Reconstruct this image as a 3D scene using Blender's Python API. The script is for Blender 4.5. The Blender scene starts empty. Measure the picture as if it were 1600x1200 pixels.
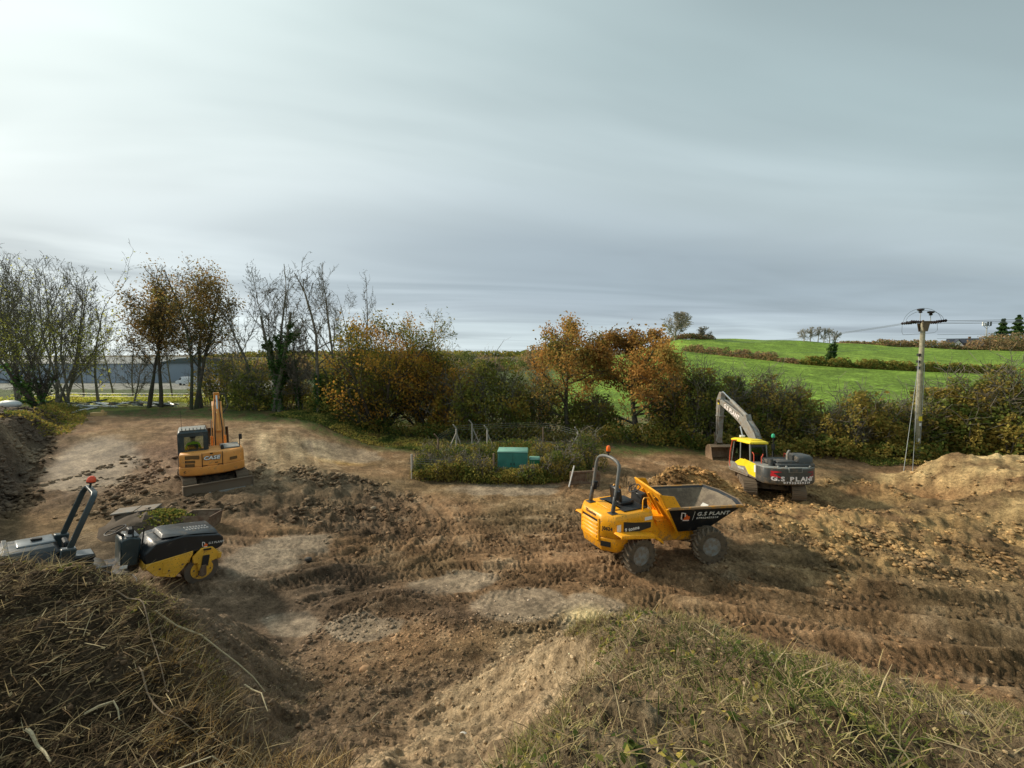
import bpy, bmesh, math, random
import numpy as np
from mathutils import Vector, Matrix, Euler

R = math.radians
scene = bpy.context.scene
COL = scene.collection

# ------------------------------------------------------------------ camera
cam_d = bpy.data.cameras.new('camera')
cam = bpy.data.objects.new('camera', cam_d); COL.objects.link(cam)
cam.location = (0, 0, 6.3)
cam.rotation_euler = (R(90 - 3.58), 0, 0)
cam_d.sensor_width = 36.0
cam_d.lens = 36.0 * 640 / 1600
cam_d.clip_start = 0.1; cam_d.clip_end = 8000
scene.camera = cam

# ------------------------------------------------------------------ light
SUN_EL, SUN_AZ = R(31), math.atan2(-0.94, 0.34)      # azimuth from +Y, negative = left
sun_dir = Vector((math.sin(SUN_AZ) * math.cos(SUN_EL), math.cos(SUN_AZ) * math.cos(SUN_EL), math.sin(SUN_EL)))
sl = bpy.data.lights.new('sun', 'SUN'); sl.energy = 3.8; sl.angle = R(5.0); sl.color = (1.0, 0.88, 0.70)
so = bpy.data.objects.new('sun', sl); COL.objects.link(so)
so.rotation_euler = (-sun_dir).to_track_quat('-Z', 'Y').to_euler()

w = bpy.data.worlds.new('World'); scene.world = w; w.use_nodes = True
nt = w.node_tree; nt.nodes.clear()
def N(t, **k):
    n = nt.nodes.new(t)
    for a, b in k.items(): setattr(n, a, b)
    return n
def LK(a, b): nt.links.new(a, b)
def M(op, a, b=None, c=None, clamp=False):
    n = N('ShaderNodeMath', operation=op); n.use_clamp = clamp
    for i, v in enumerate((a, b, c)):
        if v is None: continue
        if isinstance(v, (int, float)): n.inputs[i].default_value = v
        else: LK(v, n.inputs[i])
    return n.outputs[0]
def VM(op, a, b):
    n = N('ShaderNodeVectorMath', operation=op)
    for i, v in enumerate((a, b)):
        if isinstance(v, (tuple, list)): n.inputs[i].default_value = v
        else: LK(v, n.inputs[i])
    return n
tc = N('ShaderNodeTexCoord')
sep = N('ShaderNodeSeparateXYZ'); LK(tc.outputs['Generated'], sep.inputs[0])
zz = M('ADD', M('MAXIMUM', sep.outputs[2], 0.0), 0.035)
u = M('DIVIDE', sep.outputs[0], zz); v = M('DIVIDE', sep.outputs[1], zz)
wc = M('ADD', M('MULTIPLY', u, -0.17), M('MULTIPLY', v, 0.985))       # across the cloud bands
lc = M('ADD', M('MULTIPLY', u, 0.985), M('MULTIPLY', v, 0.17))        # along them
comb = N('ShaderNodeCombineXYZ'); LK(M('MULTIPLY', lc, 0.22), comb.inputs[0]); LK(M('MULTIPLY', wc, 0.50), comb.inputs[1])
n1 = N('ShaderNodeTexNoise'); n1.inputs['Scale'].default_value = 1.0; n1.inputs['Detail'].default_value = 4; n1.inputs['Roughness'].default_value = 0.5
n1.inputs['Distortion'].default_value = 0.9
LK(comb.outputs[0], n1.inputs['Vector'])
comb2 = N('ShaderNodeCombineXYZ'); LK(M('MULTIPLY', lc, 0.40), comb2.inputs[0]); LK(M('MULTIPLY', wc, 0.9), comb2.inputs[1]); comb2.inputs[2].default_value = 3.7
n2 = N('ShaderNodeTexNoise'); n2.inputs['Scale'].default_value = 1.0; n2.inputs['Detail'].default_value = 4; n2.inputs['Roughness'].default_value = 0.45
n2.inputs['Distortion'].default_value = 1.0
LK(comb2.outputs[0], n2.inputs['Vector'])
nz = M('SUBTRACT', n1.outputs[0], 0.5); nz2 = M('SUBTRACT', n2.outputs[0], 0.5)
wd = M('MULTIPLY', M('ABSOLUTE', wc), M('ADD', 1.0, M('MULTIPLY', nz, 0.75)))
t = M('DIVIDE', wd, M('ADD', wd, 3.0))                                  # 0 overhead .. 1 horizon
ramp = N('ShaderNodeValToRGB'); LK(t, ramp.inputs[0])
cr = ramp.color_ramp
stops = [(0.0, (.30, .385, .40)), (.22, (.325, .41, .425)), (.30, (.35, .44, .455)), (.40, (.415, .495, .515)), (.46, (.375, .445, .475)),
         (.51, (.31, .375, .415)), (.60, (.30, .365, .41)), (.68, (.345, .41, .46)), (.75, (.44, .52, .56)), (.84, (.50, .585, .615)), (1.0, (.53, .60, .62))]
while len(cr.elements) < len(stops): cr.elements.new(0.5)
for e, (p, c) in zip(cr.elements, stops): e.position = p; e.color = (*c, 1)
calm = M('SUBTRACT', 1.0, M('MULTIPLY', t, 0.55))
mod = M('ADD', 1.07, M('MULTIPLY', calm, M('ADD', M('MULTIPLY', nz, 1.0), M('MULTIPLY', nz2, 0.30))))
cl = N('ShaderNodeVectorMath', operation='SCALE'); LK(ramp.outputs[0], cl.inputs[0]); LK(mod, cl.inputs['Scale'])
sdh = sun_dir.normalized()
dt = VM('DOT_PRODUCT', tc.outputs['Generated'], tuple(sdh)).outputs['Value']
g = M('POWER', M('MULTIPLY', M('ADD', dt, 0.80), 0.556, clamp=True), 6.0)
g = M('MULTIPLY', g, M('ADD', 1.0, M('MULTIPLY', nz, 2.6)))
glow = N('ShaderNodeVectorMath', operation='SCALE'); glow.inputs[0].default_value = (.40, .40, .35); LK(g, glow.inputs['Scale'])
cloud = VM('ADD', cl.outputs[0], glow.outputs[0])
cx = N('ShaderNodeVectorMath', operation='SCALE'); LK(cloud.outputs[0], cx.inputs[0]); cx.inputs['Scale'].default_value = 10.0
sky = N('ShaderNodeTexSky'); sky.sky_type = 'NISHITA'; sky.sun_disc = False
sky.sun_elevation = SUN_EL; sky.sun_rotation = SUN_AZ; sky.dust_density = 2.0
mx = N('ShaderNodeMix'); mx.data_type = 'RGBA'; mx.inputs[0].default_value = 0.92
LK(sky.outputs[0], mx.inputs[6]); LK(cx.outputs[0], mx.inputs[7])
bg = N('ShaderNodeBackground'); bg.inputs['Strength'].default_value = 0.10
LK(mx.outputs[2], bg.inputs[0])
wo = N('ShaderNodeOutputWorld'); LK(bg.outputs[0], wo.inputs[0])

vs = scene.view_settings
vs.view_transform = 'Standard'; vs.look = 'None'; vs.exposure = 0.26; vs.gamma = 1.0
try: vs.use_curve_mapping = False
except Exception: pass
scene.cycles.max_bounces = 6; scene.cycles.diffuse_bounces = 3; scene.cycles.transparent_max_bounces = 8

# ------------------------------------------------------------------ tagging
def tag(o, label=None, cat=None, group=None, kind=None):
    if label: o['label'] = label
    if cat: o['category'] = cat
    if group: o['group'] = group
    if kind: o['kind'] = kind
    return o
def thing(name, label, cat, loc=(0, 0, 0), rz=0, group=None, pitch=0, roll=0, scale=1):
    o = bpy.data.objects.new(name, None); COL.objects.link(o)
    o.empty_display_size = 0.3
    o.location = loc
    o.rotation_euler = (Matrix.Rotation(rz, 3, 'Z') @ Matrix.Rotation(pitch, 3, 'Y') @ Matrix.Rotation(roll, 3, 'X')).to_euler()
    o.scale = (scale, scale, scale) if not isinstance(scale, (tuple, list)) else scale
    return tag(o, label, cat, group)
def copy_thing(root, loc=None, rz=None, scale=None, label=None):
    r = root.copy(); COL.objects.link(r)
    if loc is not None: r.location = loc
    if rz is not None: r.rotation_euler = (0, 0, rz)
    if scale is not None: r.scale = scale if isinstance(scale, (tuple, list)) else (scale,) * 3
    if label: r['label'] = label
    for ch in list(root.children):
        c = ch.copy(); COL.objects.link(c); c.parent = r
        for gc in list(ch.children):
            d = gc.copy(); COL.objects.link(d); d.parent = c
    return r

# ------------------------------------------------------------------ materials
MATS = {}
class NT:
    def __init__(s, name):
        s.m = bpy.data.materials.new(name); s.m.use_nodes = True
        s.t = s.m.node_tree; s.t.nodes.clear()
        s.out = s.t.nodes.new('ShaderNodeOutputMaterial')
        s.b = s.t.nodes.new('ShaderNodeBsdfPrincipled'); s.t.links.new(s.b.outputs[0], s.out.inputs[0])
        s.tc = s.t.nodes.new('ShaderNodeTexCoord')
    def n(s, t, **k):
        o = s.t.nodes.new(t)
        for a, b in k.items(): setattr(o, a, b)
        return o
    def l(s, a, b): s.t.links.new(a, b)
    def noise(s, scale, detail=4, rough=.55, coord='Object', vec=None, dist=0):
        o = s.n('ShaderNodeTexNoise'); o.inputs['Scale'].default_value = scale; o.inputs['Detail'].default_value = detail
        o.inputs['Roughness'].default_value = rough; o.inputs['Distortion'].default_value = dist
        s.l(vec if vec is not None else s.tc.outputs[coord], o.inputs['Vector']); return o.outputs[0]
    def ramp(s, fac, stops, interp='LINEAR'):
        o = s.n('ShaderNodeValToRGB'); s.l(fac, o.inputs[0]); c = o.color_ramp; c.interpolation = interp
        while len(c.elements) < len(stops): c.elements.new(0.5)
        for e, (p, q) in zip(c.elements, stops):
            e.position = p
            e.color = (q, q, q, 1) if isinstance(q, (int, float)) else (*q, 1)
        return o.outputs[0]
    def math(s, op, a, b=None, clamp=False):
        o = s.n('ShaderNodeMath', operation=op); o.use_clamp = clamp
        for i, v in enumerate((a, b)):
            if v is None: continue
            if isinstance(v, (int, float)): o.inputs[i].default_value = v
            else: s.l(v, o.inputs[i])
        return o.outputs[0]
    def mix(s, fac, a, b, mode='MIX'):
        o = s.n('ShaderNodeMix'); o.data_type = 'RGBA'; o.blend_type = mode
        for i, v in ((0, fac), (6, a), (7, b)):
            if isinstance(v, (int, float)): o.inputs[i].default_value = v
            elif isinstance(v, (tuple, list)): o.inputs[i].default_value = (*v, 1)
            else: s.l(v, o.inputs[i])
        return o.outputs[2]
    def bump(s, h, strength=.5, dist=.02):
        o = s.n('ShaderNodeBump'); o.inputs['Strength'].default_value = strength; o.inputs['Distance'].default_value = dist
        s.l(h, o.inputs['Height']); s.l(o.outputs[0], s.b.inputs['Normal']); return o
    def attr(s, name):
        o = s.n('ShaderNodeAttribute'); o.attribute_name = name; return o
    def set(s, k, v):
        if isinstance(v, (int, float)): s.b.inputs[k].default_value = v
        elif isinstance(v, (tuple, list)): s.b.inputs[k].default_value = (*v, 1)
        else: s.l(v, s.b.inputs[k])

MUD = (.20, .145, .095)
def paint(name, col, rough=.45, metal=0.0, dirt=.35, zdirt=0.0, mud=MUD, scale=5.0, chip=0.0, chipcol=(.10, .06, .04), coat=0.0):
    """machine paint: colour, mottled fading, mud splashes that grow towards the ground, chips"""
    if name in MATS: return MATS[name]
    t = NT(name)
    n1 = t.noise(scale, 6, .62); n2 = t.noise(scale * 6, 4, .6); n3 = t.noise(scale * .5, 3, .5)
    base = t.mix(t.ramp(n3, [(.35, 0), (.65, 1)]), tuple(c * .86 for c in col), tuple(min(1, c * 1.08) for c in col))
    if chip > 0:
        nc = t.noise(scale * 3.1, 7, .7)
        base = t.mix(t.ramp(nc, [(.62 - chip * .1, 0), (.64 - chip * .1, 1)]), base, chipcol)
    f = t.math('ADD', t.math('MULTIPLY', n1, .7), t.math('MULTIPLY', n2, .3))
    if zdirt:
        sp = t.n('ShaderNodeSeparateXYZ'); t.l(t.tc.outputs['Object'], sp.inputs[0])
        zz = t.math('SUBTRACT', 1.0, t.math('DIVIDE', sp.outputs[2], zdirt), clamp=True)
        f = t.math('ADD', f, t.math('MULTIPLY', zz, .28))
    th = .72 - dirt * .5
    fac = t.ramp(f, [(th - .05, 0), (th + .09, 1)])
    fac = t.math('MULTIPLY', fac, .85)
    t.set('Base Color', t.mix(fac, base, mud))
    t.set('Roughness', t.ramp(f, [(th - .1, rough), (th + .1, .85)]))
    t.set('Metallic', metal)
    if coat: t.set('Coat Weight', coat)
    t.bump(n2, .25, .004)
    MATS[name] = t.m; return t.m
def flat(name, col, rough=.6, metal=0.0, var=.15, scale=8, emit=None):
    if name in MATS: return MATS[name]
    t = NT(name); n = t.noise(scale, 5, .6)
    t.set('Base Color', t.mix(n, tuple(c * (1 - var) for c in col), tuple(min(1, c * (1 + var)) for c in col)))
    t.set('Roughness', rough); t.set('Metallic', metal)
    t.bump(n, .2, .004)
    MATS[name] = t.m; return t.m
def glass(name, tint=(.55, .62, .62), alpha=.55):
    if name in MATS: return MATS[name]
    t = NT(name)
    tr = t.n('ShaderNodeBsdfTransparent'); tr.inputs[0].default_value = (*tint, 1)
    gl = t.n('ShaderNodeBsdfGlossy'); gl.inputs['Roughness'].default_value = .04
    fr = t.n('ShaderNodeFresnel'); fr.inputs[0].default_value = 1.5
    mxs = t.n('ShaderNodeMixShader'); t.l(fr.outputs[0], mxs.inputs[0]); t.l(tr.outputs[0], mxs.inputs[1]); t.l(gl.outputs[0], mxs.inputs[2])
    t.l(mxs.outputs[0], t.out.inputs[0]); MATS[name] = t.m; return t.m

# ------------------------------------------------------------------ mesh builder
class MB:
    def __init__(s): s.v = []; s.f = []
    def add(s, vs, fs):
        o = len(s.v); s.v += [tuple(p) for p in vs]; s.f += [tuple(i + o for i in f) for f in fs]; return s
    def box(s, x0, x1, y0, y1, z0, z1):
        return s.add([(x0, y0, z0), (x1, y0, z0), (x1, y1, z0), (x0, y1, z0), (x0, y0, z1), (x1, y0, z1), (x1, y1, z1), (x0, y1, z1)],
                     [(3, 2, 1, 0), (4, 5, 6, 7), (0, 1, 5, 4), (1, 2, 6, 5), (2, 3, 7, 6), (3, 0, 4, 7)])
    def loft(s, rings, cap=True, close=True):
        n = len(rings[0]); vs = [p for r in rings for p in r]; fs = []
        for i in range(len(rings) - 1):
            for j in range(n if close else n - 1):
                k = (j + 1) % n
                fs.append((i * n + j, i * n + k, (i + 1) * n + k, (i + 1) * n + j))
        if cap: fs.append(tuple(reversed(range(n)))); fs.append(tuple((len(rings) - 1) * n + j for j in range(n)))
        return s.add(vs, fs)
    def prism(s, prof, y0, y1):          # side profile (x, z), extruded in y
        return s.loft([[(x, y0, z) for x, z in prof], [(x, y1, z) for x, z in prof]])
    def slab(s, foot, z0, z1, s1=None):   # footprint (x, y), extruded in z
        top = s1 or foot
        return s.loft([[(x, y, z0) for x, y in foot], [(x, y, z1) for x, y in top]])
    def plate(s, pts, th):                # flat polygon, thickened along its normal
        P = [Vector(p) for p in pts]; nrm = Vector((0, 0, 0))
        for i in range(len(P)):
            a, b = P[i], P[(i + 1) % len(P)]; nrm += a.cross(b)
        nrm.normalize()
        return s.loft([[tuple(p) for p in P], [tuple(p + nrm * th) for p in P]])
    def cyl(s, p0, p1, r0, r1=None, n=14, cap=True):
        return s.tube([p0, p1], [r0, r0 if r1 is None else r1], n, cap)
    def tube(s, pts, r, n=8, cap=True, close=False):
        P = [Vector(p) for p in pts]
        if not isinstance(r, (list, tuple)): r = [r] * len(P)
        rings = []; up = None
        for i, p in enumerate(P):
            if close: d = P[(i + 1) % len(P)] - P[i - 1]
            else: d = (P[min(i + 1, len(P) - 1)] - P[max(i - 1, 0)])
            d.normalize()
            if up is None:
                up = Vector((0, 0, 1)) if abs(d.z) < .9 else Vector((1, 0, 0))
            a = d.cross(up)
            if a.length < 1e-4: a = d.orthogonal()
            a.normalize(); b = d.cross(a); up = -b if False else a.cross(d)
            rings.append([tuple(p + a * (math.cos(q) * r[i]) + b * (math.sin(q) * r[i])) for q in (2 * math.pi * k / n for k in range(n))])
        if close: rings.append(rings[0])
        return s.loft(rings, cap and not close)
    def lathe(s, prof, c=(0, 0, 0), n=28, axis='y'):   # prof: (radius, along)
        rings = []
        for r, a in prof:
            ring = []
            for k in range(n):
                q = 2 * math.pi * k / n; x, z = r * math.cos(q), r * math.sin(q)
                ring.append((c[0] + x, c[1] + a, c[2] + z) if axis == 'y' else ((c[0] + x, c[1] + z, c[2] + a) if axis == 'z' else (c[0] + a, c[1] + x, c[2] + z)))
            rings.append(ring)
        return s.loft(rings)
    def ico(s, c, r, sc=(1, 1, 1), n=8, m=6):
        rings = []
        for i in range(1, m):
            ph = math.pi * i / m
            rings.append([(c[0] + r * sc[0] * math.sin(ph) * math.cos(2 * math.pi * k / n), c[1] + r * sc[1] * math.sin(ph) * math.sin(2 * math.pi * k / n), c[2] - r * sc[2] * math.cos(ph)) for k in range(n)])
        return s.loft(rings)
    def xf(s, m):
        s.v = [tuple(m @ Vector(p)) for p in s.v]; return s
    def build(s, name, mat, parent=None, bevel=0.0, smooth=True, seg=1, loc=None, rot=None):
        me = bpy.data.meshes.new(name)
        me.from_pydata(s.v, [], s.f)
        bm = bmesh.new(); bm.from_mesh(me)
        bmesh.ops.recalc_face_normals(bm, faces=bm.faces)
        if bevel > 0:
            es = [e for e in bm.edges if len(e.link_faces) == 2 and e.calc_face_angle(0) > .5]
            bmesh.ops.bevel(bm, geom=es, offset=bevel, segments=seg, profile=.6, affect='EDGES', clamp_overlap=True)
        bm.to_mesh(me); bm.free()
        if smooth:
            me.shade_smooth(); me.set_sharp_from_angle(angle=R(38))
        me.materials.append(mat)
        o = bpy.data.objects.new(name, me); COL.objects.link(o)
        if parent: o.parent = parent
        if loc is not None: o.location = loc
        if rot is not None: o.rotation_euler = rot
        return o
def text(name, body, size, mat, parent, origin, xdir, ydir, wide=1.0, bold=0.0, depth=.002, shear=0, align='LEFT'):
    """flat lettering laid on a surface: origin, reading direction, up direction (parent's local axes)"""
    cu = bpy.data.curves.new('t', 'FONT'); cu.body = body; cu.size = size; cu.offset = bold; cu.extrude = depth; cu.shear = shear
    cu.align_x = align; cu.resolution_u = 2; cu.space_character = 1.08
    ob = bpy.data.objects.new('t', cu); COL.objects.link(ob)
    dg = bpy.context.evaluated_depsgraph_get()
    me = bpy.data.meshes.new_from_object(ob.evaluated_get(dg)); bpy.data.objects.remove(ob)
    X = Vector(xdir).normalized(); Z = X.cross(Vector(ydir)).normalized(); Y = Z.cross(X)
    m = Matrix(((X.x * wide, Y.x, Z.x, origin[0]), (X.y * wide, Y.y, Z.y, origin[1]), (X.z * wide, Y.z, Z.z, origin[2]), (0, 0, 0, 1)))
    me.transform(m); me.materials.clear(); me.materials.append(mat)
    o = bpy.data.objects.new(name, me); COL.objects.link(o); o.parent = parent
    return o
def np_mesh(name, verts, faces, mat, parent=None, attrs=None, smooth=False, colors=None):
    """verts Nx3, faces MxK (all the same K)"""
    me = bpy.data.meshes.new(name); nv = len(verts); nf, k = faces.shape
    me.vertices.add(nv); me.vertices.foreach_set('co', np.ascontiguousarray(verts, dtype=np.float32).ravel())
    me.loops.add(nf * k); me.loops.foreach_set('vertex_index', np.ascontiguousarray(faces, dtype=np.int32).ravel())
    me.polygons.add(nf); me.polygons.foreach_set('loop_start', np.arange(0, nf * k, k, dtype=np.int32))
    try: me.polygons.foreach_set('loop_total', np.full(nf, k, dtype=np.int32))
    except Exception: pass
    me.update(calc_edges=True)
    if smooth: me.polygons.foreach_set('use_smooth', np.ones(nf, dtype=bool))
    for an, av in (attrs or {}).items():
        a = me.attributes.new(an, 'FLOAT', 'POINT'); a.data.foreach_set('value', np.ascontiguousarray(av, dtype=np.float32))
    for an, av in (colors or {}).items():
        a = me.attributes.new(an, 'FLOAT_COLOR', 'POINT'); c4 = np.ones((nv, 4), np.float32); c4[:, :3] = av
        a.data.foreach_set('color', c4.ravel())
    me.materials.append(mat)
    o = bpy.data.objects.new(name, me); COL.objects.link(o)
    if parent: o.parent = parent
    return o

# ------------------------------------------------------------------ numpy noise
def _h(ix, iy, seed):
    n = (ix.astype(np.int64) * 374761393 + iy.astype(np.int64) * 668265263 + seed * 1442695041) & 0xffffffff
    n = ((n ^ (n >> 13)) * 1274126177) & 0xffffffff
    n = n ^ (n >> 16)
    return (n & 0xffff) / 65535.0
def vnoise(x, y, seed=0):
    ix = np.floor(x); iy = np.floor(y); fx = x - ix; fy = y - iy
    fx = fx * fx * (3 - 2 * fx); fy = fy * fy * (3 - 2 * fy)
    a = _h(ix, iy, seed); b = _h(ix + 1, iy, seed); c = _h(ix, iy + 1, seed); d = _h(ix + 1, iy + 1, seed)
    return (a + (b - a) * fx) * (1 - fy) + (c + (d - c) * fx) * fy - .5
def fbm(x, y, o=4, seed=0, gain=.5):
    r = 0; a = 1.0
    for i in range(o):
        r = r + a * vnoise(x, y, seed + i * 17); a *= gain
        x, y = x * 1.6 + y * 1.2 + 3.1, y * 1.6 - x * 1.2 + 7.7
    return r
def cells(x, y, seed=0):
    ix = np.floor(x); iy = np.floor(y); best = np.full(x.shape, 9.0)
    hgt = np.zeros(x.shape)
    for dx in (-1, 0, 1):
        for dy in (-1, 0, 1):
            cx_, cy_ = ix + dx, iy + dy
            px = cx_ + _h(cx_, cy_, seed); py = cy_ + _h(cx_, cy_, seed + 5); k = _h(cx_, cy_, seed + 9)
            d = np.hypot(x - px, y - py) / (.45 + .55 * k)
            hgt = np.maximum(hgt, np.clip(1 - d * d, 0, 1) * (.35 + .65 * k))
    return hgt
def S(t):
    t = np.clip(t, 0, 1); return t * t * (3 - 2 * t)
# ------------------------------------------------------------------ terrain heights
def gauss(x, y, cx, cy, sx, sy, a=0):
    c, s_ = math.cos(a), math.sin(a); dx, dy = x - cx, y - cy
    p, q = dx * c + dy * s_, -dx * s_ + dy * c
    return np.exp(-.5 * ((p / sx) ** 2 + (q / sy) ** 2))
def poly_sd(x, y, P):
    """signed distance to polygon (negative inside)"""
    d = np.full(x.shape, 1e9); ins = np.zeros(x.shape, bool); n = len(P)
    for i in range(n):
        ax, ay = P[i]; bx, by = P[(i + 1) % n]; ex, ey = bx - ax, by - ay
        wx, wy = x - ax, y - ay; k = np.clip((wx * ex + wy * ey) / (ex * ex + ey * ey), 0, 1)
        d = np.minimum(d, np.hypot(wx - ex * k, wy - ey * k))
        c1 = (ay > y) != (by > y)
        with np.errstate(divide='ignore', invalid='ignore'): xi = ex * (y - ay) / (by - ay + 1e-12) + ax
        ins ^= c1 & (x < xi)
    return np.where(ins, -d, d)
def smax(a, b, k=.25):
    h = np.clip(.5 + .5 * (a - b) / k, 0, 1); return b + (a - b) * h + k * h * (1 - h)
def spline(pts, step=.3):
    out = []; P = [pts[0]] + list(pts) + [pts[-1]]
    for i in range(1, len(P) - 2):
        p0, p1, p2, p3 = (np.array(q, float) for q in P[i - 1:i + 3]); n = max(2, int(np.hypot(*(p2 - p1)) / step))
        for k in range(n):
            t_ = k / n
            out.append(.5 * (2 * p1 + (p2 - p0) * t_ + (2 * p0 - 5 * p1 + 4 * p2 - p3) * t_ ** 2 + (3 * p1 - p0 - 3 * p2 + p3) * t_ ** 3))
    out.append(np.array(P[-2], float)); return np.array(out)
def along(x, y, pts):
    """s (arc length) and lateral offset of each point relative to a polyline"""
    best = np.full(x.shape, 1e9); sb = np.zeros(x.shape); lb = np.zeros(x.shape); acc = 0
    endp = np.zeros(x.shape)
    for i in range(len(pts) - 1):
        a, b = pts[i], pts[i + 1]; e = b - a; L2 = e @ e; L_ = math.sqrt(L2)
        k = ((x - a[0]) * e[0] + (y - a[1]) * e[1]) / L2; kc = np.clip(k, 0, 1)
        qx, qy = x - a[0] - e[0] * kc, y - a[1] - e[1] * kc; d = np.hypot(qx, qy)
        m = d < best
        best = np.where(m, d, best); sb = np.where(m, acc + kc * L_, sb)
        lb = np.where(m, np.sign(e[0] * qy - e[1] * qx) * d, lb); acc += L_
    return sb, lb, acc

RBANK = [(1.05, 4.35), (.75, 4.85), (1.5, 5.05), (2.2, 4.8), (3.0, 4.5), (4.0, 4.15), (4.9, 3.8), (8, 3.3), (14, 3), (14, -14), (-.3, -14), (-.2, 1.0), (.15, 2.2), (.6, 3.2)]
LBANK = [(-14, 6.3), (-8.4, 6.05), (-6.2, 5.75), (-5.2, 5.75), (-4.75, 5.55), (-3.9, 4.9), (-2.8, 4.0), (-1.7, 3.2), (-1.2, 1.2), (-1.2, -14), (-14, -14)]

def edge_x(y): return -17.4 - .96 * (y - 13.9)
def site(x, y):
    """broad shape of the building site (no fine relief)"""
    near = .86 * S((-3.5 - x) / 7.0) + .012 * np.maximum(0, -x - 12)
    farl = 1.45 * S((-8.8 - x) / 6.5)
    k = S((y - 18.0) / 6.5)
    z = near * (1 - k) + farl * k
    z = z + .35 * S((y - 17) / 12)
    # excavated bank at the left
    wob = .9 * fbm(x * .35, y * .35, 3, 5)
    de = edge_x(y) - x + wob
    hb = np.interp(y, [4, 12, 17, 20, 25, 30, 36, 44], [3.0, 2.8, 2.3, 1.9, 1.3, .8, .35, 0])
    z = z + hb * S(de / 1.9) * S((y - 8) / 3.0) + .25 * hb * S((de - 1.5) / 3)
    # heaps
    z = z + 1.3 * np.minimum(1, 1.25 * gauss(x, y, 8.0, 17.9, 1.15, .85)) + .45 * gauss(x, y, 6.0, 17.6, 1.0, .8) + .15 * gauss(x, y, 10.2, 17.3, .6, .6)
    z = z + .28 * gauss(x, y, 14.5, 15.4, 4.5, .9) + .18 * gauss(x, y, 10.5, 14.6, 3.0, .8)
    z = z + .42 * gauss(x, y, -3.1, 9.95, 1.0, .45, .1) + .30 * gauss(x, y, -4.9, 11.2, .9, .3, .3) + .24 * gauss(x, y, -1.25, 9.2, .6, .3)
    z = z + .16 * gauss(x, y, -12.2, 15.2, 3.5, .9, -.1) + .30 * gauss(x, y, -8.6, 18.6, 2.2, .9, -.35) + .25 * gauss(x, y, -14.4, 17.6, .6, 1.2, .3)
    # clay bank at the right
    wb = .8 * fbm(x * .5, y * .5, 3, 11)
    z = z + 1.4 * S((x - 17.2 + wb - .25 * (y - 17)) / 4.6) * S((21.8 - y + .4 * wb) / 1.8) * S((y - 13.0 + wb) / 3.6)
    z = z - .75 * gauss(x, y, 19.3, 18.3, .55, 1.3, .35) + .35 * gauss(x, y, 17.4, 18.6, .9, .9)
    z = z - .22 * gauss(x, y, 15.5, 17.2, 2.6, .8) - .15 * gauss(x, y, 12.8, 19.6, 2.5, 1.2)
    # ruts at the right
    for pts, dpt, wd_ in RUTS:
        s_, l_, T_ = along(x, y, pts); fade = S(s_ / 1.5) * S((T_ - s_) / 1.5)
        z = z - dpt * fade * (np.exp(-(l_ / wd_) ** 4) - .55 * np.exp(-((np.abs(l_) - wd_ * 1.5) / (wd_ * .45)) ** 2))
    return z
RUTS = [(spline([(6.6, 12.1), (8.5, 11.0), (11, 10.2), (16, 9.7), (22, 9.8)], .8), .16, .38),
        (spline([(1.9, 11.4), (5.0, 10.6), (8.5, 9.3), (12.0, 8.6), (20, 8.3)], .8), .15, .36),
        (spline([(1.2, 10.2), (4.0, 9.75), (7.5, 8.25), (11.0, 7.6), (18, 7.3)], .8), .12, .36),
        (spline([(4.4, 12.6), (7.0, 11.3), (10.5, 9.7), (15.0, 9.2), (22, 9.2)], .8), .10, .34)]
CONE_R = [0, 1.2, 1.8, 3, 4, 5, 7, 9, 11, 14]
CONE_Z = [4.72, 4.62, 4.25, 3.2, 2.35, 1.7, .75, .15, -.1, -.4]
CREST_T = [-.5, -.2, 0, .15, .3, .41, .63, .83, 1.02, 1.19, 1.5]
CREST_Z = [-1.5, -1, 0, 3, 10, 16.2, 15.7, 13.6, 11.3, 10.2, 10]
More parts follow.
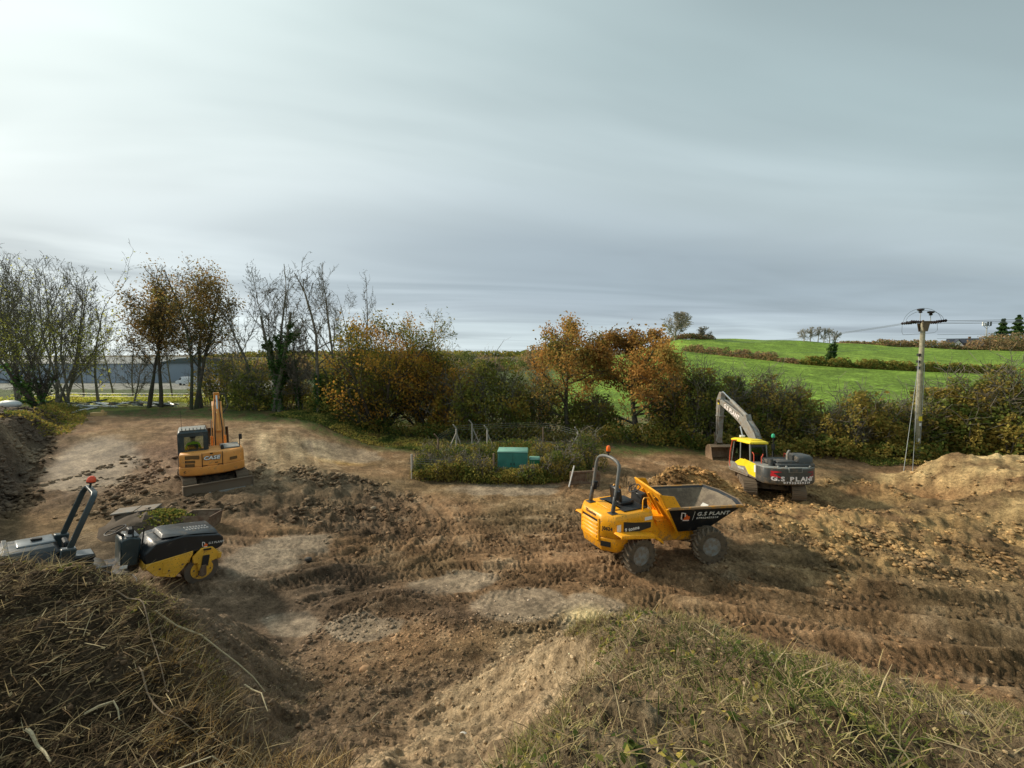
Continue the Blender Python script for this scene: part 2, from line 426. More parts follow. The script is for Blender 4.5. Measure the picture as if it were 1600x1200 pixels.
def height(x, y):
    z = site(x, y)
    r = np.hypot(x, y)
    # banks in the foreground
    cone = np.interp(np.hypot(x * .8, y), CONE_R, CONE_Z)
    side = S((np.abs(x + 1) - 7) / 6)
    z = smax(z, cone - 3.0 * side, .35)
    wob = .22 * fbm(x * 1.3, y * 1.3, 4, 21)
    dr = poly_sd(x, y, RBANK) + wob
    yc = np.interp(x, [.7, 1.5, 3, 4.9, 8], [4.85, 5.0, 4.5, 3.8, 3.3]); cz = np.interp(x, [.5, 1.5, 3.0, 4.9, 8], [3.15, 3.28, 3.08, 2.92, 2.8])
    hr = np.minimum(cz + .46 * np.maximum(0, yc - y - .15), 4.72)
    dl = poly_sd(x, y, LBANK) + wob * 1.3
    hl = np.interp(x, [-12, -8, -6.2, -5.2, -4.3, -3.6, -2.7, -1.5], [3.4, 3.5, 3.45, 3.2, 2.75, 2.55, 2.35, 2.2])
    zr = hr - .86 * np.maximum(0, dr + .25); zl = hl - .95 * np.maximum(0, dl + .3)
    z = smax(z, zr, .22); z = smax(z, zl, .25)
    # everything beyond the site
    t_ = x / np.maximum(y, 1)
    kt = S((t_ + .05) / .2); low = (-1.4 + .6 * vnoise(x * .01, y * .01, 3)) * (1 - kt) - .6 * kt
    k = S((y - 36) / 50)
    far = low + 0 * x
    crest = np.interp(t_, CREST_T, CREST_Z)
    prof = np.clip((y - 45) / 155, 0, 1) ** 1.3
    hill = low + (crest - low) * prof - np.clip((y - 205) / 80, 0, 1) * 5 * S((t_ - .3) / .1)
    hill = hill + 13 * S((t_ - 1.02) / .2) * S((y - 225) / 70)
    dist = np.interp(y, [0, 200, 450, 700, 1100, 2500, 5000], [0, 0, 2, 12, 15, 8, 0]) * (1 + .35 * vnoise(x * .004, y * .002, 8))
    fz = hill * S((t_ + .05) / .1) + low * (1 - S((t_ + .05) / .1)) + 4.5 * gauss(x, y, -10, 300, 16, 30) + dist
    kb = S((t_ + .05) / .2); k2 = S((y - 30) / 22) * kb + k * (1 - kb)
    z = z * (1 - k2) + fz * k2
    back = S((-y - 5) / 15)
    return z * (1 - back) + 4.0 * back

# tyre prints: centre lines of single wheels
def off(pts, d):
    P = np.asarray(pts, float); out = []
    for i in range(len(P)):
        e = P[min(i + 1, len(P) - 1)] - P[max(i - 1, 0)]; e = e / np.hypot(*e); out.append(P[i] + np.array([-e[1], e[0]]) * d)
    return np.array(out)
PRINTS = []
def wheel_pair(ctrl, w_=.23, dep=.06, lug=.058, gap=.88):
    c = spline(ctrl, .45); PRINTS.append((off(c, gap), w_, dep, lug)); PRINTS.append((off(c, -gap), w_, dep, lug))
for rr in (2.6, 3.9, 5.1):
    ctrl = [(-8.8 + rr * 1.15 * math.cos(a), 14.6 + rr * .95 * math.sin(a)) for a in np.linspace(-1.9, .9, 9)]
    PRINTS.append((spline(ctrl, .4), .23, .05, .05)); PRINTS.append((off(spline(ctrl, .4), .62), .2, .045, .045))
wheel_pair([(-7.0, 11.0), (-4.2, 12.0), (-1.2, 12.3), (2.5, 12.2)])
wheel_pair([(-6.0, 12.6), (-3.0, 13.7), (1.5, 13.9), (4.5, 14.6)])
wheel_pair([(-1.0, 9.2), (1.2, 10.3), (4.0, 11.4), (6.5, 12.0)], dep=.03)
wheel_pair([(-3.5, 10.9), (-1.0, 11.0), (2.5, 10.7), (5.5, 9.9), (9, 9.0), (14, 8.6)])
wheel_pair([(3.0, 13.2), (6.0, 12.5), (9.5, 11.0), (14, 10.6), (19, 10.8)])
wheel_pair([(-6.0, 10.2), (-3.5, 12.6), (-3.2, 15.0), (-4.5, 17.5)])
wheel_pair([(-7.5, 12.0), (-5.0, 14.0), (-5.2, 16.0), (-7.0, 17.8)])
wheel_pair([(-5.0, 10.0), (-1.5, 12.0), (1.5, 14.6), (5.0, 15.6), (9.5, 15.0)])
wheel_pair([(-1.5, 14.2), (3.0, 14.6), (7.0, 14.0), (11.0, 12.6), (17, 11.8)])
wheel_pair([(-2.0, 12.9), (1.0, 12.7), (5.0, 13.6), (9, 13.2)])
wheel_pair([(.5, 10.6), (3.5, 10.7), (7.0, 10.1), (12, 9.4), (18, 9.0)])
wheel_pair([(-6.5, 13.6), (-3.5, 15.0), (0, 15.3), (4, 15.6)])
wheel_pair([(-4.0, 15.5), (-1.0, 17.0), (1.5, 18.6), (2.5, 21.0)], dep=.03)
wheel_pair([(0.0, 15.2), (3.5, 16.2), (6.0, 18.6), (7.0, 22.0)], dep=.03)
for p_, d_, w_ in RUTS: PRINTS.append((p_, w_ * .8, .02, .05))
FLATS = [(0.2, 10.0, 1.15, .75, .1), (-1.6, 11.0, 1.1, .55, .3), (2.3, 9.1, 1.0, .6, -.1), (2.0, 9.9, .9, .5, 0), (-.2, 19.3, 2.4, .9, -.05), (-7.0, 12.2, .8, 1.6, -.4),
         (-10.2, 24.5, 2.2, 1.6, -.2), (-20.5, 20.0, 1.5, 5, .75), (-5.2, 9.0, .7, .5, 0), (-3.4, 9.1, .9, .5, 0)]
def flatmask(x, y):
    m = np.zeros(x.shape)
    wx, wy = x + .5 * fbm(x * .9, y * .9, 3, 41), y + .5 * fbm(x * .9, y * .9, 3, 43)
    for cx_, cy_, sx_, sy_, a_ in FLATS:
        m = np.maximum(m, S(1.6 * (gauss(wx, wy, cx_, cy_, sx_, sy_, a_) - .38) * 1.6))
    return m
def claymask(x, y):
    m = np.maximum(S((x - 6.8 + 1.5 * fbm(x * .3, y * .3, 3, 51)) / 4) * S((y - 9.6 - .06 * (x - 8) + 1.0 * fbm(x * .3, y * .3, 3, 52)) / 3), 1.2 * gauss(x, y, 8.4, 17.7, 2.4, 1.3))
    return np.clip(m, 0, 1) * S((21.5 - y + fbm(x * .3, y * .3, 3, 53)) / 1.5)
def darkclod(x, y):
    m = S((-2.5 - x + fbm(x * .3, y * .3, 3, 61)) / 3) * S((y - 13.2 + 1.2 * fbm(x * .4, y * .4, 3, 62)) / 1.2) * S((20.5 - .25 * (x + 8) - y + fbm(x * .4, y * .4, 3, 63)) / 2)
    return m * (1 - .8 * gauss(x, y, -13, 24, 2.5, 3))

GRID = {}
def lookup(x, y):
    """height and colour of the finished ground mesh at many points"""
    i = np.clip(np.searchsorted(GRID['rr'], np.hypot(x, y)), 0, len(GRID['rr']) - 1)
    j = np.clip(np.searchsorted(GRID['th'], np.arctan2(x, y)), 0, len(GRID['th']) - 1)
    return GRID['z'][i, j], GRID['col'][i, j]
# ------------------------------------------------------------------ ground mesh (rings round the viewpoint, finer where it is seen close)
def build_ground():
    th = np.concatenate([np.linspace(-180, -60, 34)[:-1], np.linspace(-60, 60, 860), np.linspace(60, 180, 34)[1:]])
    th = np.radians(th)
    rr = [0.5]
    while rr[-1] < 6000:
        r_ = rr[-1]
        if r_ < 46: rr.append(r_ + max(.026 if r_ > 1.5 else .06, r_ * r_ / 2583 * 1.28))
        else: rr.append(r_ * (1.035 if r_ < 210 else 1.08))
    rr = np.array(rr)
    RR, TH = np.meshgrid(rr, th, indexing='ij')
    x = (RR * np.sin(TH)).ravel(); y = (RR * np.cos(TH)).ravel()
    z = height(x, y)
    near = (np.hypot(x, y) < 48) & (y > .2) & (np.abs(x) < y * 1.6 + 3)
    X, Y = x[near], y[near]
    fl = flatmask(X, Y); cm = claymask(X, Y); dc = darkclod(X, Y)
    zb = z[near]
    dr = poly_sd(X, Y, RBANK); dl = poly_sd(X, Y, LBANK)
    onb = np.clip(S(-dr / .3 + .4) + S(-dl / .4 + .5), 0, 1)
    slope = S((zb - .35) / .6) * (Y < 10) * (1 - onb)
    de = edge_x(Y) - X
    lb = S(de / .8 + .3) * (Y > 9) * S((39 - Y) / 4)
    grassy = S((Y - 24.5 + 1.2 * fbm(X * .3, Y * .3, 3, 71) + .25 * np.minimum(0, X + 4) + .0 * X) / 1.5)
    rough = np.clip(.22 + .9 * cm + .85 * dc + .35 * slope + .5 * lb - .25 * grassy, .05, 1.1) * (1 - .93 * fl) * (1 - .9 * onb)
    n1 = fbm(X * .55, Y * .55, 4, 1); n2 = fbm(X * 2.3, Y * 2.3, 4, 2); n3 = fbm(X * 7, Y * 7, 3, 3)
    wx, wy = X + .22 * n2 + .10 * n3, Y + .22 * fbm(X * 2.3, Y * 2.3, 3, 12) + .10 * fbm(X * 6, Y * 6, 3, 13)
    c1 = cells(wx * 2.6, wy * 2.9, 4); c2 = cells(wx * 6.5, wy * 7.0, 6); c3 = cells(wx * 14, wy * 14, 8)
    fade = np.clip(12 / np.hypot(X, Y), .3, 1) ** 1.5
    rd1 = .3 - np.abs(fbm(wx * 1.7, wy * 1.7, 3, 16)); rd2 = .3 - np.abs(fbm(wx * 5, wy * 5, 3, 17))
    dz = .10 * n1 * (1 - .8 * fl) + rough * (.15 * n2 + .22 * rd1 * np.clip(cm + dc + .2, 0, 1) + fade * (.13 * rd2 + .05 * (c2 - .25) + .03 * (c3 - .3)) + .07 * fbm(X * 4.2, Y * 4.2, 4, 15)) + .05 * n3 * (rough + .15) + .012 * n2
    # tyre prints
    pm_all = np.zeros(X.shape)
    for pts, w_, dep, lug in PRINTS:
        bx0, by0 = pts.min(0) - .7; bx1, by1 = pts.max(0) + .7
        q = np.nonzero((X > bx0) & (X < bx1) & (Y > by0) & (Y < by1) & (onb < .5) & (slope < .5))[0]
        if len(q) < 10: continue
        s_, l_, T_ = along(X[q], Y[q], pts)
        keep = np.abs(l_) < w_ * 1.9; q, s_, l_ = q[keep], s_[keep], l_[keep]
        fd = S(s_ / .6) * S((T_ - s_) / .6) * S(.95 + 1.1 * vnoise(s_ * .4, l_ * 0 + w_ * 7 + dep * 90, 77))
        inside = S((w_ - np.abs(l_)) / .05)
        s_ = s_ + .10 * fbm(X[q] * 2.2, Y[q] * 2.2, 2, 131); l_ = l_ + .05 * fbm(X[q] * 2.6, Y[q] * 2.6, 2, 133); brk = np.clip(.62 + 1.8 * (fbm(X[q] * 1.6, Y[q] * 1.6, 3, 135) + .3), 0, 1.25)
        ph = (s_ + np.abs(l_) * .95) / .21
        tri = np.abs((ph + np.where(l_ > 0, .5, 0)) % 1.0 - .5) * 2
        bars = S((tri - .45) / .3)
        berm = np.exp(-((np.abs(l_) - w_ * 1.18) / .06) ** 2)
        fd = fd * (1 - .7 * fl[q]); dz[q] = dz[q] * (1 - .55 * inside * fd) + fd * (inside * (-dep + lug * bars * brk) + dep * .9 * berm * (.6 + vnoise(s_ * 4, l_, 5)))
        pm_all[q] = np.maximum(pm_all[q], inside * fd * (1 - .75 * bars))
    # track-pad prints beside the orange excavator and on the ramp
    for pts in (spline([(-13.6, 14.2), (-14.6, 17.5), (-17.5, 22), (-20, 26)], .6), spline([(-15.6, 14.8), (-16.8, 18), (-19.5, 22), (-22, 26)], .6), spline([(-11.6, 20), (-13.5, 23), (-16, 27)], .6), spline([(-9.9, 20.5), (-11.5, 23), (-14, 27)], .6)):
        s_, l_, T_ = along(X, Y, pts); m_ = S((.3 - np.abs(l_)) / .08) * S(s_ / .6) * S((T_ - s_) / .6) * (1 - lb)
        dz += m_ * (.035 * S((np.abs((s_ / .17) % 1 - .5) * 2 - .4) / .3) - .03)
    # brash and turf on the banks
    n4 = fbm(X * 17, Y * 17, 3, 14)
    lbank = S(-dl / .3 + .4)
    dz += lbank * (.16 * fbm(X * 1.5, Y * 1.5, 3, 18) + .05 * n3)
    dz += onb * (.09 * n2 + .02 * (c2 - .2) + .035 * (c3 - .3) + .06 * n3 + .035 * n4)
    tear = fbm(X * 1.1 + Y * 1.6, X * 3.0 - Y * 3.2, 4, 91)
    dz += slope * (.10 * tear + .04 * n3)
    pit = lb * (.22 * n1 + .12 * n2)
    z2 = z.copy(); z2[near] = zb + dz + pit
    # colours (albedo, plus a hedge shadow painted on the far meadow)
    col = np.empty((len(x), 3)); col[:] = (.085, .10, .035)
    wet = np.zeros(len(x))
    def mixc(a, b, k): return a * (1 - k[:, None]) + np.array(b) * k[:, None]
    hue = fbm(X * .25, Y * .25, 4, 101); h2 = fbm(X * 1.4, Y * 1.4, 4, 103); h3 = fbm(X * 5, Y * 5, 3, 105)
    c = np.tile(np.array([.215, .148, .080]), (len(X), 1))
    c = mixc(c, (.235, .142, .074), S(.5 + 1.6 * hue))
    c = mixc(c, (.33, .25, .16), S(1.3 * h2 + .0) * .5)
    c = mixc(c, (.115, .082, .055), dc * .62)
    c = mixc(c, (.16, .13, .10), S((-2 - X) / 3) * S((13 - Y) / 2) * .5)
    c = mixc(c, (.36, .235, .105), np.clip(cm * (.62 + 1.2 * h2), 0, 1))
    c = mixc(c, (.42, .235, .085), np.clip(gauss(X, Y, 8.8, 17.6, 2.2, 1.1) * 1.1, 0, 1) * .6)
    yb = S((X - 17) / 3) * S((Y - 13) / 2) * S((22 - Y) / 1)
    c = mixc(c, (.52, .38, .19), np.clip(yb * (.45 + 1.3 * h2), 0, 1))
    c = mixc(c, (.28, .16, .075), gauss(X, Y, 19.3, 18.3, .5, 1.3, .35) * .9 + .7 * gauss(X, Y, 16.8, 19.0, 1.6, .7))
    c = mixc(c, (.25, .195, .135), S(fl * 1.7 + 1.1 * h2 + .5 * h3 - .1) * np.clip(fl * 1.6, 0, 1) * .8)
    c = mixc(c, (.46, .36, .19), np.clip(1.3 * gauss(X, Y, 1.75, 9.55, .35, .22, .5), 0, 1))
    c = mixc(c, (.50, .31, .10), np.clip(1.1 * gauss(X, Y, -9.8, 22.9, .9, .3), 0, 1) * .8)
    sand = gauss(X, Y, -13.5, 22.5, 2.6, 3.8, .5) * S((X + 19) / 2)
    streak = fbm((X + Y * .62) * 3.0, (Y - X * .3) * .25, 3, 111)
    c = mixc(c, (.44, .33, .20), np.clip(sand * (.7 + 1.1 * streak), 0, 1))
    c = mixc(c, (.25, .14, .10), np.clip(gauss(X, Y, -17.5, 22, 1.3, 5, .75), 0, 1) * .5)
    # excavated bank: dark topsoil, brown face
    c = mixc(c, (.115, .088, .064), lb * .9)
    c = mixc(c, (.34, .26, .17), lb * np.clip(gauss(X, Y, -24.0, 20.5, 1.2, 1.3), 0, 1) * .7)
    # slope under the viewpoint: sandy subsoil
    side = S((X + 2.2 - .25 * (Y - 4) + .5 * h2) / 1.6)
    c = mixc(c, (.38, .285, .175), slope * side * (.75 + .5 * h2))
    c = mixc(c, (.15, .108, .07), slope * (1 - side) * .8)
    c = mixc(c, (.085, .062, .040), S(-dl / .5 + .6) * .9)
    c = mixc(c, (.22, .17, .105), S(-dr / .3 + .5) * np.clip(.75 + h2, 0, 1))
    c = mixc(c, (.11, .075, .05), np.clip(gauss(X, Y, -3.1, 10.1, 1.2, .5) + gauss(X, Y, -4.9, 11.2, .9, .35) + gauss(X, Y, -1.25, 9.3, .7, .35), 0, 1) * .8)
    c = mixc(c, (.075, .10, .03), grassy * np.clip(.75 + 1.0 * h3 + .8 * h2, 0, 1))
    c = mixc(c, (.24, .15, .07), S((Y - 22) / 2) * S((X - .8) / 1) * S((3.8 + 3 * 1 - X) / 3) * .35)
    c *= (1 - .30 * pm_all * (1 - fl * .4))[:, None]
    h4 = fbm(X * .8, Y * .8, 4, 107); c *= np.clip(1.14 + .55 * h3 + .50 * h2 + .40 * h4, .35, 2)[:, None]
    col[near] = np.clip(c, .01, .9)
    wv = np.clip(.9 * fl + .55 * S(1.2 * hue + .3) * (1 - cm) * (1 - onb) * (1 - grassy), 0, 1)
    wet[near] = wv
    fx = ~near; Xf, Yf = x[fx], y[fx]; tf = Xf / np.maximum(Yf, 1)
    nf = fbm(Xf * .03, Yf * .03, 4, 121); nf2 = fbm(Xf * .25, Yf * .25, 3, 122)
    cf = np.tile(np.array([.075, .095, .035]), (len(Xf), 1))
    cf = mixc(cf, (.30, .31, .075), S((-.15 - tf) / .05) * (Yf < 66) * (.6 + .6 * nf2))
    cf = mixc(cf, (.055, .065, .025), (tf < -.1) * ((Yf > 70) & (Yf < 84)) * .8)  # hedge shadow painted across the meadow as a dark strip
    cf = mixc(cf, (.28, .27, .25), ((tf < -.55) & (Yf > 100) & (Yf < 150)) * .8)
    cf = mixc(cf, (.10, .085, .05), S((Yf - 230) / 60) * (tf < .3))
    cf = mixc(cf, (.14, .30, .03), np.clip(1.4 * gauss(Xf, Yf, -10, 300, 13, 28), 0, 1))
    hl_ = S((tf - .08) / .06) * (Yf < 215)
    cf = mixc(cf, (.155, .245, .034), hl_ * 1.0)
    cf = mixc(cf, (.10, .16, .03), hl_ * S((np.abs((Xf * .86 + Yf * .5) % 21 - 10.5) - 9.6) / .5) * .5)
    cf = mixc(cf, (.24, .34, .05), hl_ * np.clip(nf * 1.2 + nf2 * .9, 0, 1) * .8)
    cf = mixc(cf, (.045, .07, .015), (tf > .2) * ((Yf < 60) & (Yf > 40)) * .3)
    cf *= (1 + .25 * nf2)[:, None]
    col[fx] = np.clip(cf, .005, .9)
    GRID.update(rr=rr, th=th, z=z2.reshape(len(rr), len(th)), col=col.reshape(len(rr), len(th), 3))
    # quads
    nr, na = len(rr), len(th)
    i = np.arange(nr - 1)[:, None]; j = np.arange(na - 1)[None, :]
    a = i * na + j
    F = np.stack([a, a + 1, a + na + 1, a + na], -1).reshape(-1, 4)[:, ::-1]
    fxm, fym = x[F].mean(1), y[F].mean(1); fzm = z[F].mean(1); ft = fxm / np.maximum(fym, 1)
    fr = np.hypot(fxm, fym)
    bank = (poly_sd(fxm, fym, RBANK) < .35)
    bankl = (poly_sd(fxm, fym, LBANK) < .5) & ~bank
    cut = (edge_x(fym) - fxm > .2) & (fym > 8) & (fym < 40) & (fxm > -70)
    clayb = (fxm > 17.2) & (fym > 13.5) & (fym < 21.5) & (fxm < 40)
    far_ = fr > 210
    hillf = (ft > .08) & (fym > 30) & ~far_
    mead = ((fym > 38) | (fr > 60)) & ~hillf & ~far_
    verge = ~hillf & ~mead & ~far_ & (fym > 24.5 - .25 * np.minimum(0, fxm + 4) ) & ~cut
    lab = np.zeros(len(F), int)
    lab[verge] = 1; lab[mead] = 2; lab[hillf] = 3; lab[far_] = 4; lab[cut] = 5; lab[clayb & (lab == 0)] = 6; lab[bank] = 7; lab[bankl] = 8
    names = ['ground', 'grass_verge', 'meadow', 'hillside_field', 'distant_hills', 'excavated_bank', 'clay_bank', 'spoil_bank', 'brash_bank']
    V = np.stack([x, y, z2], 1)
    for q, nm in enumerate(names):
        fq = F[lab == q]
        if not len(fq): continue
        uq, inv = np.unique(fq, return_inverse=True); inv = inv.reshape(fq.shape)
        o = np_mesh(nm, V[uq], inv, GROUND_MAT if q not in (2, 3, 4) else FIELD_MAT, smooth=True, attrs={'wet': wet[uq]}, colors={'alb': col[uq]})
        tag(o, kind='structure')
    return

def ground_mat():
    t = NT('earth'); a = t.attr('alb'); wv = t.attr('wet')
    n1 = t.noise(38, 6, .7); n2 = t.noise(9, 6, .65); n3 = t.noise(140, 3, .6)
    c = t.mix(t.ramp(n1, [(.3, 0), (.7, 1)]), a.outputs['Color'], (.0, .0, .0)) if False else a.outputs['Color']
    k = t.ramp(n1, [(.28, .45), (.5, .98), (.72, 1.6)]); c = t.mix(1.0, c, k, 'MULTIPLY')
    k2 = t.ramp(n2, [(.32, .58), (.68, 1.38)]); c = t.mix(1.0, c, k2, 'MULTIPLY')
    n0 = t.noise(2.2, 5, .7); c = t.mix(1.0, c, t.ramp(n0, [(.32, .70), (.68, 1.25)]), 'MULTIPLY')
    st = t.n('ShaderNodeTexVoronoi'); st.inputs['Scale'].default_value = 16; t.l(t.tc.outputs['Object'], st.inputs['Vector'])
    sf = t.ramp(st.outputs['Distance'], [(.0, 1), (.10, 1), (.13, 0)]); sp = t.n('ShaderNodeSeparateColor'); t.l(st.outputs['Color'], sp.inputs[0])
    sf = t.math('MULTIPLY', sf, t.ramp(sp.outputs[0], [(.72, 0), (.74, 1)]))
    c = t.mix(t.math('MULTIPLY', sf, .7), c, (.45, .38, .28))
    t.set('Base Color', c)
    rg = t.n('ShaderNodeMapRange'); t.l(wv.outputs['Fac'], rg.inputs[0]); rg.inputs[3].default_value = .88; rg.inputs[4].default_value = .72
    t.set('Roughness', rg.outputs[0]); sl_ = t.n('ShaderNodeMapRange'); t.l(wv.outputs['Fac'], sl_.inputs[0]); sl_.inputs[3].default_value = .06; sl_.inputs[4].default_value = .16; t.l(sl_.outputs[0], t.b.inputs['Specular IOR Level'])
    h = t.math('ADD', t.math('MULTIPLY', n2, 1.0), t.math('ADD', t.math('MULTIPLY', n1, .6), t.math('MULTIPLY', n3, .22)))
    h = t.math('ADD', h, t.math('MULTIPLY', sf, .25))
    dmp = t.n('ShaderNodeMapRange'); t.l(wv.outputs['Fac'], dmp.inputs[0]); dmp.inputs[3].default_value = 1.0; dmp.inputs[4].default_value = .35
    b = t.bump(h, 1.0, .09); t.l(dmp.outputs[0], b.inputs['Strength'])
    return t.m
def field_mat():
    t = NT('crop_field'); a = t.attr('alb')
    n1 = t.noise(1.3, 5, .75); n2 = t.noise(.16, 4, .6); n3 = t.noise(5, 3, .7)
    c = t.mix(1.0, a.outputs['Color'], t.ramp(n1, [(.32, .40), (.5, 1.0), (.66, 1.9)]), 'MULTIPLY')
    c = t.mix(1.0, c, t.ramp(n2, [(.3, .70), (.7, 1.28)]), 'MULTIPLY')
    t.set('Base Color', c); t.set('Roughness', .9); t.set('Specular IOR Level', .15)
    t.bump(t.math('ADD', n1, t.math('MULTIPLY', n3, .4)), .8, .5)
    return t.m
GROUND_MAT = ground_mat(); FIELD_MAT = field_mat()
build_ground()
def hz(x, y):
    """ground height under one point"""
    return float(height(np.array([float(x)]), np.array([float(y)]))[0])
# ------------------------------------------------------------------ trees
def bark_mat(name, c0, c1, moss=0.0):
    t = NT(name); n = t.noise(6, 5, .6); n2 = t.noise(1.2, 3, .5)
    c = t.mix(t.ramp(n, [(.35, 0), (.65, 1)]), c0, c1)
    if moss: c = t.mix(t.ramp(n2, [(.45, 0), (.6, moss)]), c, (.06, .085, .03))
    t.set('Base Color', c); t.set('Roughness', .9); t.bump(n, .5, .03); return t.m
def leaf_mat(name, cols, trans=.45):
    t = NT(name); a = t.attr('tint'); stops = [(i / (len(cols) - 1), tuple(min(.62, q * 2.2) for q in c)) for i, c in enumerate(cols)]
    c = t.ramp(a.outputs['Fac'], stops)
    df = t.n('ShaderNodeBsdfDiffuse'); tl = t.n('ShaderNodeBsdfTranslucent'); t.l(c, df.inputs[0]); t.l(c, tl.inputs[0])
    mx_ = t.n('ShaderNodeMixShader'); mx_.inputs[0].default_value = trans
    t.l(df.outputs[0], mx_.inputs[1]); t.l(tl.outputs[0], mx_.inputs[2]); t.l(mx_.outputs[0], t.out.inputs[0]); return t.m
BARK = bark_mat('bark_grey_brown', (.11, .095, .075), (.23, .20, .16), .4)
BARK_PALE = bark_mat('bark_pale', (.24, .22, .18), (.38, .35, .29), .1)
BARK_DARK = bark_mat('bark_dark', (.045, .038, .03), (.10, .082, .062), .6)
L_OAK = leaf_mat('oak_leaves_russet', [(.08, .055, .018), (.16, .09, .028), (.25, .13, .038), (.21, .14, .040), (.11, .10, .028)])
L_ORANGE = leaf_mat('leaves_orange_green', [(.055, .065, .015), (.10, .095, .018), (.19, .115, .022), (.25, .125, .025)])
L_OLIVE = leaf_mat('leaves_olive', [(.045, .055, .014), (.085, .095, .022), (.14, .13, .03), (.22, .15, .035)])
L_BROWN = leaf_mat('leaves_brown', [(.075, .06, .022), (.12, .085, .03), (.18, .105, .035), (.12, .11, .035)])
L_YELLOW = leaf_mat('leaves_yellow', [(.22, .19, .04), (.38, .30, .06), (.46, .34, .06), (.20, .21, .05)])
L_IVY = leaf_mat('ivy_leaves', [(.018, .04, .012), (.035, .07, .018), (.055, .10, .028)])
L_HEDGE = leaf_mat('hedge_leaves', [(.045, .065, .016), (.085, .10, .024), (.13, .10, .025), (.20, .15, .04), (.10, .12, .03)])
L_WEED = leaf_mat('weed_leaves', [(.035, .052, .014), (.065, .08, .02), (.13, .125, .035), (.26, .21, .05), (.10, .075, .028)])
L_DARK = leaf_mat('evergreen_leaves', [(.012, .03, .010), (.03, .055, .018), (.05, .075, .022)])
L_SCRUB = leaf_mat('scrub_brown', [(.09, .075, .045), (.16, .11, .06), (.22, .14, .07), (.10, .10, .045), (.07, .085, .03)])

class Skel:
    def __init__(s, seed): s.rnd = random.Random(seed); s.seg = []; s.tips = []
    def grow(s, p, d, L, r, lev, maxlev, o):
        rnd = s.rnd; n = max(2, (6, 6, 5, 3, 2, 2)[lev]) ; st = L / n
        kids = o['kids'][lev] if lev < len(o['kids']) else 0
        for i in range(n):
            f = (i + 1) / n
            wd = o['wander'][min(lev, len(o['wander']) - 1)]
            d = (d + Vector((rnd.gauss(0, wd), rnd.gauss(0, wd), rnd.gauss(0, wd) + o['up'][min(lev, len(o['up']) - 1)]))).normalized()
            q = p + d * st; r1 = max(o['rmin'], r * (1 - (.62 if lev else .90) * (1 / n) * 1.15))
            s.seg.append((p, q, r, r1, lev))
            if lev >= o['leaflev']: s.tips.append((q, d))
            start = o['start'][min(lev, len(o['start']) - 1)]
            if lev < maxlev and f > start:
                m = kids / (n * (1 - start) + .001); k = int(m) + (rnd.random() < m % 1)
                for _ in range(k):
                    ang = math.radians(rnd.uniform(*o['ang'][min(lev, len(o['ang']) - 1)])); az = rnd.uniform(0, 6.283)
                    a = d.orthogonal().normalized(); b = d.cross(a); dd = (d * math.cos(ang) + (a * math.cos(az) + b * math.sin(az)) * math.sin(ang)).normalized()
                    if dd.z < -.15 and lev < 2: dd.z = abs(dd.z) * .3
                    rem = 1 - f * (.45 if lev == 0 else .5)
                    s.grow(p + d * st * rnd.random(), dd, L * o['ratio'][min(lev, len(o['ratio']) - 1)] * rem * rnd.uniform(.75, 1.2), max(o['rmin'], r1 * rnd.uniform(.42, .62)), lev + 1, maxlev, o)
            p, r = q, r1
        if lev < maxlev:
            s.grow(p, d, L * .5, max(o['rmin'], r * .8), lev + 1, maxlev, o)
def tubes(segs, n):
    if not len(segs): return np.zeros((0, 3)), np.zeros((0, 4), int)
    P0 = np.array([tuple(a[0]) for a in segs]); P1 = np.array([tuple(a[1]) for a in segs])
    r0 = np.array([a[2] for a in segs]); r1 = np.array([a[3] for a in segs])
    d = P1 - P0; ln = np.linalg.norm(d, axis=1, keepdims=True) + 1e-9; d /= ln
    P1 = P1 + d * (r1[:, None] * .4)
    ref = np.where(np.abs(d[:, 2:3]) < .9, np.array([[0, 0, 1.]]), np.array([[1., 0, 0]]))
    a = np.cross(d, ref); a /= np.linalg.norm(a, axis=1, keepdims=True); b = np.cross(d, a)
    q = np.arange(n) * 2 * math.pi / n; cs, sn = np.cos(q), np.sin(q)
    ring = a[:, None, :] * cs[None, :, None] + b[:, None, :] * sn[None, :, None]
    V = np.concatenate([P0[:, None, :] + ring * r0[:, None, None], P1[:, None, :] + ring * r1[:, None, None]], 1).reshape(-1, 3)
    m = len(segs); base = (np.arange(m) * 2 * n)[:, None]; j = np.arange(n)[None, :]; k = (np.arange(n)[None, :] + 1) % n
    F = np.stack([base + j, base + k, base + n + k, base + n + j], -1).reshape(-1, 4)
    return V, F
def twigs(segs, seed):
    """finest twigs: one narrow tapering face each"""
    if not len(segs): return np.zeros((0, 3)), np.zeros((0, 4), int)
    rng = np.random.default_rng(seed); P0 = np.array([tuple(a[0]) for a in segs]); P1 = np.array([tuple(a[1]) for a in segs]); r0 = np.array([a[2] for a in segs])[:, None] * 1.15; r1 = np.array([a[3] for a in segs])[:, None] * 1.1
    d = P1 - P0; a = np.cross(d, rng.normal(size=d.shape)); a /= np.linalg.norm(a, axis=1, keepdims=True) + 1e-9
    V = np.stack([P0 - a * r0, P0 + a * r0, P1 + a * r1, P1 - a * r1], 1).reshape(-1, 3); return V, np.arange(len(V)).reshape(-1, 4)
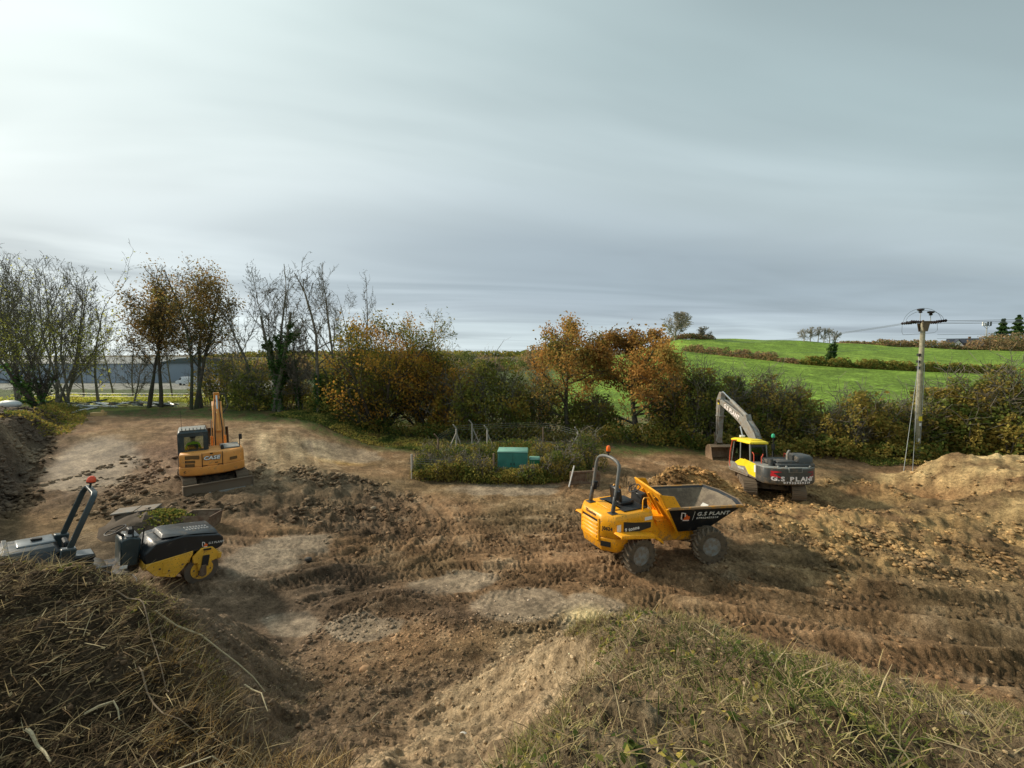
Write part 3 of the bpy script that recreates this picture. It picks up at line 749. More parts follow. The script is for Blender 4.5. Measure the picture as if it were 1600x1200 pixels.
def leaf_quads(C, size, rng, aspect=1.5, flat_=0.0, dirs=None):
    m = len(C); nrm = rng.normal(size=(m, 3)); nrm[:, 2] += flat_; nrm /= np.linalg.norm(nrm, axis=1, keepdims=True)
    a = np.cross(nrm, rng.normal(size=(m, 3))); a /= np.linalg.norm(a, axis=1, keepdims=True) + 1e-9; b = np.cross(nrm, a)
    sz = size * rng.uniform(.6, 1.35, (m, 1)); a = a * sz * .5 * aspect; b = b * sz * .5
    V = np.stack([C - a, C - b * .9 + nrm * sz * .1, C + a, C + b * .9 + nrm * sz * .1], 1).reshape(-1, 3)
    F = np.arange(m * 4).reshape(-1, 4); return V, F
def plant_obj(name, label, cat, segs, bark, leafC, leaf_size, leafm, group=None, seed=0, clump=.6, crown='crown', thick=.05, sides=7):
    root = thing(name, label, cat, group=group)
    big = [s_ for s_ in segs if s_[2] >= thick]; small = [s_ for s_ in segs if s_[2] < thick]
    mid = [s_ for s_ in small if s_[2] >= thick * .45]; fine = [s_ for s_ in small if s_[2] < thick * .45]
    V1, F1 = tubes(big, sides); V2, F2 = tubes(mid, 3); V3, F3 = twigs(fine, seed); V2, F2 = np.concatenate([V2, V3]), np.concatenate([F2, F3 + len(V2)])
    if crown == 'crown':
        if len(V1): np_mesh('trunk', V1, F1, bark, root, smooth=True)
        if len(V2): np_mesh('branches', V2, F2, bark, root, smooth=True)
    else:
        V = np.concatenate([V1, V2]); F = np.concatenate([F1, F2 + len(V1)]); np_mesh('stems', V, F, bark, root, smooth=True)
    if leafC is not None and len(leafC):
        rng = np.random.default_rng(seed + 5)
        V, F = leaf_quads(leafC, leaf_size, rng)
        tint = np.clip(.5 + 1.1 * fbm(leafC[:, 0] * clump + leafC[:, 2] * .7, leafC[:, 1] * clump + leafC[:, 2] * clump, 3, seed) + rng.normal(0, .14, len(leafC)), 0, 1)
        np_mesh('foliage', V, F, leafm, root, attrs={'tint': np.repeat(tint, 4)})
    return root
HAB = {
 'bare': dict(kids=[12, 7, 6, 5], wander=[.06, .12, .17, .22], up=[.02, .05, .05, .03], ratio=[.50, .52, .5, .55], ang=[(32, 58), (28, 50), (25, 55), (25, 60)], start=[.28, .2, .1, .1], rmin=.011, leaflev=3),
 'upright': dict(kids=[10, 7, 5, 4], wander=[.06, .10, .14, .2], up=[.03, .08, .06, .05], ratio=[.58, .46, .45, .5], ang=[(20, 42), (22, 42), (25, 50), (25, 55)], start=[.18, .2, .1, .1], rmin=.011, leaflev=3),
 'oak': dict(kids=[10, 8, 6, 4], wander=[.08, .16, .2, .25], up=[.0, .03, .03, .03], ratio=[1.05, .55, .5, .5], ang=[(42, 80), (30, 62), (30, 65), (25, 60)], start=[.26, .15, .1, .1], rmin=.012, leaflev=3),
 'bush': dict(kids=[7, 6, 4, 3], wander=[.08, .12, .16, .2], up=[.03, .06, .04, .03], ratio=[.55, .5, .5, .5], ang=[(20, 45), (25, 55), (25, 55), (25, 60)], start=[.15, .15, .1, .1], rmin=.011, leaflev=2),
}
def tree(name, label, cat, x, y, h, r, hab, maxlev=4, seed=1, stems=1, lean=0, leaves=0, lsize=.15, leafm=None, bark=None, group=None, spread=.28, spray=.25, hz_leaf=None, tweak=None, ivy=0, ivyh=.6, thick=.05, sink=.15, lean_dir=None, wide=1.0, cr=None, zb=.25, over=1.12):
    o = dict(HAB[hab]); o.update(tweak or {})
    sk = Skel(seed); rnd = sk.rnd
    for i in range(stems):
        az = rnd.uniform(0, 6.283) if lean_dir is None else lean_dir; tl = (spread * rnd.uniform(.3, 1) if stems > 1 else lean)
        d = Vector((math.cos(az) * tl, math.sin(az) * tl, 1)).normalized()
        hh = h * (rnd.uniform(.7, 1) if stems > 1 else 1)
        b = Vector((rnd.gauss(0, .28), rnd.gauss(0, .28), 0)) if stems > 1 else Vector((0, 0, 0))
        trunkL = hh * (.55 if hab == 'oak' else .80)
        sk.grow(b + Vector((0, 0, -sink)), d, trunkL, r * (rnd.uniform(.55, 1) if stems > 1 else 1), 0, maxlev, o)
    # scale to the wanted height
    zs_ = sorted(s_[1].z for s_ in sk.seg); zmax = zs_[int(len(zs_) * .985)]; f = h / zmax * (over if cr else 1)
    C = None; rng = np.random.default_rng(seed)
    fx = f * wide; sk.tips = [(Vector((q.x * wide, q.y * wide, q.z)), d_) for q, d_ in sk.tips]
    segs = [(Vector((a.x * fx, a.y * fx, a.z * f)), Vector((b.x * fx, b.y * fx, b.z * f)), r0, r1, l) for a, b, r0, r1, l in sk.seg]
    tips = [q * f for q, d_ in sk.tips]
    if cr:
        ctr = Vector((sum(a[1].x for a in segs if a[4] == 0) / max(1, sum(a[4] == 0 for a in segs)) * 1.0, sum(a[1].y for a in segs if a[4] == 0) / max(1, sum(a[4] == 0 for a in segs)), 0)); z0_ = h * zb; zm = z0_ + (h - z0_) * .48
        def inside(p):
            dx, dy = p.x - ctr.x, p.y - ctr.y; a_ = math.atan2(dy, dx); q_ = (p.z - zm) / ((h - zm) if p.z > zm else (zm - z0_ + .3 * h))
            lim = cr * math.sqrt(max(0, 1 - q_ * q_)) ** .85 * (1 + .16 * math.sin(a_ * 3 + seed) + .10 * math.sin(a_ * 5 + p.z * 1.3 + seed * 2))
            return math.hypot(dx, dy) < lim or (p.z < z0_ and math.hypot(dx, dy) < cr * .7)
        segs = [a for a in segs if inside(a[1]) or (a[4] == 0 and (a[1].z < h * .55 or (a[1].z < h * .85 and math.hypot(a[1].x - ctr.x, a[1].y - ctr.y) < cr * .6)))]
        tips = [p for p in tips if inside(p)]
    if leaves and tips:
        T = np.array([tuple(q) for q in tips]); w_ = np.ones(len(T))
        if hz_leaf is not None: w_ = np.interp(T[:, 2] / h, hz_leaf[0], hz_leaf[1])
        w_ = w_ * np.clip(.35 + 1.6 * (fbm(T[:, 0] * .7 + T[:, 2] * .5, T[:, 1] * .7 + T[:, 2] * .6, 3, seed + 2) + .3), .02, 2)
        C = T[rng.choice(len(T), leaves, p=w_ / w_.sum())] + rng.normal(0, spray, (leaves, 3))
        C = C[C[:, 2] > .1]
    root = plant_obj(name, label, cat, segs, bark or BARK, C, lsize, leafm, group, seed, thick=thick)
    if ivy:
        tr = [s_ for s_ in segs if s_[4] <= 1 and s_[1].z < h * ivyh and s_[2] > .05]
        pts = np.array([tuple(tr[i][0].lerp(tr[i][1], rnd.random())) + (tr[i][2],) for i in (rnd.randrange(len(tr)) for _ in range(ivy))])
        q = rng.normal(size=(ivy, 3)); q /= np.linalg.norm(q, axis=1, keepdims=True)
        P = pts[:, :3] + q * (pts[:, 3:4] + np.abs(rng.normal(0, .13, (ivy, 1))))
        V, F = leaf_quads(P, .13, rng); tint = rng.uniform(0, 1, ivy)
        np_mesh('ivy', V, F, L_IVY, root, attrs={'tint': np.repeat(tint, 4)})
    root.location = (x, y, hz(x, y)); return root
def shrub(name, label, cat, x, y, h, wd, dp, leaves, lsize, leafm, seed=1, stems=26, group=None, bark=None, dense=.5, stem_out=.35, top=1.0, twig=3):
    """bushy mass: many stems from the ground, leaves gathered in clumps through the volume"""
    rnd = random.Random(seed); rng = np.random.default_rng(seed); segs = []
    for i in range(stems):
        bx, by = rnd.uniform(-.55, .55) * wd / 2, rnd.uniform(-.55, .55) * dp / 2
        tx, ty = bx + rnd.uniform(-.5, .5) * wd * .55, by + rnd.uniform(-.5, .5) * dp * .5
        tz = h * rnd.uniform(.7, 1.08) * math.sqrt(max(.1, 1 - (2 * tx / wd) ** 2 * .75))
        p = Vector((bx, by, -.1)); q = Vector((tx, ty, tz)); mid = p.lerp(q, .5) + Vector((rnd.gauss(0, .2), rnd.gauss(0, .2), h * .08)); r0 = rnd.uniform(.02, .05) * (h / 4) ** .5
        last = p; n = 7
        for k in range(1, n + 1):
            f = k / n; c = p * (1 - f) ** 2 + mid * 2 * f * (1 - f) + q * f * f; c += Vector((rnd.gauss(0, .04), rnd.gauss(0, .04), 0)) * h * .2
            segs.append((last, c, r0 * (1 - .7 * (f - 1 / n)), r0 * (1 - .7 * f), 0))
            if f > .25:
                for _ in range(twig):
                    dd = Vector((rnd.gauss(0, .6), rnd.gauss(0, .6), rnd.uniform(.1, 1.1))).normalized(); L_ = h * rnd.uniform(.08, .22)
                    e = c + dd * L_; segs.append((c, e, .014, .010, 2))
                    d2 = (dd + Vector((rnd.gauss(0, .5), rnd.gauss(0, .5), rnd.gauss(.1, .3)))).normalized(); segs.append((e, e + d2 * L_ * .7, .010, .008, 3))
            last = c
    m = leaves * 4
    u_ = rng.uniform(-1, 1, m); v_ = rng.uniform(-1, 1, m); z_ = rng.uniform(0, 1, m) ** .8
    nz_ = fbm(u_ * 2.2 + seed, v_ * 2.2, 3, seed); lim = top * np.sqrt(np.clip(1 - np.abs(u_) ** 2.6, 0, 1)) * np.sqrt(np.clip(1 - v_ ** 2 * .7, 0, 1)) * (1 + .55 * nz_)
    X, Y, Z = u_ * wd / 2, v_ * dp / 2, z_ * h
    nn = fbm(X * 1.1 + Z * .9, Y * 1.1 - Z * .8, 3, seed + 3) + fbm(Z * 1.3 + 9, X * 1.2 + Y, 2, seed + 7) * .7
    ok = (z_ < lim) & (nn + rng.normal(0, .22, m) > .12 - dense * .4)
    C = np.stack([X, Y, Z], 1)[ok][:leaves]
    root = plant_obj(name, label, cat, segs, bark or BARK, C, lsize, leafm, group, seed, crown='x', thick=.03, sides=4, clump=.8)
    root.location = (x, y, hz(x, y)); return root

def W(px, y): return (px - 800) / 640 * y      # metres to the side for a viewing bearing, at distance y

# --- left: group of tall multi-stemmed trees, nearly bare, yellow leaves low down
for i, (x, y, h, st, sd, lab) in enumerate([
    (W(-25, 38), 38, 15.5, 4, 11, 'tall bare multi-stemmed tree cut by the left edge of the picture'),
    (W(22, 37), 37, 14.6, 5, 12, 'tall nearly bare tree with bundled grey stems, second from the left edge'),
    (W(62, 40), 40, 15.2, 5, 13, 'tall nearly bare tree with fanning stems behind the dark forked stump'),
    (W(97, 38), 38, 13.6, 7, 14, 'bare multi-stemmed tree with yellow leaves leaning right, left of the thin single tree')]):
    tree('bare_tree', lab, 'tree', x, y, h, .15, 'upright', 4, sd, stems=st, spread=.34, leaves=1900 if i else 700, lsize=.11, leafm=L_YELLOW, bark=BARK, group='trees along the left boundary', hz_leaf=([0, .15, .45, .6, 1], [.2, 1, .8, .15, .02]), spray=.4, cr=3.6, zb=.02, tweak=dict(kids=[8, 6, 4, 3], start=[.3, .2, .1, .1]))
tree('bare_tree', 'thin straight single-stemmed bare tree in front of the grey warehouse', 'tree', W(151, 40), 40, 13.4, .13, 'bare', 4, 21, lean=.03, leaves=250, lsize=.15, leafm=L_YELLOW, group='trees along the left boundary', tweak=dict(kids=[14, 4, 3, 2], ratio=[.24, .5, .5, .5]))
tree('sapling', 'slim leaning sapling in front of the grey warehouse wall', 'tree', W(205, 39), 39, 6.5, .09, 'bare', 3, 22, lean=.25, group='trees along the left boundary', lean_dir=.2)
for i, (px, y, h, lab) in enumerate([(128, 46, 11.5, 'slim bare tree behind the leaning multi-stemmed tree'), (176, 48, 12.0, 'slim bare tree behind the single tree, against the warehouse'), (205, 47, 10.5, 'slim bare tree left of the brown-leaved pair'), (268, 46, 12.5, 'slim bare tree seen between the two brown-leaved trees'), (342, 44, 9.5, 'slim bare tree just right of the brown-leaved pair'), (368, 46, 11.0, 'slim bare tree left of the leaning bare tree'), (545, 45, 13.5, 'slim bare tree between the two tall ones behind the autumn tree')]):
    tree('bare_tree', lab, 'tree', W(px, y), y, h, .10, 'bare', 4, 600 + i, cr=1.9, zb=.2, group='slim bare trees in the second row', tweak=dict(kids=[10, 6, 4, 3]))
# --- pair of brown leaved trees
for px, y, h, st, sd, lab in [(232, 37, 13.2, 3, 31, 'brown-leaved tree, left one of the touching pair right of the warehouse'), (300, 36.5, 13.9, 3, 32, 'brown-leaved tree with two dark trunks, right one of the touching pair')]:
    tree('brown_leaved_tree', lab, 'tree', W(px, y), y, h, .22, 'bare', 4, sd, stems=st, spread=.16, leaves=8500, lsize=.125, leafm=L_BROWN, bark=BARK_DARK, group='brown-leaved pair of trees', spray=.42, tweak=dict(kids=[11, 6, 4, 3], ratio=[.46, .5, .5, .5], start=[.45, .2, .1, .1], ang=[(25, 50), (28, 50), (25, 55), (25, 60)]), wide=1.15, cr=2.75, zb=.28, hz_leaf=([0, .3, .5, 1], [.3, .5, 1, 1]))
# --- bare, ivy-clad trees
tree('ivy_clad_tree', 'tall bare tree with thick green ivy up its trunk', 'tree', W(432, 35), 35, 14.0, .26, 'bare', 4, 41, stems=3, spread=.20, ivy=7000, ivyh=.55, cr=2.3, zb=.35, bark=BARK, tweak=dict(kids=[10, 6, 5, 3], up=[.03, .08, .06, .03]))
tree('bare_tree', 'bare tree leaning left, just left of the ivy-clad tree', 'tree', W(402, 37), 37, 11.0, .16, 'upright', 4, 42, lean=.22, lean_dir=3.1, cr=1.9, zb=.3, ivy=900, ivyh=.4, group='bare trees in the middle of the tree line', tweak=dict(kids=[10, 6, 4, 3]))
tree('bare_tree', 'tall straight bare tree with a single clear trunk left of the orange-green tree', 'tree', W(497, 33), 33, 12.8, .20, 'bare', 4, 43, wide=1.2, cr=2.0, zb=.35, ivy=900, ivyh=.3, group='bare trees in the middle of the tree line', tweak=dict(kids=[12, 6, 5, 4], start=[.38, .2, .1, .1]))
tree('bare_tree', 'bare tree rising behind the left flank of the orange-green tree', 'tree', W(527, 41), 41, 14.2, .18, 'upright', 4, 44, cr=2.1, zb=.3, group='bare trees in the middle of the tree line')
tree('bare_tree', 'slender poplar-like bare tree furthest back behind the orange-green tree', 'tree', W(570, 47), 47, 15.0, .15, 'upright', 4, 45, cr=1.7, zb=.3, group='bare trees in the middle of the tree line', tweak=dict(kids=[12, 6, 4, 3], ratio=[.3, .42, .45, .5]))
tree('bare_tree', 'small dark bare tree between the ivy-clad tree and the straight tree', 'tree', W(465, 36), 36, 8.0, .12, 'bare', 4, 46, cr=1.6, zb=.25, stems=3, spread=.3, ivy=600, ivyh=.4, group='bare trees in the middle of the tree line')
tree('bare_tree', 'rounded grey twiggy tree behind the right flank of the orange-green tree', 'tree', W(668, 44), 44, 11.6, .22, 'oak', 4, 47, cr=3.2, zb=.3, leaves=600, lsize=.14, leafm=L_OLIVE, bark=BARK_PALE, tweak=dict(kids=[9, 7, 6, 4]))
tree('forked_stump', 'dark gnarled forked trunk standing on the bank below the bare trees', 'tree', W(56, 30), 30, 4.6, .24, 'bare', 3, 48, stems=3, spread=.75, ivy=900, ivyh=.9, bark=BARK_DARK)
# --- big orange and green multi-stemmed tree
tree('autumn_tree', 'broad multi-stemmed tree turning orange above and green below', 'tree', W(592, 32.5), 32.5, 9.5, .16, 'bush', 3, 51, stems=15, spread=.95, leaves=21000, lsize=.13, wide=1.2, cr=4.7, zb=-.1, over=1.25, leafm=L_ORANGE, bark=BARK_DARK, spray=.30, tweak=dict(kids=[9, 6, 4]))
tree('autumn_tree', 'lower orange-tinged tree on the right shoulder of the broad autumn tree', 'tree', W(665, 33.5), 33.5, 6.6, .14, 'bush', 3, 52, stems=9, spread=.8, leaves=10500, lsize=.13, cr=3.4, zb=-.1, over=1.2, leafm=L_ORANGE, bark=BARK_DARK, spray=.30, tweak=dict(kids=[9, 6, 4]))
# --- oaks
tree('oak_tree', 'russet-leaved oak, the left and thinner of the two oaks', 'oak', W(888, 31.5), 31.5, 8.9, .24, 'oak', 4, 64, leaves=11500, lsize=.13, leafm=L_OAK, bark=BARK_DARK, group='russet oaks in the hedgerow', spray=.28, hz_leaf=([0, .35, .6, 1], [.1, .5, 1, 1.3]), tweak=dict(kids=[11, 7, 5, 3]), wide=1.25, cr=3.3, zb=.05, over=1.2)
tree('oak_tree', 'russet-leaved spreading oak with open branches, right one of the two oaks', 'oak', W(1000, 29.5), 29.5, 8.1, .27, 'oak', 4, 63, leaves=17000, lsize=.13, leafm=L_OAK, bark=BARK_DARK, group='russet oaks in the hedgerow', spray=.24, hz_leaf=([0, .35, .6, 1], [.1, .45, 1, 1.3]), tweak=dict(kids=[12, 8, 5, 3], ratio=[1.15, .55, .5, .5]), wide=1.9, cr=4.2, zb=.0, over=1.25)
# --- hedgerow shrubs
SH = [
 # px, y, h, wd, dp, leaves, mat, seed, label
 (345, 39, 4.4, 5.5, 3, 2600, L_OLIVE, 71, 'loose olive bush between the brown-leaved pair and the leaning bare tree'),
 (392, 36, 3.4, 4.0, 3, 2600, L_OLIVE, 72, 'low olive bush at the foot of the leaning bare tree'),
 (455, 37, 2.6, 5.0, 3, 2600, L_HEDGE, 73, 'bramble thicket at the foot of the ivy-clad tree'),
 (528, 34, 3.6, 4.0, 3, 3800, L_OLIVE, 74, 'yellow-green bush beside the trunk of the straight bare tree'),
 (715, 32, 5.2, 4.4, 3, 4200, L_ORANGE, 75, 'orange-tinged bush left of the dense twiggy dome'),
 (766, 31, 5.9, 6.2, 3.5, 7000, L_OLIVE, 76, 'dense twiggy dome-shaped shrub between autumn tree and left oak'),
 (838, 32.5, 4.8, 4.4, 3, 3200, L_OLIVE, 77, 'olive shrub filling the gap left of the left oak'),
 (925, 32, 3.2, 4.6, 3, 3800, L_OLIVE, 78, 'green shrub below and between the two oaks'),
 (1050, 29, 4.2, 3.6, 3, 4000, L_OLIVE, 79, 'green shrub under the right side of the right oak'),
 (1095, 28, 5.3, 3.8, 3, 5600, L_OLIVE, 80, 'tall upright shrub behind the grey boom, nearer the oaks'),
 (1150, 28, 4.7, 3.6, 3, 5200, L_HEDGE, 81, 'dark shrub directly behind the tip of the grey boom'),
 (1200, 27.5, 4.9, 3.4, 3, 5200, L_HEDGE, 82, 'tall dark shrub behind the grey excavator cab'),
 (1248, 27.5, 4.1, 3.0, 3, 4200, L_HEDGE, 83, 'thinner brown-green shrub behind the engine hood of the grey excavator'),
 (1292, 26, 2.6, 2.6, 2.5, 2600, L_HEDGE, 84, 'low shrub in the dip of the hedge right of the grey excavator'),
 (1352, 25.5, 4.0, 4.6, 3, 8000, L_HEDGE, 85, 'rounded dark hedge bush left of the wooden pole'),
 (1405, 26, 3.1, 2.6, 3, 3400, L_HEDGE, 86, 'low hedge bush just behind the stay wires'),
 (1462, 25.5, 4.2, 3.6, 3, 7500, L_HEDGE, 87, 'yellow-brown hedge bush right of the wooden pole'),
 (1530, 24.5, 4.9, 4.0, 3, 8500, L_HEDGE, 88, 'tall leafy hedge bush behind the clay bank'),
 (1595, 23.5, 5.6, 4.4, 3, 9500, L_HEDGE, 89, 'tallest leafy hedge bush, cut by the right edge of the picture'),
 (1680, 23, 6.0, 5.0, 3, 6000, L_HEDGE, 90, 'leafy hedge bush beyond the right edge behind the clay bank'),
]
for px, y, h, wd, dp, lv, lm, sd, lab in SH:
    shrub('hedge_bush', lab, 'bush', W(px, y), y, h, wd, dp, lv, .15 if y > 30 else .13, lm, sd, stems=34, group='bushes of the hedgerow', dense=.75, bark=BARK)
# dark undergrowth along the foot of the tree line
rng = np.random.default_rng(7)
def strip_foliage(name, label, pts, wid, hgt, count, size, leafm, seed, cat=None, group=None, kind=None, parent=None, ztop=None):
    rng = np.random.default_rng(seed); P = spline(pts, .5); seglen = np.hypot(*np.diff(P, axis=0).T); cum = np.concatenate([[0], np.cumsum(seglen)])
    s_ = rng.uniform(0, cum[-1], count); x = np.interp(s_, cum, P[:, 0]); y = np.interp(s_, cum, P[:, 1]) + rng.uniform(-wid, wid, count)
    x = x + rng.normal(0, .1, count)
    hh = hgt * np.clip(.75 + 1.0 * fbm(x * .7, y * .7, 3, seed), .2, 1.6)
    z = rng.uniform(0, 1, count) ** .7 * hh
    C = np.stack([x, y, height(x, y) + z], 1)
    V, F = leaf_quads(C, size, rng); tint = np.clip(.5 + fbm(x * .9 + z, y * .9, 3, seed + 1) + rng.normal(0, .2, count), 0, 1)
    o = np_mesh(name, V, F, leafm, parent, attrs={'tint': np.repeat(tint, 4)})
    return tag(o, label, cat, group, kind)
strip_foliage('undergrowth', 'dark undergrowth along the foot of the tree line', [(-17, 34), (-13, 32.5), (-8, 31), (-3, 30.3), (2, 30), (8, 29), (12, 27), (16, 25.8), (21, 24.6), (27, 23.6), (33, 23)], .9, 1.15, 16000, .13, L_HEDGE, 201, 'undergrowth', kind='stuff')
strip_foliage('grass_tufts', 'rough grass between mud and trees', [(-19, 33.5), (-13, 30.5), (-8, 28.8), (-4.5, 27.2)], 1.8, .16, 9000, .10, L_WEED, 202, 'grass', kind='stuff')
strip_foliage('brambles', 'brambles and weeds on top of the excavated bank', [(-27, 23), (-32, 29), (-39, 35), (-48, 40)], 1.6, .3, 5000, .10, L_HEDGE, 203, 'brambles', kind='stuff')
strip_foliage('grass_tufts', 'weeds at the foot of the wooden pole', [(20.5, 23.6), (23.5, 23.6), (26, 23.0)], .7, .35, 2600, .08, L_WEED, 204, 'grass', kind='stuff')
strip_foliage('meadow_weeds', 'tall weeds in the meadow beyond the trees', [(-55, 46), (-35, 46), (-18, 44)], 3, .7, 6000, .2, L_YELLOW, 205, 'weeds', kind='stuff')

# --- trees on the hill
def hill_pos(px, y): x = W(px, y); return x, y
tree('hill_tree', 'large round bare tree alone on the hill skyline', 'tree', *hill_pos(1053, 196), 13.6, .55, 'oak', 4, 301, bark=BARK_PALE, thick=.12, tweak=dict(rmin=.075, kids=[10, 8, 6, 3], ratio=[.95, .5, .5, .5], ang=[(20, 60), (25, 55), (30, 60), (25, 60)], up=[.0, .06, .05, .04], start=[.12, .1, .1, .1]), wide=1.25, cr=8.2, zb=.02, over=1.2)
tree('hill_tree', 'small bare tree on the skyline right of the large round one', 'tree', *hill_pos(1100, 198), 6.0, .25, 'oak', 4, 302, cr=3.6, zb=.02, bark=BARK_PALE, thick=.1, tweak=dict(rmin=.05, kids=[8, 7, 5, 3]))
protos = []
for i, (px, h) in enumerate([(1254, 6.2), (1264, 7.2), (1276, 7.4), (1285, 7.0), (1294, 7.3), (1303, 6.0)]):
    tree('hill_tree', ['pale bare tree at the left end of the skyline copse', 'pale bare tree, second from left in the skyline copse', 'pale bare tree, third from left in the skyline copse', 'pale bare tree, fourth from left in the skyline copse', 'pale bare tree just left of the ivy-covered conifer shape', 'pale bare tree at the right end of the skyline copse'][i], 'tree', *hill_pos(px, 196), h, .25, 'upright' if i in (2, 3) else 'oak', 4, 310 + i, cr=2.8, zb=.05, bark=BARK_PALE, thick=.1, group='copse on the hill skyline', tweak=dict(rmin=.05, kids=[7, 6, 4, 3]))
tree('ivy_covered_tree', 'dark narrow ivy-covered tree standing in the field hedge', 'tree', *hill_pos(1298, 112), 7.4, .3, 'upright', 3, 330, leaves=3500, lsize=.35, leafm=L_DARK, bark=BARK_DARK, thick=.1, hz_leaf=([0, .1, .55, .75, 1], [1, 1, 1, .25, .05]), tweak=dict(rmin=.05, ratio=[.22, .4, .4, .4], kids=[16, 5, 3, 2]), spray=.35)
def far_clump(name, label, cat, x, y, h, wd, dp, n, size, leafm, seed, group=None, kind=None):
    rng = np.random.default_rng(seed); u_ = rng.uniform(-1, 1, n * 3); v_ = rng.uniform(-1, 1, n * 3); z_ = rng.uniform(0, 1, n * 3)
    lim = np.sqrt(np.clip(1 - np.abs(u_) ** 3, 0, 1)) * np.sqrt(np.clip(1 - v_ ** 2 * .6, 0, 1)) * (1 + .75 * fbm(u_ * wd / h * 1.3 + seed, v_ * 2, 3, seed))
    ok = z_ < lim; X, Y, Z = (u_ * wd / 2)[ok][:n], (v_ * dp / 2)[ok][:n], (z_ * h)[ok][:n]
    gz = height(X + x, Y + y); base = hz(x, y)
    C = np.stack([X, Y, gz - base + Z - .2], 1); V, F = leaf_quads(C, size, rng, 1.3)
    tint = np.clip(.5 + 1.1 * fbm(X * 3 / h + Z / h * 2, Z * 3 / h, 3, seed + 1) + rng.normal(0, .15, len(X)), 0, 1)
    o = np_mesh(name, V, F, leafm, None, attrs={'tint': np.repeat(tint, 4)}); o.location = (x, y, base)
    return tag(o, label, cat, group, kind)
# hedge between the two hill fields, in separate lengths
HEDGE = [(1066, 146), (1100, 138), (1140, 130), (1175, 124), (1212, 118), (1250, 113), (1290, 110), (1335, 108), (1380, 107), (1430, 106), (1480, 105), (1530, 104), (1580, 104)]
hl = ['left end of the brown field hedge below the lone round tree', 'brown field hedge length right of its left end', 'thick brown length of field hedge in the middle of its left half', 'brown length of field hedge before the thin stretch', 'thin low stretch of field hedge where the fields almost meet', 'field hedge length just left of the dark ivy-covered tree', 'field hedge length right of the dark ivy-covered tree', 'dark field hedge length midway to the pole', 'dark field hedge length just left of the pole', 'dark field hedge length just right of the pole', 'dark field hedge length below the white house', 'field hedge length near the right end']
for i in range(len(HEDGE) - 1):
    (a, ya), (b, yb) = HEDGE[i], HEDGE[i + 1]; xa, xb = W(a, ya), W(b, yb)
    o = far_clump('field_hedge', hl[i], 'hedge', (xa + xb) / 2, (ya + yb) / 2, 1.5 if i == 4 else 2.7, math.hypot(xb - xa, yb - ya) * 1.15, 2.0, 1500, .36, L_SCRUB if i < 5 else L_HEDGE, 400 + i, 'hedge between the hill fields')
    # turn to follow the line
    o.rotation_euler[2] = math.atan2(yb - ya, xb - xa)
for i, (px, y, h, wd, lm, lab) in enumerate([
    (1078, 200, 2.6, 22, L_SCRUB, 'dark scrub on the skyline beside the large round tree'),
    (1350, 212, 2.2, 30, L_SCRUB, 'low brown scrub on the skyline left of the pole'), (1400, 208, 3.6, 26, L_SCRUB, 'brown scrub on the skyline behind the pole, left part'),
    (1455, 206, 4.4, 26, L_SCRUB, 'brown scrub on the skyline right of the pole'), (1500, 205, 1.7, 22, L_SCRUB, 'brown scrub below the white house'),
    (1545, 206, 7.0, 26, L_SCRUB, 'brown and olive wood edge right of the white house'), (1590, 200, 9.0, 30, L_SCRUB, 'tall brown wood at the right edge of the picture'),
    (1560, 250, 11.0, 30, L_SCRUB, 'wooded rise under the mast'), (1610, 250, 12.0, 36, L_SCRUB, 'wooded rise at the right edge, behind the brown wood')]):
    far_clump('scrub', lab, 'scrub', W(px, y), y, h, wd, 8, 2600, .6, lm, 430 + i, 'scrub and woods on the right skyline')
def pine_(lab, x, y, h, sd):
    rng = np.random.default_rng(sd); zz = rng.uniform(.45, 1, 1500) * h; r_ = (1.08 - zz / h) * h * .26 * rng.uniform(0, 1, 1500) ** .5 * (1 + .5 * np.sin(zz * 2.4)); a = rng.uniform(0, 6.283, 1500)
    plant_obj('pine_tree', lab, 'pine', [(Vector((0, 0, -.3)), Vector((.2, 0, h * .55)), .35, .25, 0), (Vector((.2, 0, h * .55)), Vector((0, 0, h * .96)), .25, .06, 0)], BARK_DARK, np.stack([r_ * np.cos(a), r_ * np.sin(a), zz], 1), .9, L_DARK, 'pines above the right wood', sd).location = (x, y, hz(x, y))
for i, (px, y, h) in enumerate([(1562, 246, 19), (1586, 247, 21)]):
    pine_(['small dark pine rising above the wood under the mast', 'dark pine nearest the right edge, above the brown wood'][i], W(px, y), y, h, 445 + i)
# --- far woods beyond the meadow
FW = [(20, 190, 7), (110, 180, 7), (300, 170, 7), (350, 165, 8), (395, 150, 8), (440, 150, 9), (480, 160, 10), (530, 170, 11), (590, 180, 11), (650, 190, 12), (705, 200, 12), (745, 230, 11), (800, 240, 8), (850, 200, 12), (905, 180, 12)]
fl_ = ['far wood behind the left end of the warehouse', 'far wood behind the warehouse roof', 'far wood behind the parked cars, left part', 'far wood right above the parked cars', 'olive far wood right of the parked cars', 'far wood seen behind the ivy-clad tree', 'far wood seen between the bare trees', 'far wood behind the left side of the autumn tree', 'far wood behind the middle of the autumn tree', 'far wood behind the rounded grey tree', 'far wood right of the rounded grey tree', 'far wood above the twiggy dome shrub', 'far wood above the small bright field', 'far wood behind the left oak', 'far wood behind the gap between the oaks']
for i, (px, y, h) in enumerate(FW):
    far_clump('far_wood', fl_[i], 'wood', W(px, y), y, h, .115 * y + 6, 10, 2200, .75, L_SCRUB if i % 2 else L_OLIVE, 460 + i, 'far woods beyond the meadow')
far_clump('distant_woodland', 'long blue-grey wooded ridge on the horizon', 'woodland', -180, 640, 9, 620, 40, 6000, 3.2, L_OLIVE, 490, None, 'stuff')
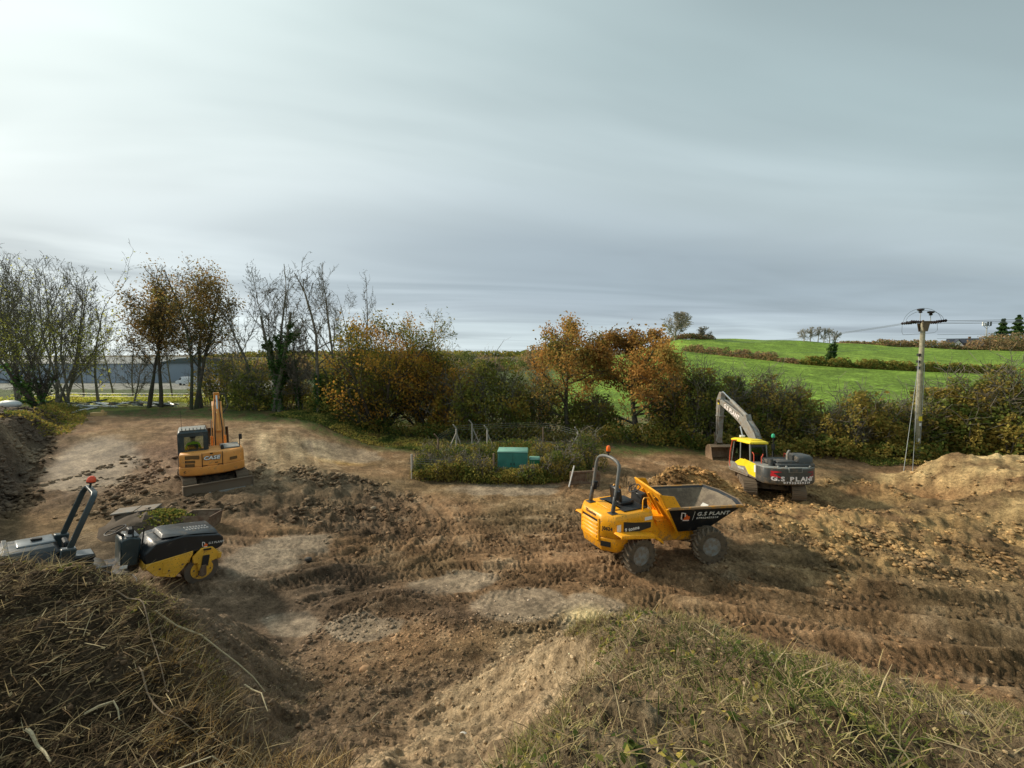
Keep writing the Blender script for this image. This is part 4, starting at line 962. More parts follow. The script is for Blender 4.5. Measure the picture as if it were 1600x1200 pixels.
# ------------------------------------------------------------------ machine materials
P_ORANGE = paint('dumper_yellow', (.92, .40, .008), .40, dirt=.22, zdirt=1.0, chip=.15, scale=7.0)
P_CASE = paint('weathered_orange', (.80, .34, .075), .5, dirt=.27, zdirt=.9)
P_VY = paint('bright_yellow', (.86, .66, .02), .4, dirt=.22)
P_VG = paint('dark_grey_paint', (.06, .064, .064), .42, dirt=.30, zdirt=1.2)
P_VLG = paint('light_grey_paint', (.23, .24, .225), .45, dirt=.35, zdirt=1.6)
P_BOOM = paint('boom_grey', (.27, .27, .25), .45, dirt=.42)
P_BLACK = paint('black_paint', (.012, .014, .018), .35, dirt=.22, zdirt=1.0)
P_RBLACK = paint('roller_black_plastic', (.014, .018, .022), .32, dirt=.20)
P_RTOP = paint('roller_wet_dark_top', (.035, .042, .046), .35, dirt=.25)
P_TEAL = paint('dark_slate_paint', (.028, .045, .05), .35, dirt=.22)
P_RY = paint('roller_yellow', (.86, .47, .045), .42, dirt=.26, zdirt=.3, chip=.12, scale=8.0)
P_STEEL = paint('muddy_steel', (.16, .14, .12), .5, metal=.4, dirt=.75)
P_RUST = paint('rusty_steel', (.12, .065, .04), .75, dirt=.5)
P_DRUM = flat('drum_steel', (.17, .15, .13), .42, .6, .35, 6)
M_TYRE = paint('muddy_rubber', (.03, .027, .024), .8, dirt=.60, scale=7, mud=(.15, .11, .07))
M_LUG = paint('worn_tread_rubber', (.05, .045, .04), .8, dirt=.62, scale=9, mud=(.24, .18, .12))
M_RIM = paint('grey_rim', (.27, .29, .29), .45, dirt=.52, scale=9)
M_BLK = flat('black_rubber', (.015, .015, .015), .6)
M_DARK = flat('dark_void', (.012, .011, .010), .8)
M_TRACK = paint('track_steel', (.13, .11, .09), .6, metal=.2, dirt=.85, scale=6)
M_CHROME = flat('chrome_rod', (.62, .63, .62), .18, .9, .05)
M_WHITE = flat('white_decal', (.80, .80, .78), .5, 0, .04)
M_PINKW = flat('white_red_edged_decal', (.85, .78, .76), .5, 0, .04)
M_RED = flat('red_decal', (.65, .02, .03), .45, 0, .05)
M_REDPAINT = flat('red_orange_handrail', (.62, .10, .05), .45, 0, .1)
M_DECAL = flat('black_decal', (.02, .022, .026), .45)
M_LETTER = flat('dark_lettering', (.03, .022, .015), .6)
M_LOGO = flat('orange_logo', (.85, .16, .03), .5, 0, .05)
M_AMBER = flat('amber_beacon', (.95, .17, .02), .25, 0, .05)
M_REDB = flat('red_orange_beacon', (.80, .09, .03), .25, 0, .05)
M_GREENB = flat('green_beacon', (.05, .45, .25), .25, 0, .05)
M_SEAT = flat('black_vinyl', (.02, .021, .023), .4)
M_GREY_SHEEN = flat('wet_grey_and_sheen', (.17, .185, .195), .3, 0, .35, 5)
M_MUDLOAD = paint('dried_mud', (.13, .10, .07), .85, dirt=.5, scale=3, mud=(.22, .175, .12))
M_GRILL = flat('grille_mesh', (.16, .085, .025), .7, 0, .3, 30)
G_CAB = glass('cab_glass', (.50, .58, .56))
G_DARK = glass('cab_glass_dark', (.32, .38, .37))
M_HIVIS = flat('hi_vis_yellow', (.62, .80, .04), .6, 0, .12)
M_SKIN = flat('skin', (.50, .30, .22), .5, 0, .08)
M_HAIR = flat('dark_hair', (.03, .022, .015), .7)
M_TROUS = flat('dark_trousers', (.03, .035, .05), .8)
M_HELMET = flat('dark_cap', (.03, .03, .035), .5)

def person(label, parent_loc, rz, cloth='vest', group=None, pitch=0, hat=None):
    """seated driver: one continuous body (skin modifier), clothing and hair as children"""
    root = thing('person', label, 'person', parent_loc, rz, group, pitch=pitch)
    J = [((0, 0, .02), .15), ((.0, 0, .20), .145), ((.0, 0, .38), .165), ((.0, 0, .50), .12), ((.02, 0, .58), .055), ((.04, 0, .66), .085), ((.04, 0, .76), .095), ((.035, 0, .84), .06)]
    E_ = [(i, i + 1) for i in range(7)]
    def chain(pts, start):
        last = start
        for p, r in pts:
            J.append((p, r)); E_.append((last, len(J) - 1)); last = len(J) - 1
        return last
    for s_ in (1, -1):
        e = chain([((.0, s_ * .17, .49), .065), ((.08, s_ * .24, .27), .045), ((.30, s_ * .22, .20), .035), ((.38, s_ * .20, .21), .028)], 3)
        chain([((.42, s_ * .185, .21), .022)], e)
        for k in range(4):
            chain([((.43, s_ * (.20 - .018 * k), .215), .010), ((.465 - .004 * abs(k - 1.5), s_ * (.205 - .02 * k), .205), .009), ((.475, s_ * (.205 - .02 * k), .18), .008)], e)
        chain([((.40, s_ * .17, .205), .011), ((.43, s_ * .15, .19), .009)], e)
        chain([((.10, s_ * .10, .02), .09), ((.45, s_ * .13, .05), .065), ((.50, s_ * .13, -.35), .045), ((.60, s_ * .13, -.38), .04)], 0)
    me = bpy.data.meshes.new('body'); me.from_pydata([j[0] for j in J], E_, [])
    ob = bpy.data.objects.new('body', me); COL.objects.link(ob)
    sk_ = ob.modifiers.new('skin', 'SKIN'); sk_.use_smooth_shade = True
    for i, j in enumerate(J): me.skin_vertices[0].data[i].radius = (j[1], j[1])
    me.skin_vertices[0].data[0].use_root = True
    sb = ob.modifiers.new('sub', 'SUBSURF'); sb.levels = 1; sb.render_levels = 1
    dg = bpy.context.evaluated_depsgraph_get(); m2 = bpy.data.meshes.new_from_object(ob.evaluated_get(dg))
    ob.modifiers.clear(); ob.data = m2
    m2.materials.clear(); m2.materials.append(M_SKIN); m2.materials.append(M_HIVIS); m2.materials.append(M_TROUS)
    for p in m2.polygons:
        c = p.center
        p.material_index = 2 if (c.z < .1 or (c.x > .12 and c.z < .14)) else (1 if c.z < .555 and c.x < .36 else 0)
    ob.parent = root
    # hi-vis vest shell, hair, face
    MB().lathe([(.145, .10), (.175, .22), (.195, .40), (.18, .49), (.08, .56)], (0, 0, 0), 14, 'z').build('hi_vis_vest', M_HIVIS, root)
    MB().lathe([(.178, .235), (.183, .235), (.187, .275), (.182, .275)], (0, 0, 0), 14, 'z').build('reflective_band', M_GREY_SHEEN, root)
    MB().ico((.022, 0, .79), .108, (1.0, .92, .95), 12, 8).build('cap' if hat else 'hair', hat or M_HAIR, root)
    f = MB(); f.ico((.135, .0, .735), .018, (1, .8, 1.3)); f.build('nose', M_SKIN, root)
    for s_ in (1, -1):
        MB().ico((.122, s_ * .035, .765), .012).build('eye', M_DARK, root)
        MB().ico((.03, s_ * .098, .745), .022, (1, .4, 1.3)).build('ear', M_SKIN, root)
    MB().box(.125, .132, -.025, .025, .692, .700).build('mouth', M_RED, root)
    return root

def logo_digger(parent, origin, X, Y, s_, mat, matw):
    """small side view of an excavator used as the company emblem"""
    Xv, Yv = Vector(X).normalized(), Vector(Y).normalized(); Zv = Xv.cross(Yv).normalized(); Yv = Zv.cross(Xv)
    def poly(name, pts, m, k=0):
        P = [Vector(origin) + Xv * (x * s_) + Yv * (y * s_) + Zv * (.003 + .002 * k) for x, y in pts]
        MB().plate([tuple(p) for p in P], .002).build(name, m, parent, smooth=False)
    poly('emblem', [(.45, .12), (1.0, .12), (1.05, .3), (1.0, .55), (.75, .6), (.72, .75), (.55, .75), (.5, .4)], mat)
    poly('emblem_boom', [(.50, .5), (.60, .55), (.52, .95), (.15, 1.05), (.10, 1.0), (.13, .95), (.44, .86)], matw, 1)
    poly('emblem_stick', [(.06, 1.02), (.16, 1.05), (.28, .35), (.40, .22), (.24, .18), (.17, .32)], matw, 2)
    poly('emblem_track', [(.45, .0), (1.0, .0), (1.05, .06), (1.0, .12), (.45, .12), (.40, .06)], matw, 1)

def tyre_wheel(parent, c, R_, w_, rim_r, side, name='wheel', lugs=20):
    hub = bpy.data.objects.new(name, None); COL.objects.link(hub); hub.parent = parent; hub.location = c
    h = w_ / 2
    MB().lathe([(rim_r, -h * .8), (R_ * .78, -h), (R_ * .88, -h * .92), (R_ * .90, -h * .55), (R_ * .905, 0), (R_ * .90, h * .55), (R_ * .88, h * .92), (R_ * .78, h), (rim_r, h * .8)], (0, 0, 0), 36).build('tyre', M_TYRE, hub)
    m = MB(); rn = random.Random(3)
    for k in range(lugs):
        for s_ in (-1, 1):
            a0 = 2 * math.pi * (k + (.5 if s_ > 0 else 0)) / lugs; pts = []
            prof = [(0.02, .0, 1.0), (.55, .14, 1.0), (1.0, .27, .96), (1.03, .30, .84)]
            rings = []
            for yy, da, rr in prof:
                a = a0 + da; ro, ri = R_ * (1.0 if rr > .9 else .93) * (rr if rr > .9 else 1), R_ * .86; wdt = .055 * (1.25 - .2 * yy)
                y = s_ * h * min(1.0, yy)
                q = []
                for aa, r_ in ((a - wdt, ri), (a - wdt * .7, ro), (a + wdt * .7, ro), (a + wdt, ri)): q.append((r_ * math.cos(aa), y, r_ * math.sin(aa)))
                rings.append(q)
            m.loft(rings)
    m.build('tread_lugs', M_LUG, hub, smooth=False)
    s_ = side
    MB().lathe([(rim_r, s_ * h * .82), (rim_r * .95, s_ * h * .84), (rim_r * .9, s_ * h * .55), (rim_r * .72, s_ * h * .45), (rim_r * .62, s_ * h * .2), (rim_r * .5, s_ * h * .18), (rim_r * .45, s_ * h * .1), (.01, s_ * h * .1), (.01, -s_ * h * .5), (rim_r * .97, -s_ * h * .6)], (0, 0, 0), 30).build('rim', M_RIM, hub)
    q = MB(); q.cyl((0, s_ * h * .08, 0), (0, s_ * h * .45, 0), rim_r * .3, rim_r * .22, 16)
    for k in range(8):
        a = 2 * math.pi * k / 8; q.cyl((rim_r * .42 * math.cos(a), s_ * h * .1, rim_r * .42 * math.sin(a)), (rim_r * .42 * math.cos(a), s_ * h * .25, rim_r * .42 * math.sin(a)), .018, n=6)
    q.build('hub', P_STEEL, hub)
    return hub

# ================================================================== SITE DUMPER
def dumper():
    AR, AF = R(24), R(7)
    O_r = Vector((3.36, 12.60, 0)); O_f = Vector((6.0, 13.26, 0))
    base = (O_r + O_f) / 2; gz = min(hz(*O_r[:2]), hz(*O_f[:2])) * .5 + .5 * max(hz(*O_r[:2]), hz(*O_f[:2]))
    t = thing('site_dumper', 'muddy yellow site dumper with black skip and roll bar in mid-site', 'dumper', (base.x, base.y, gz - .04))
    def sec(O, a):
        e = bpy.data.objects.new('x', None); return Vector((O.x - base.x, O.y - base.y, 0)), a
    def B(mb, name, mat, sc_, parent=t, bevel=0.0, smooth=True):
        O, a = (O_r, AR) if sc_ == 'r' else (O_f, AF)
        m = Matrix.Translation((O.x - base.x, O.y - base.y, 0)) @ Matrix.Rotation(a, 4, 'Z')
        o = mb.build(name, mat, parent, bevel, smooth); o.matrix_local = m; return o
    # ---- rear section
    foot_b = [(-.98, .45), (-.98, -.45), (-.70, -.80), (.30, -.80), (.30, .80), (-.70, .80)]
    foot_m = [(-1.06, .50), (-1.06, -.50), (-.78, -.84), (.62, -.84), (.62, .84), (-.78, .84)]
    foot_t = [(-1.00, .46), (-1.00, -.46), (-.74, -.80), (.60, -.80), (.60, .80), (-.74, .80)]
    lower = MB().loft([[(x, y, .66 if x < -.5 else .80) for x, y in foot_b], [(x, y, 1.10) for x, y in foot_m]]); B(lower, 'counterweight', P_ORANGE, 'r', bevel=.025)
    up = MB().loft([[(x, y, 1.105) for x, y in foot_m], [(x, y, 1.62) for x, y in foot_m], [(x, y, 1.76) for x, y in foot_t]])
    cover = B(up, 'engine_cover', P_ORANGE, 'r', bevel=.03)
    B(MB().box(-.60, -.2, -.4, .4, 1.765, 1.80), 'cover_hatch', P_ORANGE, 'r', bevel=.012)
    # grille
    gr = B(MB().box(-1.075, -1.03, -.40, .40, 1.02, 1.60), 'grille', M_DARK, 'r')
    for k in range(4):
        z = 1.06 + k * .118
        m = MB().prism([(-1.125, z), (-1.115, z + .06), (-1.065, z + .10), (-1.06, z + .085), (-1.085, z)], -.39, .39)
        o = m.build('louvre', P_ORANGE, gr, .006)
    fr = MB()
    for y0, y1, z0, z1 in ((-.45, -.39, .98, 1.64), (.39, .45, .98, 1.64), (-.39, .39, .96, 1.03), (-.39, .39, 1.585, 1.64)): fr.box(-1.10, -1.05, y0, y1, z0, z1)
    fr.build('frame', P_ORANGE, gr, .008)
    text('lettering', 'Thwaites', .125, M_LETTER, cover, (-1.062, .30, 1.645), (0, -1, 0), (.3, 0, 1), 1.1, .003)
    # number on the chamfered corner and sticker
    cdir = Vector((.28, -.34, 0)).normalized()
    text('lettering', 'J0624', .15, M_LETTER, cover, tuple(Vector((-1.06, -.50, 1.34)) + cdir * .05 + Vector((-.006, -.006, 0))), cdir, (0, 0, 1), .82, .006)
    q = Vector((-1.06, -.50, 0)) + cdir * .0
    lp = MB(); a_ = Vector((-1.03, -.47, .86)); b_ = a_ + cdir * .30
    B(MB().plate([(a_.x - .012, a_.y - .012, .84), (b_.x - .012, b_.y - .012, .84), (b_.x - .012, b_.y - .012, .99), (a_.x - .012, a_.y - .012, .99)], .02), 'light_recess', M_DARK, 'r')
    B(MB().box(-.74, -.60, -.853, -.846, 1.20, 1.52), 'sticker', M_WHITE, 'r')
    B(MB().box(.28, .56, -.853, -.846, 1.50, 1.60), 'sticker', M_WHITE, 'r')
    pn = B(MB().plate([(-.50, -.843, 1.14), (.52, -.843, 1.26), (.52, -.843, 1.42), (-.10, -.843, 1.50), (-.50, -.843, 1.58)], .008), 'side_decal', M_DECAL, 'r')
    text('lettering', '9 tonne', .15, M_WHITE, pn, (-.46, -.856, 1.28), (1, 0, .02), (0, 0, 1), 1.05, .005)
    # mudguards / step plates
    for s_ in (-1, 1):
        prof = [(-.85, 1.30), (-.80, 1.34), (.42, 1.16), (.72, .92), (.70, .88), (.40, 1.11), (-.80, 1.28)]
        B(MB().prism(prof, s_ * .83, s_ * 1.16), 'mudguard', P_ORANGE, 'r', bevel=.008)
        B(MB().prism([(-.84, 1.26), (-.84, 1.31), (.42, 1.13), (.72, .89), (.70, .84), (.40, 1.06)], s_ * 1.15, s_ * 1.18), 'mudguard_lip', P_ORANGE, 'r', bevel=.004)
    B(MB().box(-.6, .95, -.42, .42, .45, .82), 'rear_chassis', P_BLACK, 'r', bevel=.02)
    B(MB().cyl((0, -.80, .56), (0, .80, .56), .10, n=12), 'rear_axle', P_STEEL, 'r')
    B(MB().prism([(.55, .80), (.60, 1.55), (.72, 1.55), (1.05, 1.0), (1.05, .80)], -.62, .62), 'footwell', P_ORANGE, 'r', bevel=.015)
    # seat
    seat = B(MB().box(-.12, .40, -.26, .26, 1.80, 1.93), 'seat', M_SEAT, 'r', bevel=.04)
    MB().prism([(-.16, 1.90), (-.04, 1.90), (-.10, 2.34), (-.22, 2.34)], -.25, .25).build('seat_back', M_SEAT, seat, .04)
    B(MB().box(-.30, .56, -.62, .62, 1.765, 1.80), 'seat_deck', M_BLK, 'r', bevel=.01)
    # roll bar
    pts = [(-.68, -.56, 1.74), (-.60, -.56, 2.15), (-.47, -.55, 3.02)]
    for k in range(1, 9):
        a = math.pi * k / 9; pts.append((-.44 + .01 * math.sin(a), -.55 * math.cos(a) * (1 if True else 1), 3.05 + .27 * math.sin(a) ** .8))
    pts += [(-.47, .55, 3.02), (-.60, .56, 2.15), (-.68, .56, 1.74)]
    rb = B(MB().tube(pts, .052, 12), 'roll_bar', paint('roll_bar_grey', (.13, .135, .13), .4, dirt=.3), 'r')
    for s_ in (-1, 1):
        MB().cyl((-.69, s_ * .56, 1.70), (-.60, s_ * .56, 2.25), .062, n=12).build('lower_post', P_VG, rb, .004)
        MB().prism([(-.66, 2.15), (-.50, 2.15), (-.46, 2.42), (-.60, 2.42)], s_ * .56 - .075, s_ * .56 + .075).build('hinge_bracket', P_BLACK, rb, .012)
        MB().box(-.80, -.56, s_ * .56 - .11, s_ * .56 + .11, 1.765, 1.785).build('foot_plate', P_VG, rb, .004)
        MB().tube([(-.60, s_ * .50, 2.18), (-.44, s_ * .47, 2.28), (-.47, s_ * .50, 2.42)], .012, 6).build('locking_pin', M_BLK, rb)
    bc = B(MB().cyl((-.44, .0, 3.33), (-.44, 0, 3.46), .02, n=8), 'beacon_stem', M_BLK, 'r')
    b = B(MB().lathe([(.06, 3.45), (.07, 3.47), (.07, 3.49), (.001, 3.49)], (-.44, 0, 0), 16, 'z'), 'beacon', M_BLK, 'r')
    MB().lathe([(.062, 3.49), (.066, 3.52), (.062, 3.60), (.045, 3.65), (.002, 3.665)], (-.44, 0, 0), 18, 'z').build('lens', M_AMBER, b)
    # grab rails, steering
    for s_ in (-1, 1):
        B(MB().tube([(.30, s_ * .72, 1.75), (.31, s_ * .72, 2.08), (.36, s_ * .72, 2.14), (.52, s_ * .72, 2.12), (.60, s_ * .72, 2.02), (.66, s_ * .72, 1.45)], .018, 8), 'grab_rail', P_ORANGE, 'r')
    B(MB().prism([(.62, 1.3), (.66, 2.06), (.92, 2.06), (.98, 1.3)], -.24, .24), 'console', M_SEAT, 'r', bevel=.03)
    st = MB(); cx_, cz_ = .60, 2.20
    st.tube([(cx_ + .19 * math.cos(a) * .86, .19 * math.sin(a), cz_ + .19 * math.cos(a) * .5) for a in [2 * math.pi * k / 20 for k in range(20)]], .016, 6, close=True)
    for a in (0, 2.1, 4.2): st.tube([(cx_, 0, cz_), (cx_ + .19 * math.cos(a) * .86, .19 * math.sin(a), cz_ + .19 * math.cos(a) * .5)], .012, 5)
    st.cyl((cx_, 0, cz_), (.72, 0, 2.0), .03, n=8); B(st, 'steering_wheel', M_BLK, 'r')
    for yy, hh in ((.30, 2.32), (.20, 2.28)): B(MB().cyl((.66, yy, 2.0), (.62, yy, hh), .012, .018, 6), 'lever', M_BLK, 'r')
    # ---- front section
    B(MB().prism([(-1.50, .56), (-1.50, 1.22), (-1.05, 1.26), (-.55, .92), (-.30, .84), (.25, .84), (.25, .58), (-.6, .54)], -.45, .45), 'front_chassis', P_ORANGE, 'f', bevel=.02)
    B(MB().cyl((0, -.85, .56), (0, .85, .56), .11, n=12), 'front_axle', P_STEEL, 'f')
    B(MB().cyl((-1.62, 0, .5), (-1.62, 0, 1.15), .11, n=14), 'pivot_post', P_BLACK, 'f')
    for s_ in (-1, 1): B(MB().tube([(-1.9, s_ * .3, .85), (-1.5, s_ * .32, .80), (-1.2, s_ * .2, .85)], .028, 6), 'hydraulic_hose', M_BLK, 'f')
    B(MB().cyl((-1.3, -.25, .95), (-.75, -.1, 1.3), .05, n=10), 'tipping_ram', M_CHROME, 'f')
    # skip
    z0, z1 = .90, 1.80
    fb = [(-.86, .62, z0), (-.86, -.62, z0), (.08, -.62, z0 + .04), (.08, .62, z0 + .04)]
    tp = [(-1.44, 1.02, z1), (-1.44, -1.02, z1), (.98, -1.02, z1), (.98, 1.02, z1)]
    nose = [(1.22, -.45, z1 - .02), (1.22, .45, z1 - .02)]
    B(MB().plate(fb, .03), 'skip_floor', P_BLACK, 'f')
    sp = {}
    for s_ in (-1, 1):
        q = [(-.86, s_ * .62, z0), (.08, s_ * .62, z0 + .04), (.98, s_ * 1.02, z1), (-1.44, s_ * 1.02, z1)]
        if s_ > 0: q = q[::-1]
        sp[s_] = B(MB().plate(q, -.035), 'skip_side', P_BLACK, 'f')
    q = [(.08, -.62, z0 + .04), (.08, .62, z0 + .04), (.98, 1.02, z1), (1.22, .45, z1 - .02), (1.22, -.45, z1 - .02), (.98, -1.02, z1)]
    B(MB().add([q[0], q[1], q[2], q[3], q[4], q[5]], [(0, 1, 3, 4), (1, 2, 3), (0, 4, 5)]).add([(a - .03, b, c + .03) for a, b, c in q], [(4, 3, 1, 0), (3, 2, 1), (5, 4, 0)]), 'skip_front', P_BLACK, 'f')
    rp = B(MB().plate([(-.86, -.62, z0 - .04), (-.86, .62, z0 - .04), (-1.46, 1.02, z1), (-1.62, .92, 2.20), (-1.62, -.92, 2.20), (-1.46, -1.02, z1)], -.035), 'skip_back', P_ORANGE, 'f')
    for s_ in (-1, 1):
        w3 = [(-1.615, s_ * .93, 2.20), (-1.46, s_ * 1.03, 1.80), (-1.02, s_ * 1.03, 1.81), (-1.22, s_ * .99, 2.16)]
        if s_ > 0: w3 = w3[::-1]
        B(MB().plate(w3, -.03), 'skip_wing', P_ORANGE, 'f', bevel=.004)
        B(MB().tube([(-1.47, s_ * 1.03, 1.80), (-.90, s_ * .64, .84)], .045, 4), 'corner_rib', P_ORANGE, 'f')
        B(MB().prism([(-1.44, 1.765), (.99, 1.765), (.99, 1.84), (-1.44, 1.84)], s_ * 1.0, s_ * 1.075), 'rim', MATS.get('dirty_rim') or paint('dirty_rim', (.70, .30, .02), .5, dirt=.62, scale=4, mud=(.23, .18, .125)), 'f', bevel=.012)
        B(MB().cyl((.97, s_ * 1.04, 1.80), (1.24, s_ * .46, 1.785), .04, n=6), 'rim_corner', P_STEEL, 'f')
    B(MB().cyl((1.235, -.47, 1.785), (1.235, .47, 1.785), .04, n=6), 'rim_front', P_STEEL, 'f')
    B(MB().cyl((-1.625, -.93, 2.20), (-1.625, .93, 2.20), .03, n=6), 'rim_back', P_ORANGE, 'f')
    for k in (-1, 0, 1): B(MB().tube([(-1.55 - .035, k * .45, 1.98), (-.93, k * .38, .84)], .04, 4), 'back_rib', P_ORANGE, 'f')
    # muddy lining with a pale painted reflection
    lin = MB(); ip = [(-.80, .54, z0 + .07), (-.80, -.54, z0 + .07), (.08, -.54, z0 + .10), (.08, .54, z0 + .10), (-1.33, .93, z1 - .02), (-1.33, -.93, z1 - .02), (.88, -.93, z1 - .03), (.88, .93, z1 - .03), (1.10, -.40, z1 - .05), (1.10, .40, z1 - .05)]
    lin.add(ip, [(0, 1, 2, 3), (0, 4, 5, 1), (1, 5, 6, 2), (3, 7, 4, 0), (2, 8, 9, 3), (2, 6, 8), (3, 9, 7)]); lo_ = B(lin, 'mud_lining', M_MUDLOAD, 'f')
    rg = random.Random(5); hp = MB(); ring = []
    for q in range(5):
        rr_ = (1.0, .8, .55, .3, .05)[q]; ring.append([(-.34 + rr_ * .50 * math.cos(a) * rg.uniform(.9, 1.1), rr_ * .50 * math.sin(a) * rg.uniform(.9, 1.1), z0 + .08 + .22 * (1 - rr_ ** 1.5) * rg.uniform(.8, 1.2)) for a in [2 * math.pi * k / 18 for k in range(18)]])
    B(hp.loft(ring), 'mud_residue', M_MUDLOAD, 'f')
    B(MB().plate([(.60, .42, z1 - .40), (.22, .40, z1 - .78), (.36, .08, z1 - .62), (.62, .12, z1 - .38)], .006), 'reflection_patch', flat('painted_reflection', (.55, .54, .50), .45, .2, .3), 'f')  # reflection inside the skip, put in as a pale plate
    # lettering on the near skip side
    nrm = (Vector((.98, -1.02, z1)) - Vector((-1.44, -1.02, z1))).cross(Vector((-.86, -.62, z0)) - Vector((-1.44, -1.02, z1))).normalized()
    if nrm.y > 0: nrm = -nrm
    X = Vector((1, 0, 0)); Y = Vector((0, -.40, .90)).normalized()
    def on(x, z): k = (z1 - z) / (z1 - z0); return Vector((x, -1.02 + .40 * k, z)) + nrm * .04
    text('lettering', 'G.S PLANT', .20, M_WHITE, sp[-1], tuple(on(-.46, 1.535)), X, Y, 1.05, .004)
    text('lettering', '07932459319', .10, M_WHITE, sp[-1], tuple(on(-.44, 1.41)), X, Y, 1.22, .002)
    MB().plate([tuple(on(-.56, 1.70)), tuple(on(-.548, 1.70)), tuple(on(-.548, 1.38)), tuple(on(-.56, 1.38))], .002).build('lettering_bar', M_WHITE, sp[-1], smooth=False)
    logo_digger(sp[-1], tuple(on(-1.02, 1.36)), X, Y, .34, M_LOGO, M_PINKW)
    # code on the back plate
    bx = Vector((0, -1, 0)); by = Vector((-.16, 0, .42)).normalized()
    text('lettering', 'J0624', .16, M_LETTER, rp, (-1.555, -.35, 1.90), bx, by, .8, .006)
    # wheels
    for O, a, nm in ((O_r, AR, 'r'), (O_f, AF, 'f')):
        for s_ in (-1, 1):
            off_ = Matrix.Rotation(a, 3, 'Z') @ Vector((0, s_ * .88, 0))
            p = O + off_ - base
            wobj = tyre_wheel(t, (p.x, p.y, .555), .56, .42, .29, s_, lugs=19)
            wobj.rotation_euler = (Matrix.Rotation(a, 3, 'Z') @ Matrix.Rotation(.3 * s_, 3, 'Y')).to_euler()
    return t
dumper()

# ================================================================== tracked undercarriage
def track(parent, cy, L_, H_, w_, sw, n, mat=None, ox=0):
    """one crawler track: frame, sprocket, idler and separate shoes (shared mesh)"""
    r = H_ / 2; st = L_ - H_
    root = MB().prism([(ox - st / 2 - .05, r - r * .45), (ox - st / 2 - .05, r + r * .45), (ox + st / 2 + .05, r + r * .45), (ox + st / 2 + .05, r - r * .45)], cy - sw * .28, cy + sw * .28).build('track', P_BLACK, parent, .02)
    for sx in (-1, 1):
        MB().lathe([(r * .84, -sw * .12), (r * .84, sw * .12)], (ox + sx * st / 2, cy, r), 20).build('sprocket' if sx < 0 else 'idler', M_TRACK, root, .01)
        for s_ in (-1, 1): MB().lathe([(r * .45, s_ * sw * .12), (r * .40, s_ * sw * .36), (.01, s_ * sw * .36)], (ox + sx * st / 2, cy, r), 16).build('hub', M_TRACK, root)
    for k in range(5):
        MB().cyl((ox - st / 2 + st * (k + .5) / 5, cy - sw * .25, r * .30), (ox - st / 2 + st * (k + .5) / 5, cy + sw * .25, r * .30), r * .22, n=10).build('roller', M_TRACK, root)
    per = 2 * st + 2 * math.pi * r; pitch = per / n; me = None
    for k in range(n):
        s_ = (k + .5) * pitch
        if s_ < st: x, z, a = -st / 2 + s_, 0, 0
        elif s_ < st + math.pi * r: q = (s_ - st) / r; x, z, a = st / 2 + r * math.sin(q), r - r * math.cos(q), q
        elif s_ < 2 * st + math.pi * r: x, z, a = st / 2 - (s_ - st - math.pi * r), 2 * r, math.pi
        else: q = (s_ - 2 * st - math.pi * r) / r; x, z, a = -st / 2 - r * math.sin(q), r + r * math.cos(q), math.pi + q
        if me is None:
            m = MB().prism([(-pitch * .46, .0), (-pitch * .46, .035), (pitch * .46, .035), (pitch * .46, .0), (pitch * .20, -.0), (pitch * .14, -.028), (pitch * .06, -.028), (pitch * .02, 0), (-pitch * .20, 0), (-pitch * .26, -.028), (-pitch * .34, -.028), (-pitch * .38, 0)], -sw / 2, sw / 2)
            o = m.build('track_shoe', M_TRACK, root, smooth=False); me = o.data
        else:
            o = bpy.data.objects.new('track_shoe', me); COL.objects.link(o); o.parent = root
        o.location = (x + ox, cy, z); o.rotation_euler = (0, -a, 0)
    return root
def ram(parent, p0, p1, r, f=.55, name='hydraulic_ram', body=None):
    a, b = Vector(p0), Vector(p1); m = a.lerp(b, f)
    o = MB().cyl(a, m, r, n=12).build(name, body or P_VG, parent)
    MB().cyl(m, b, r * .55, n=10).build('rod', M_CHROME, o)
    MB().cyl(a + Vector((0, -r * 1.2, 0)), a + Vector((0, r * 1.2, 0)), r * 1.15, n=10).build('eye', body or P_VG, o)
    return o

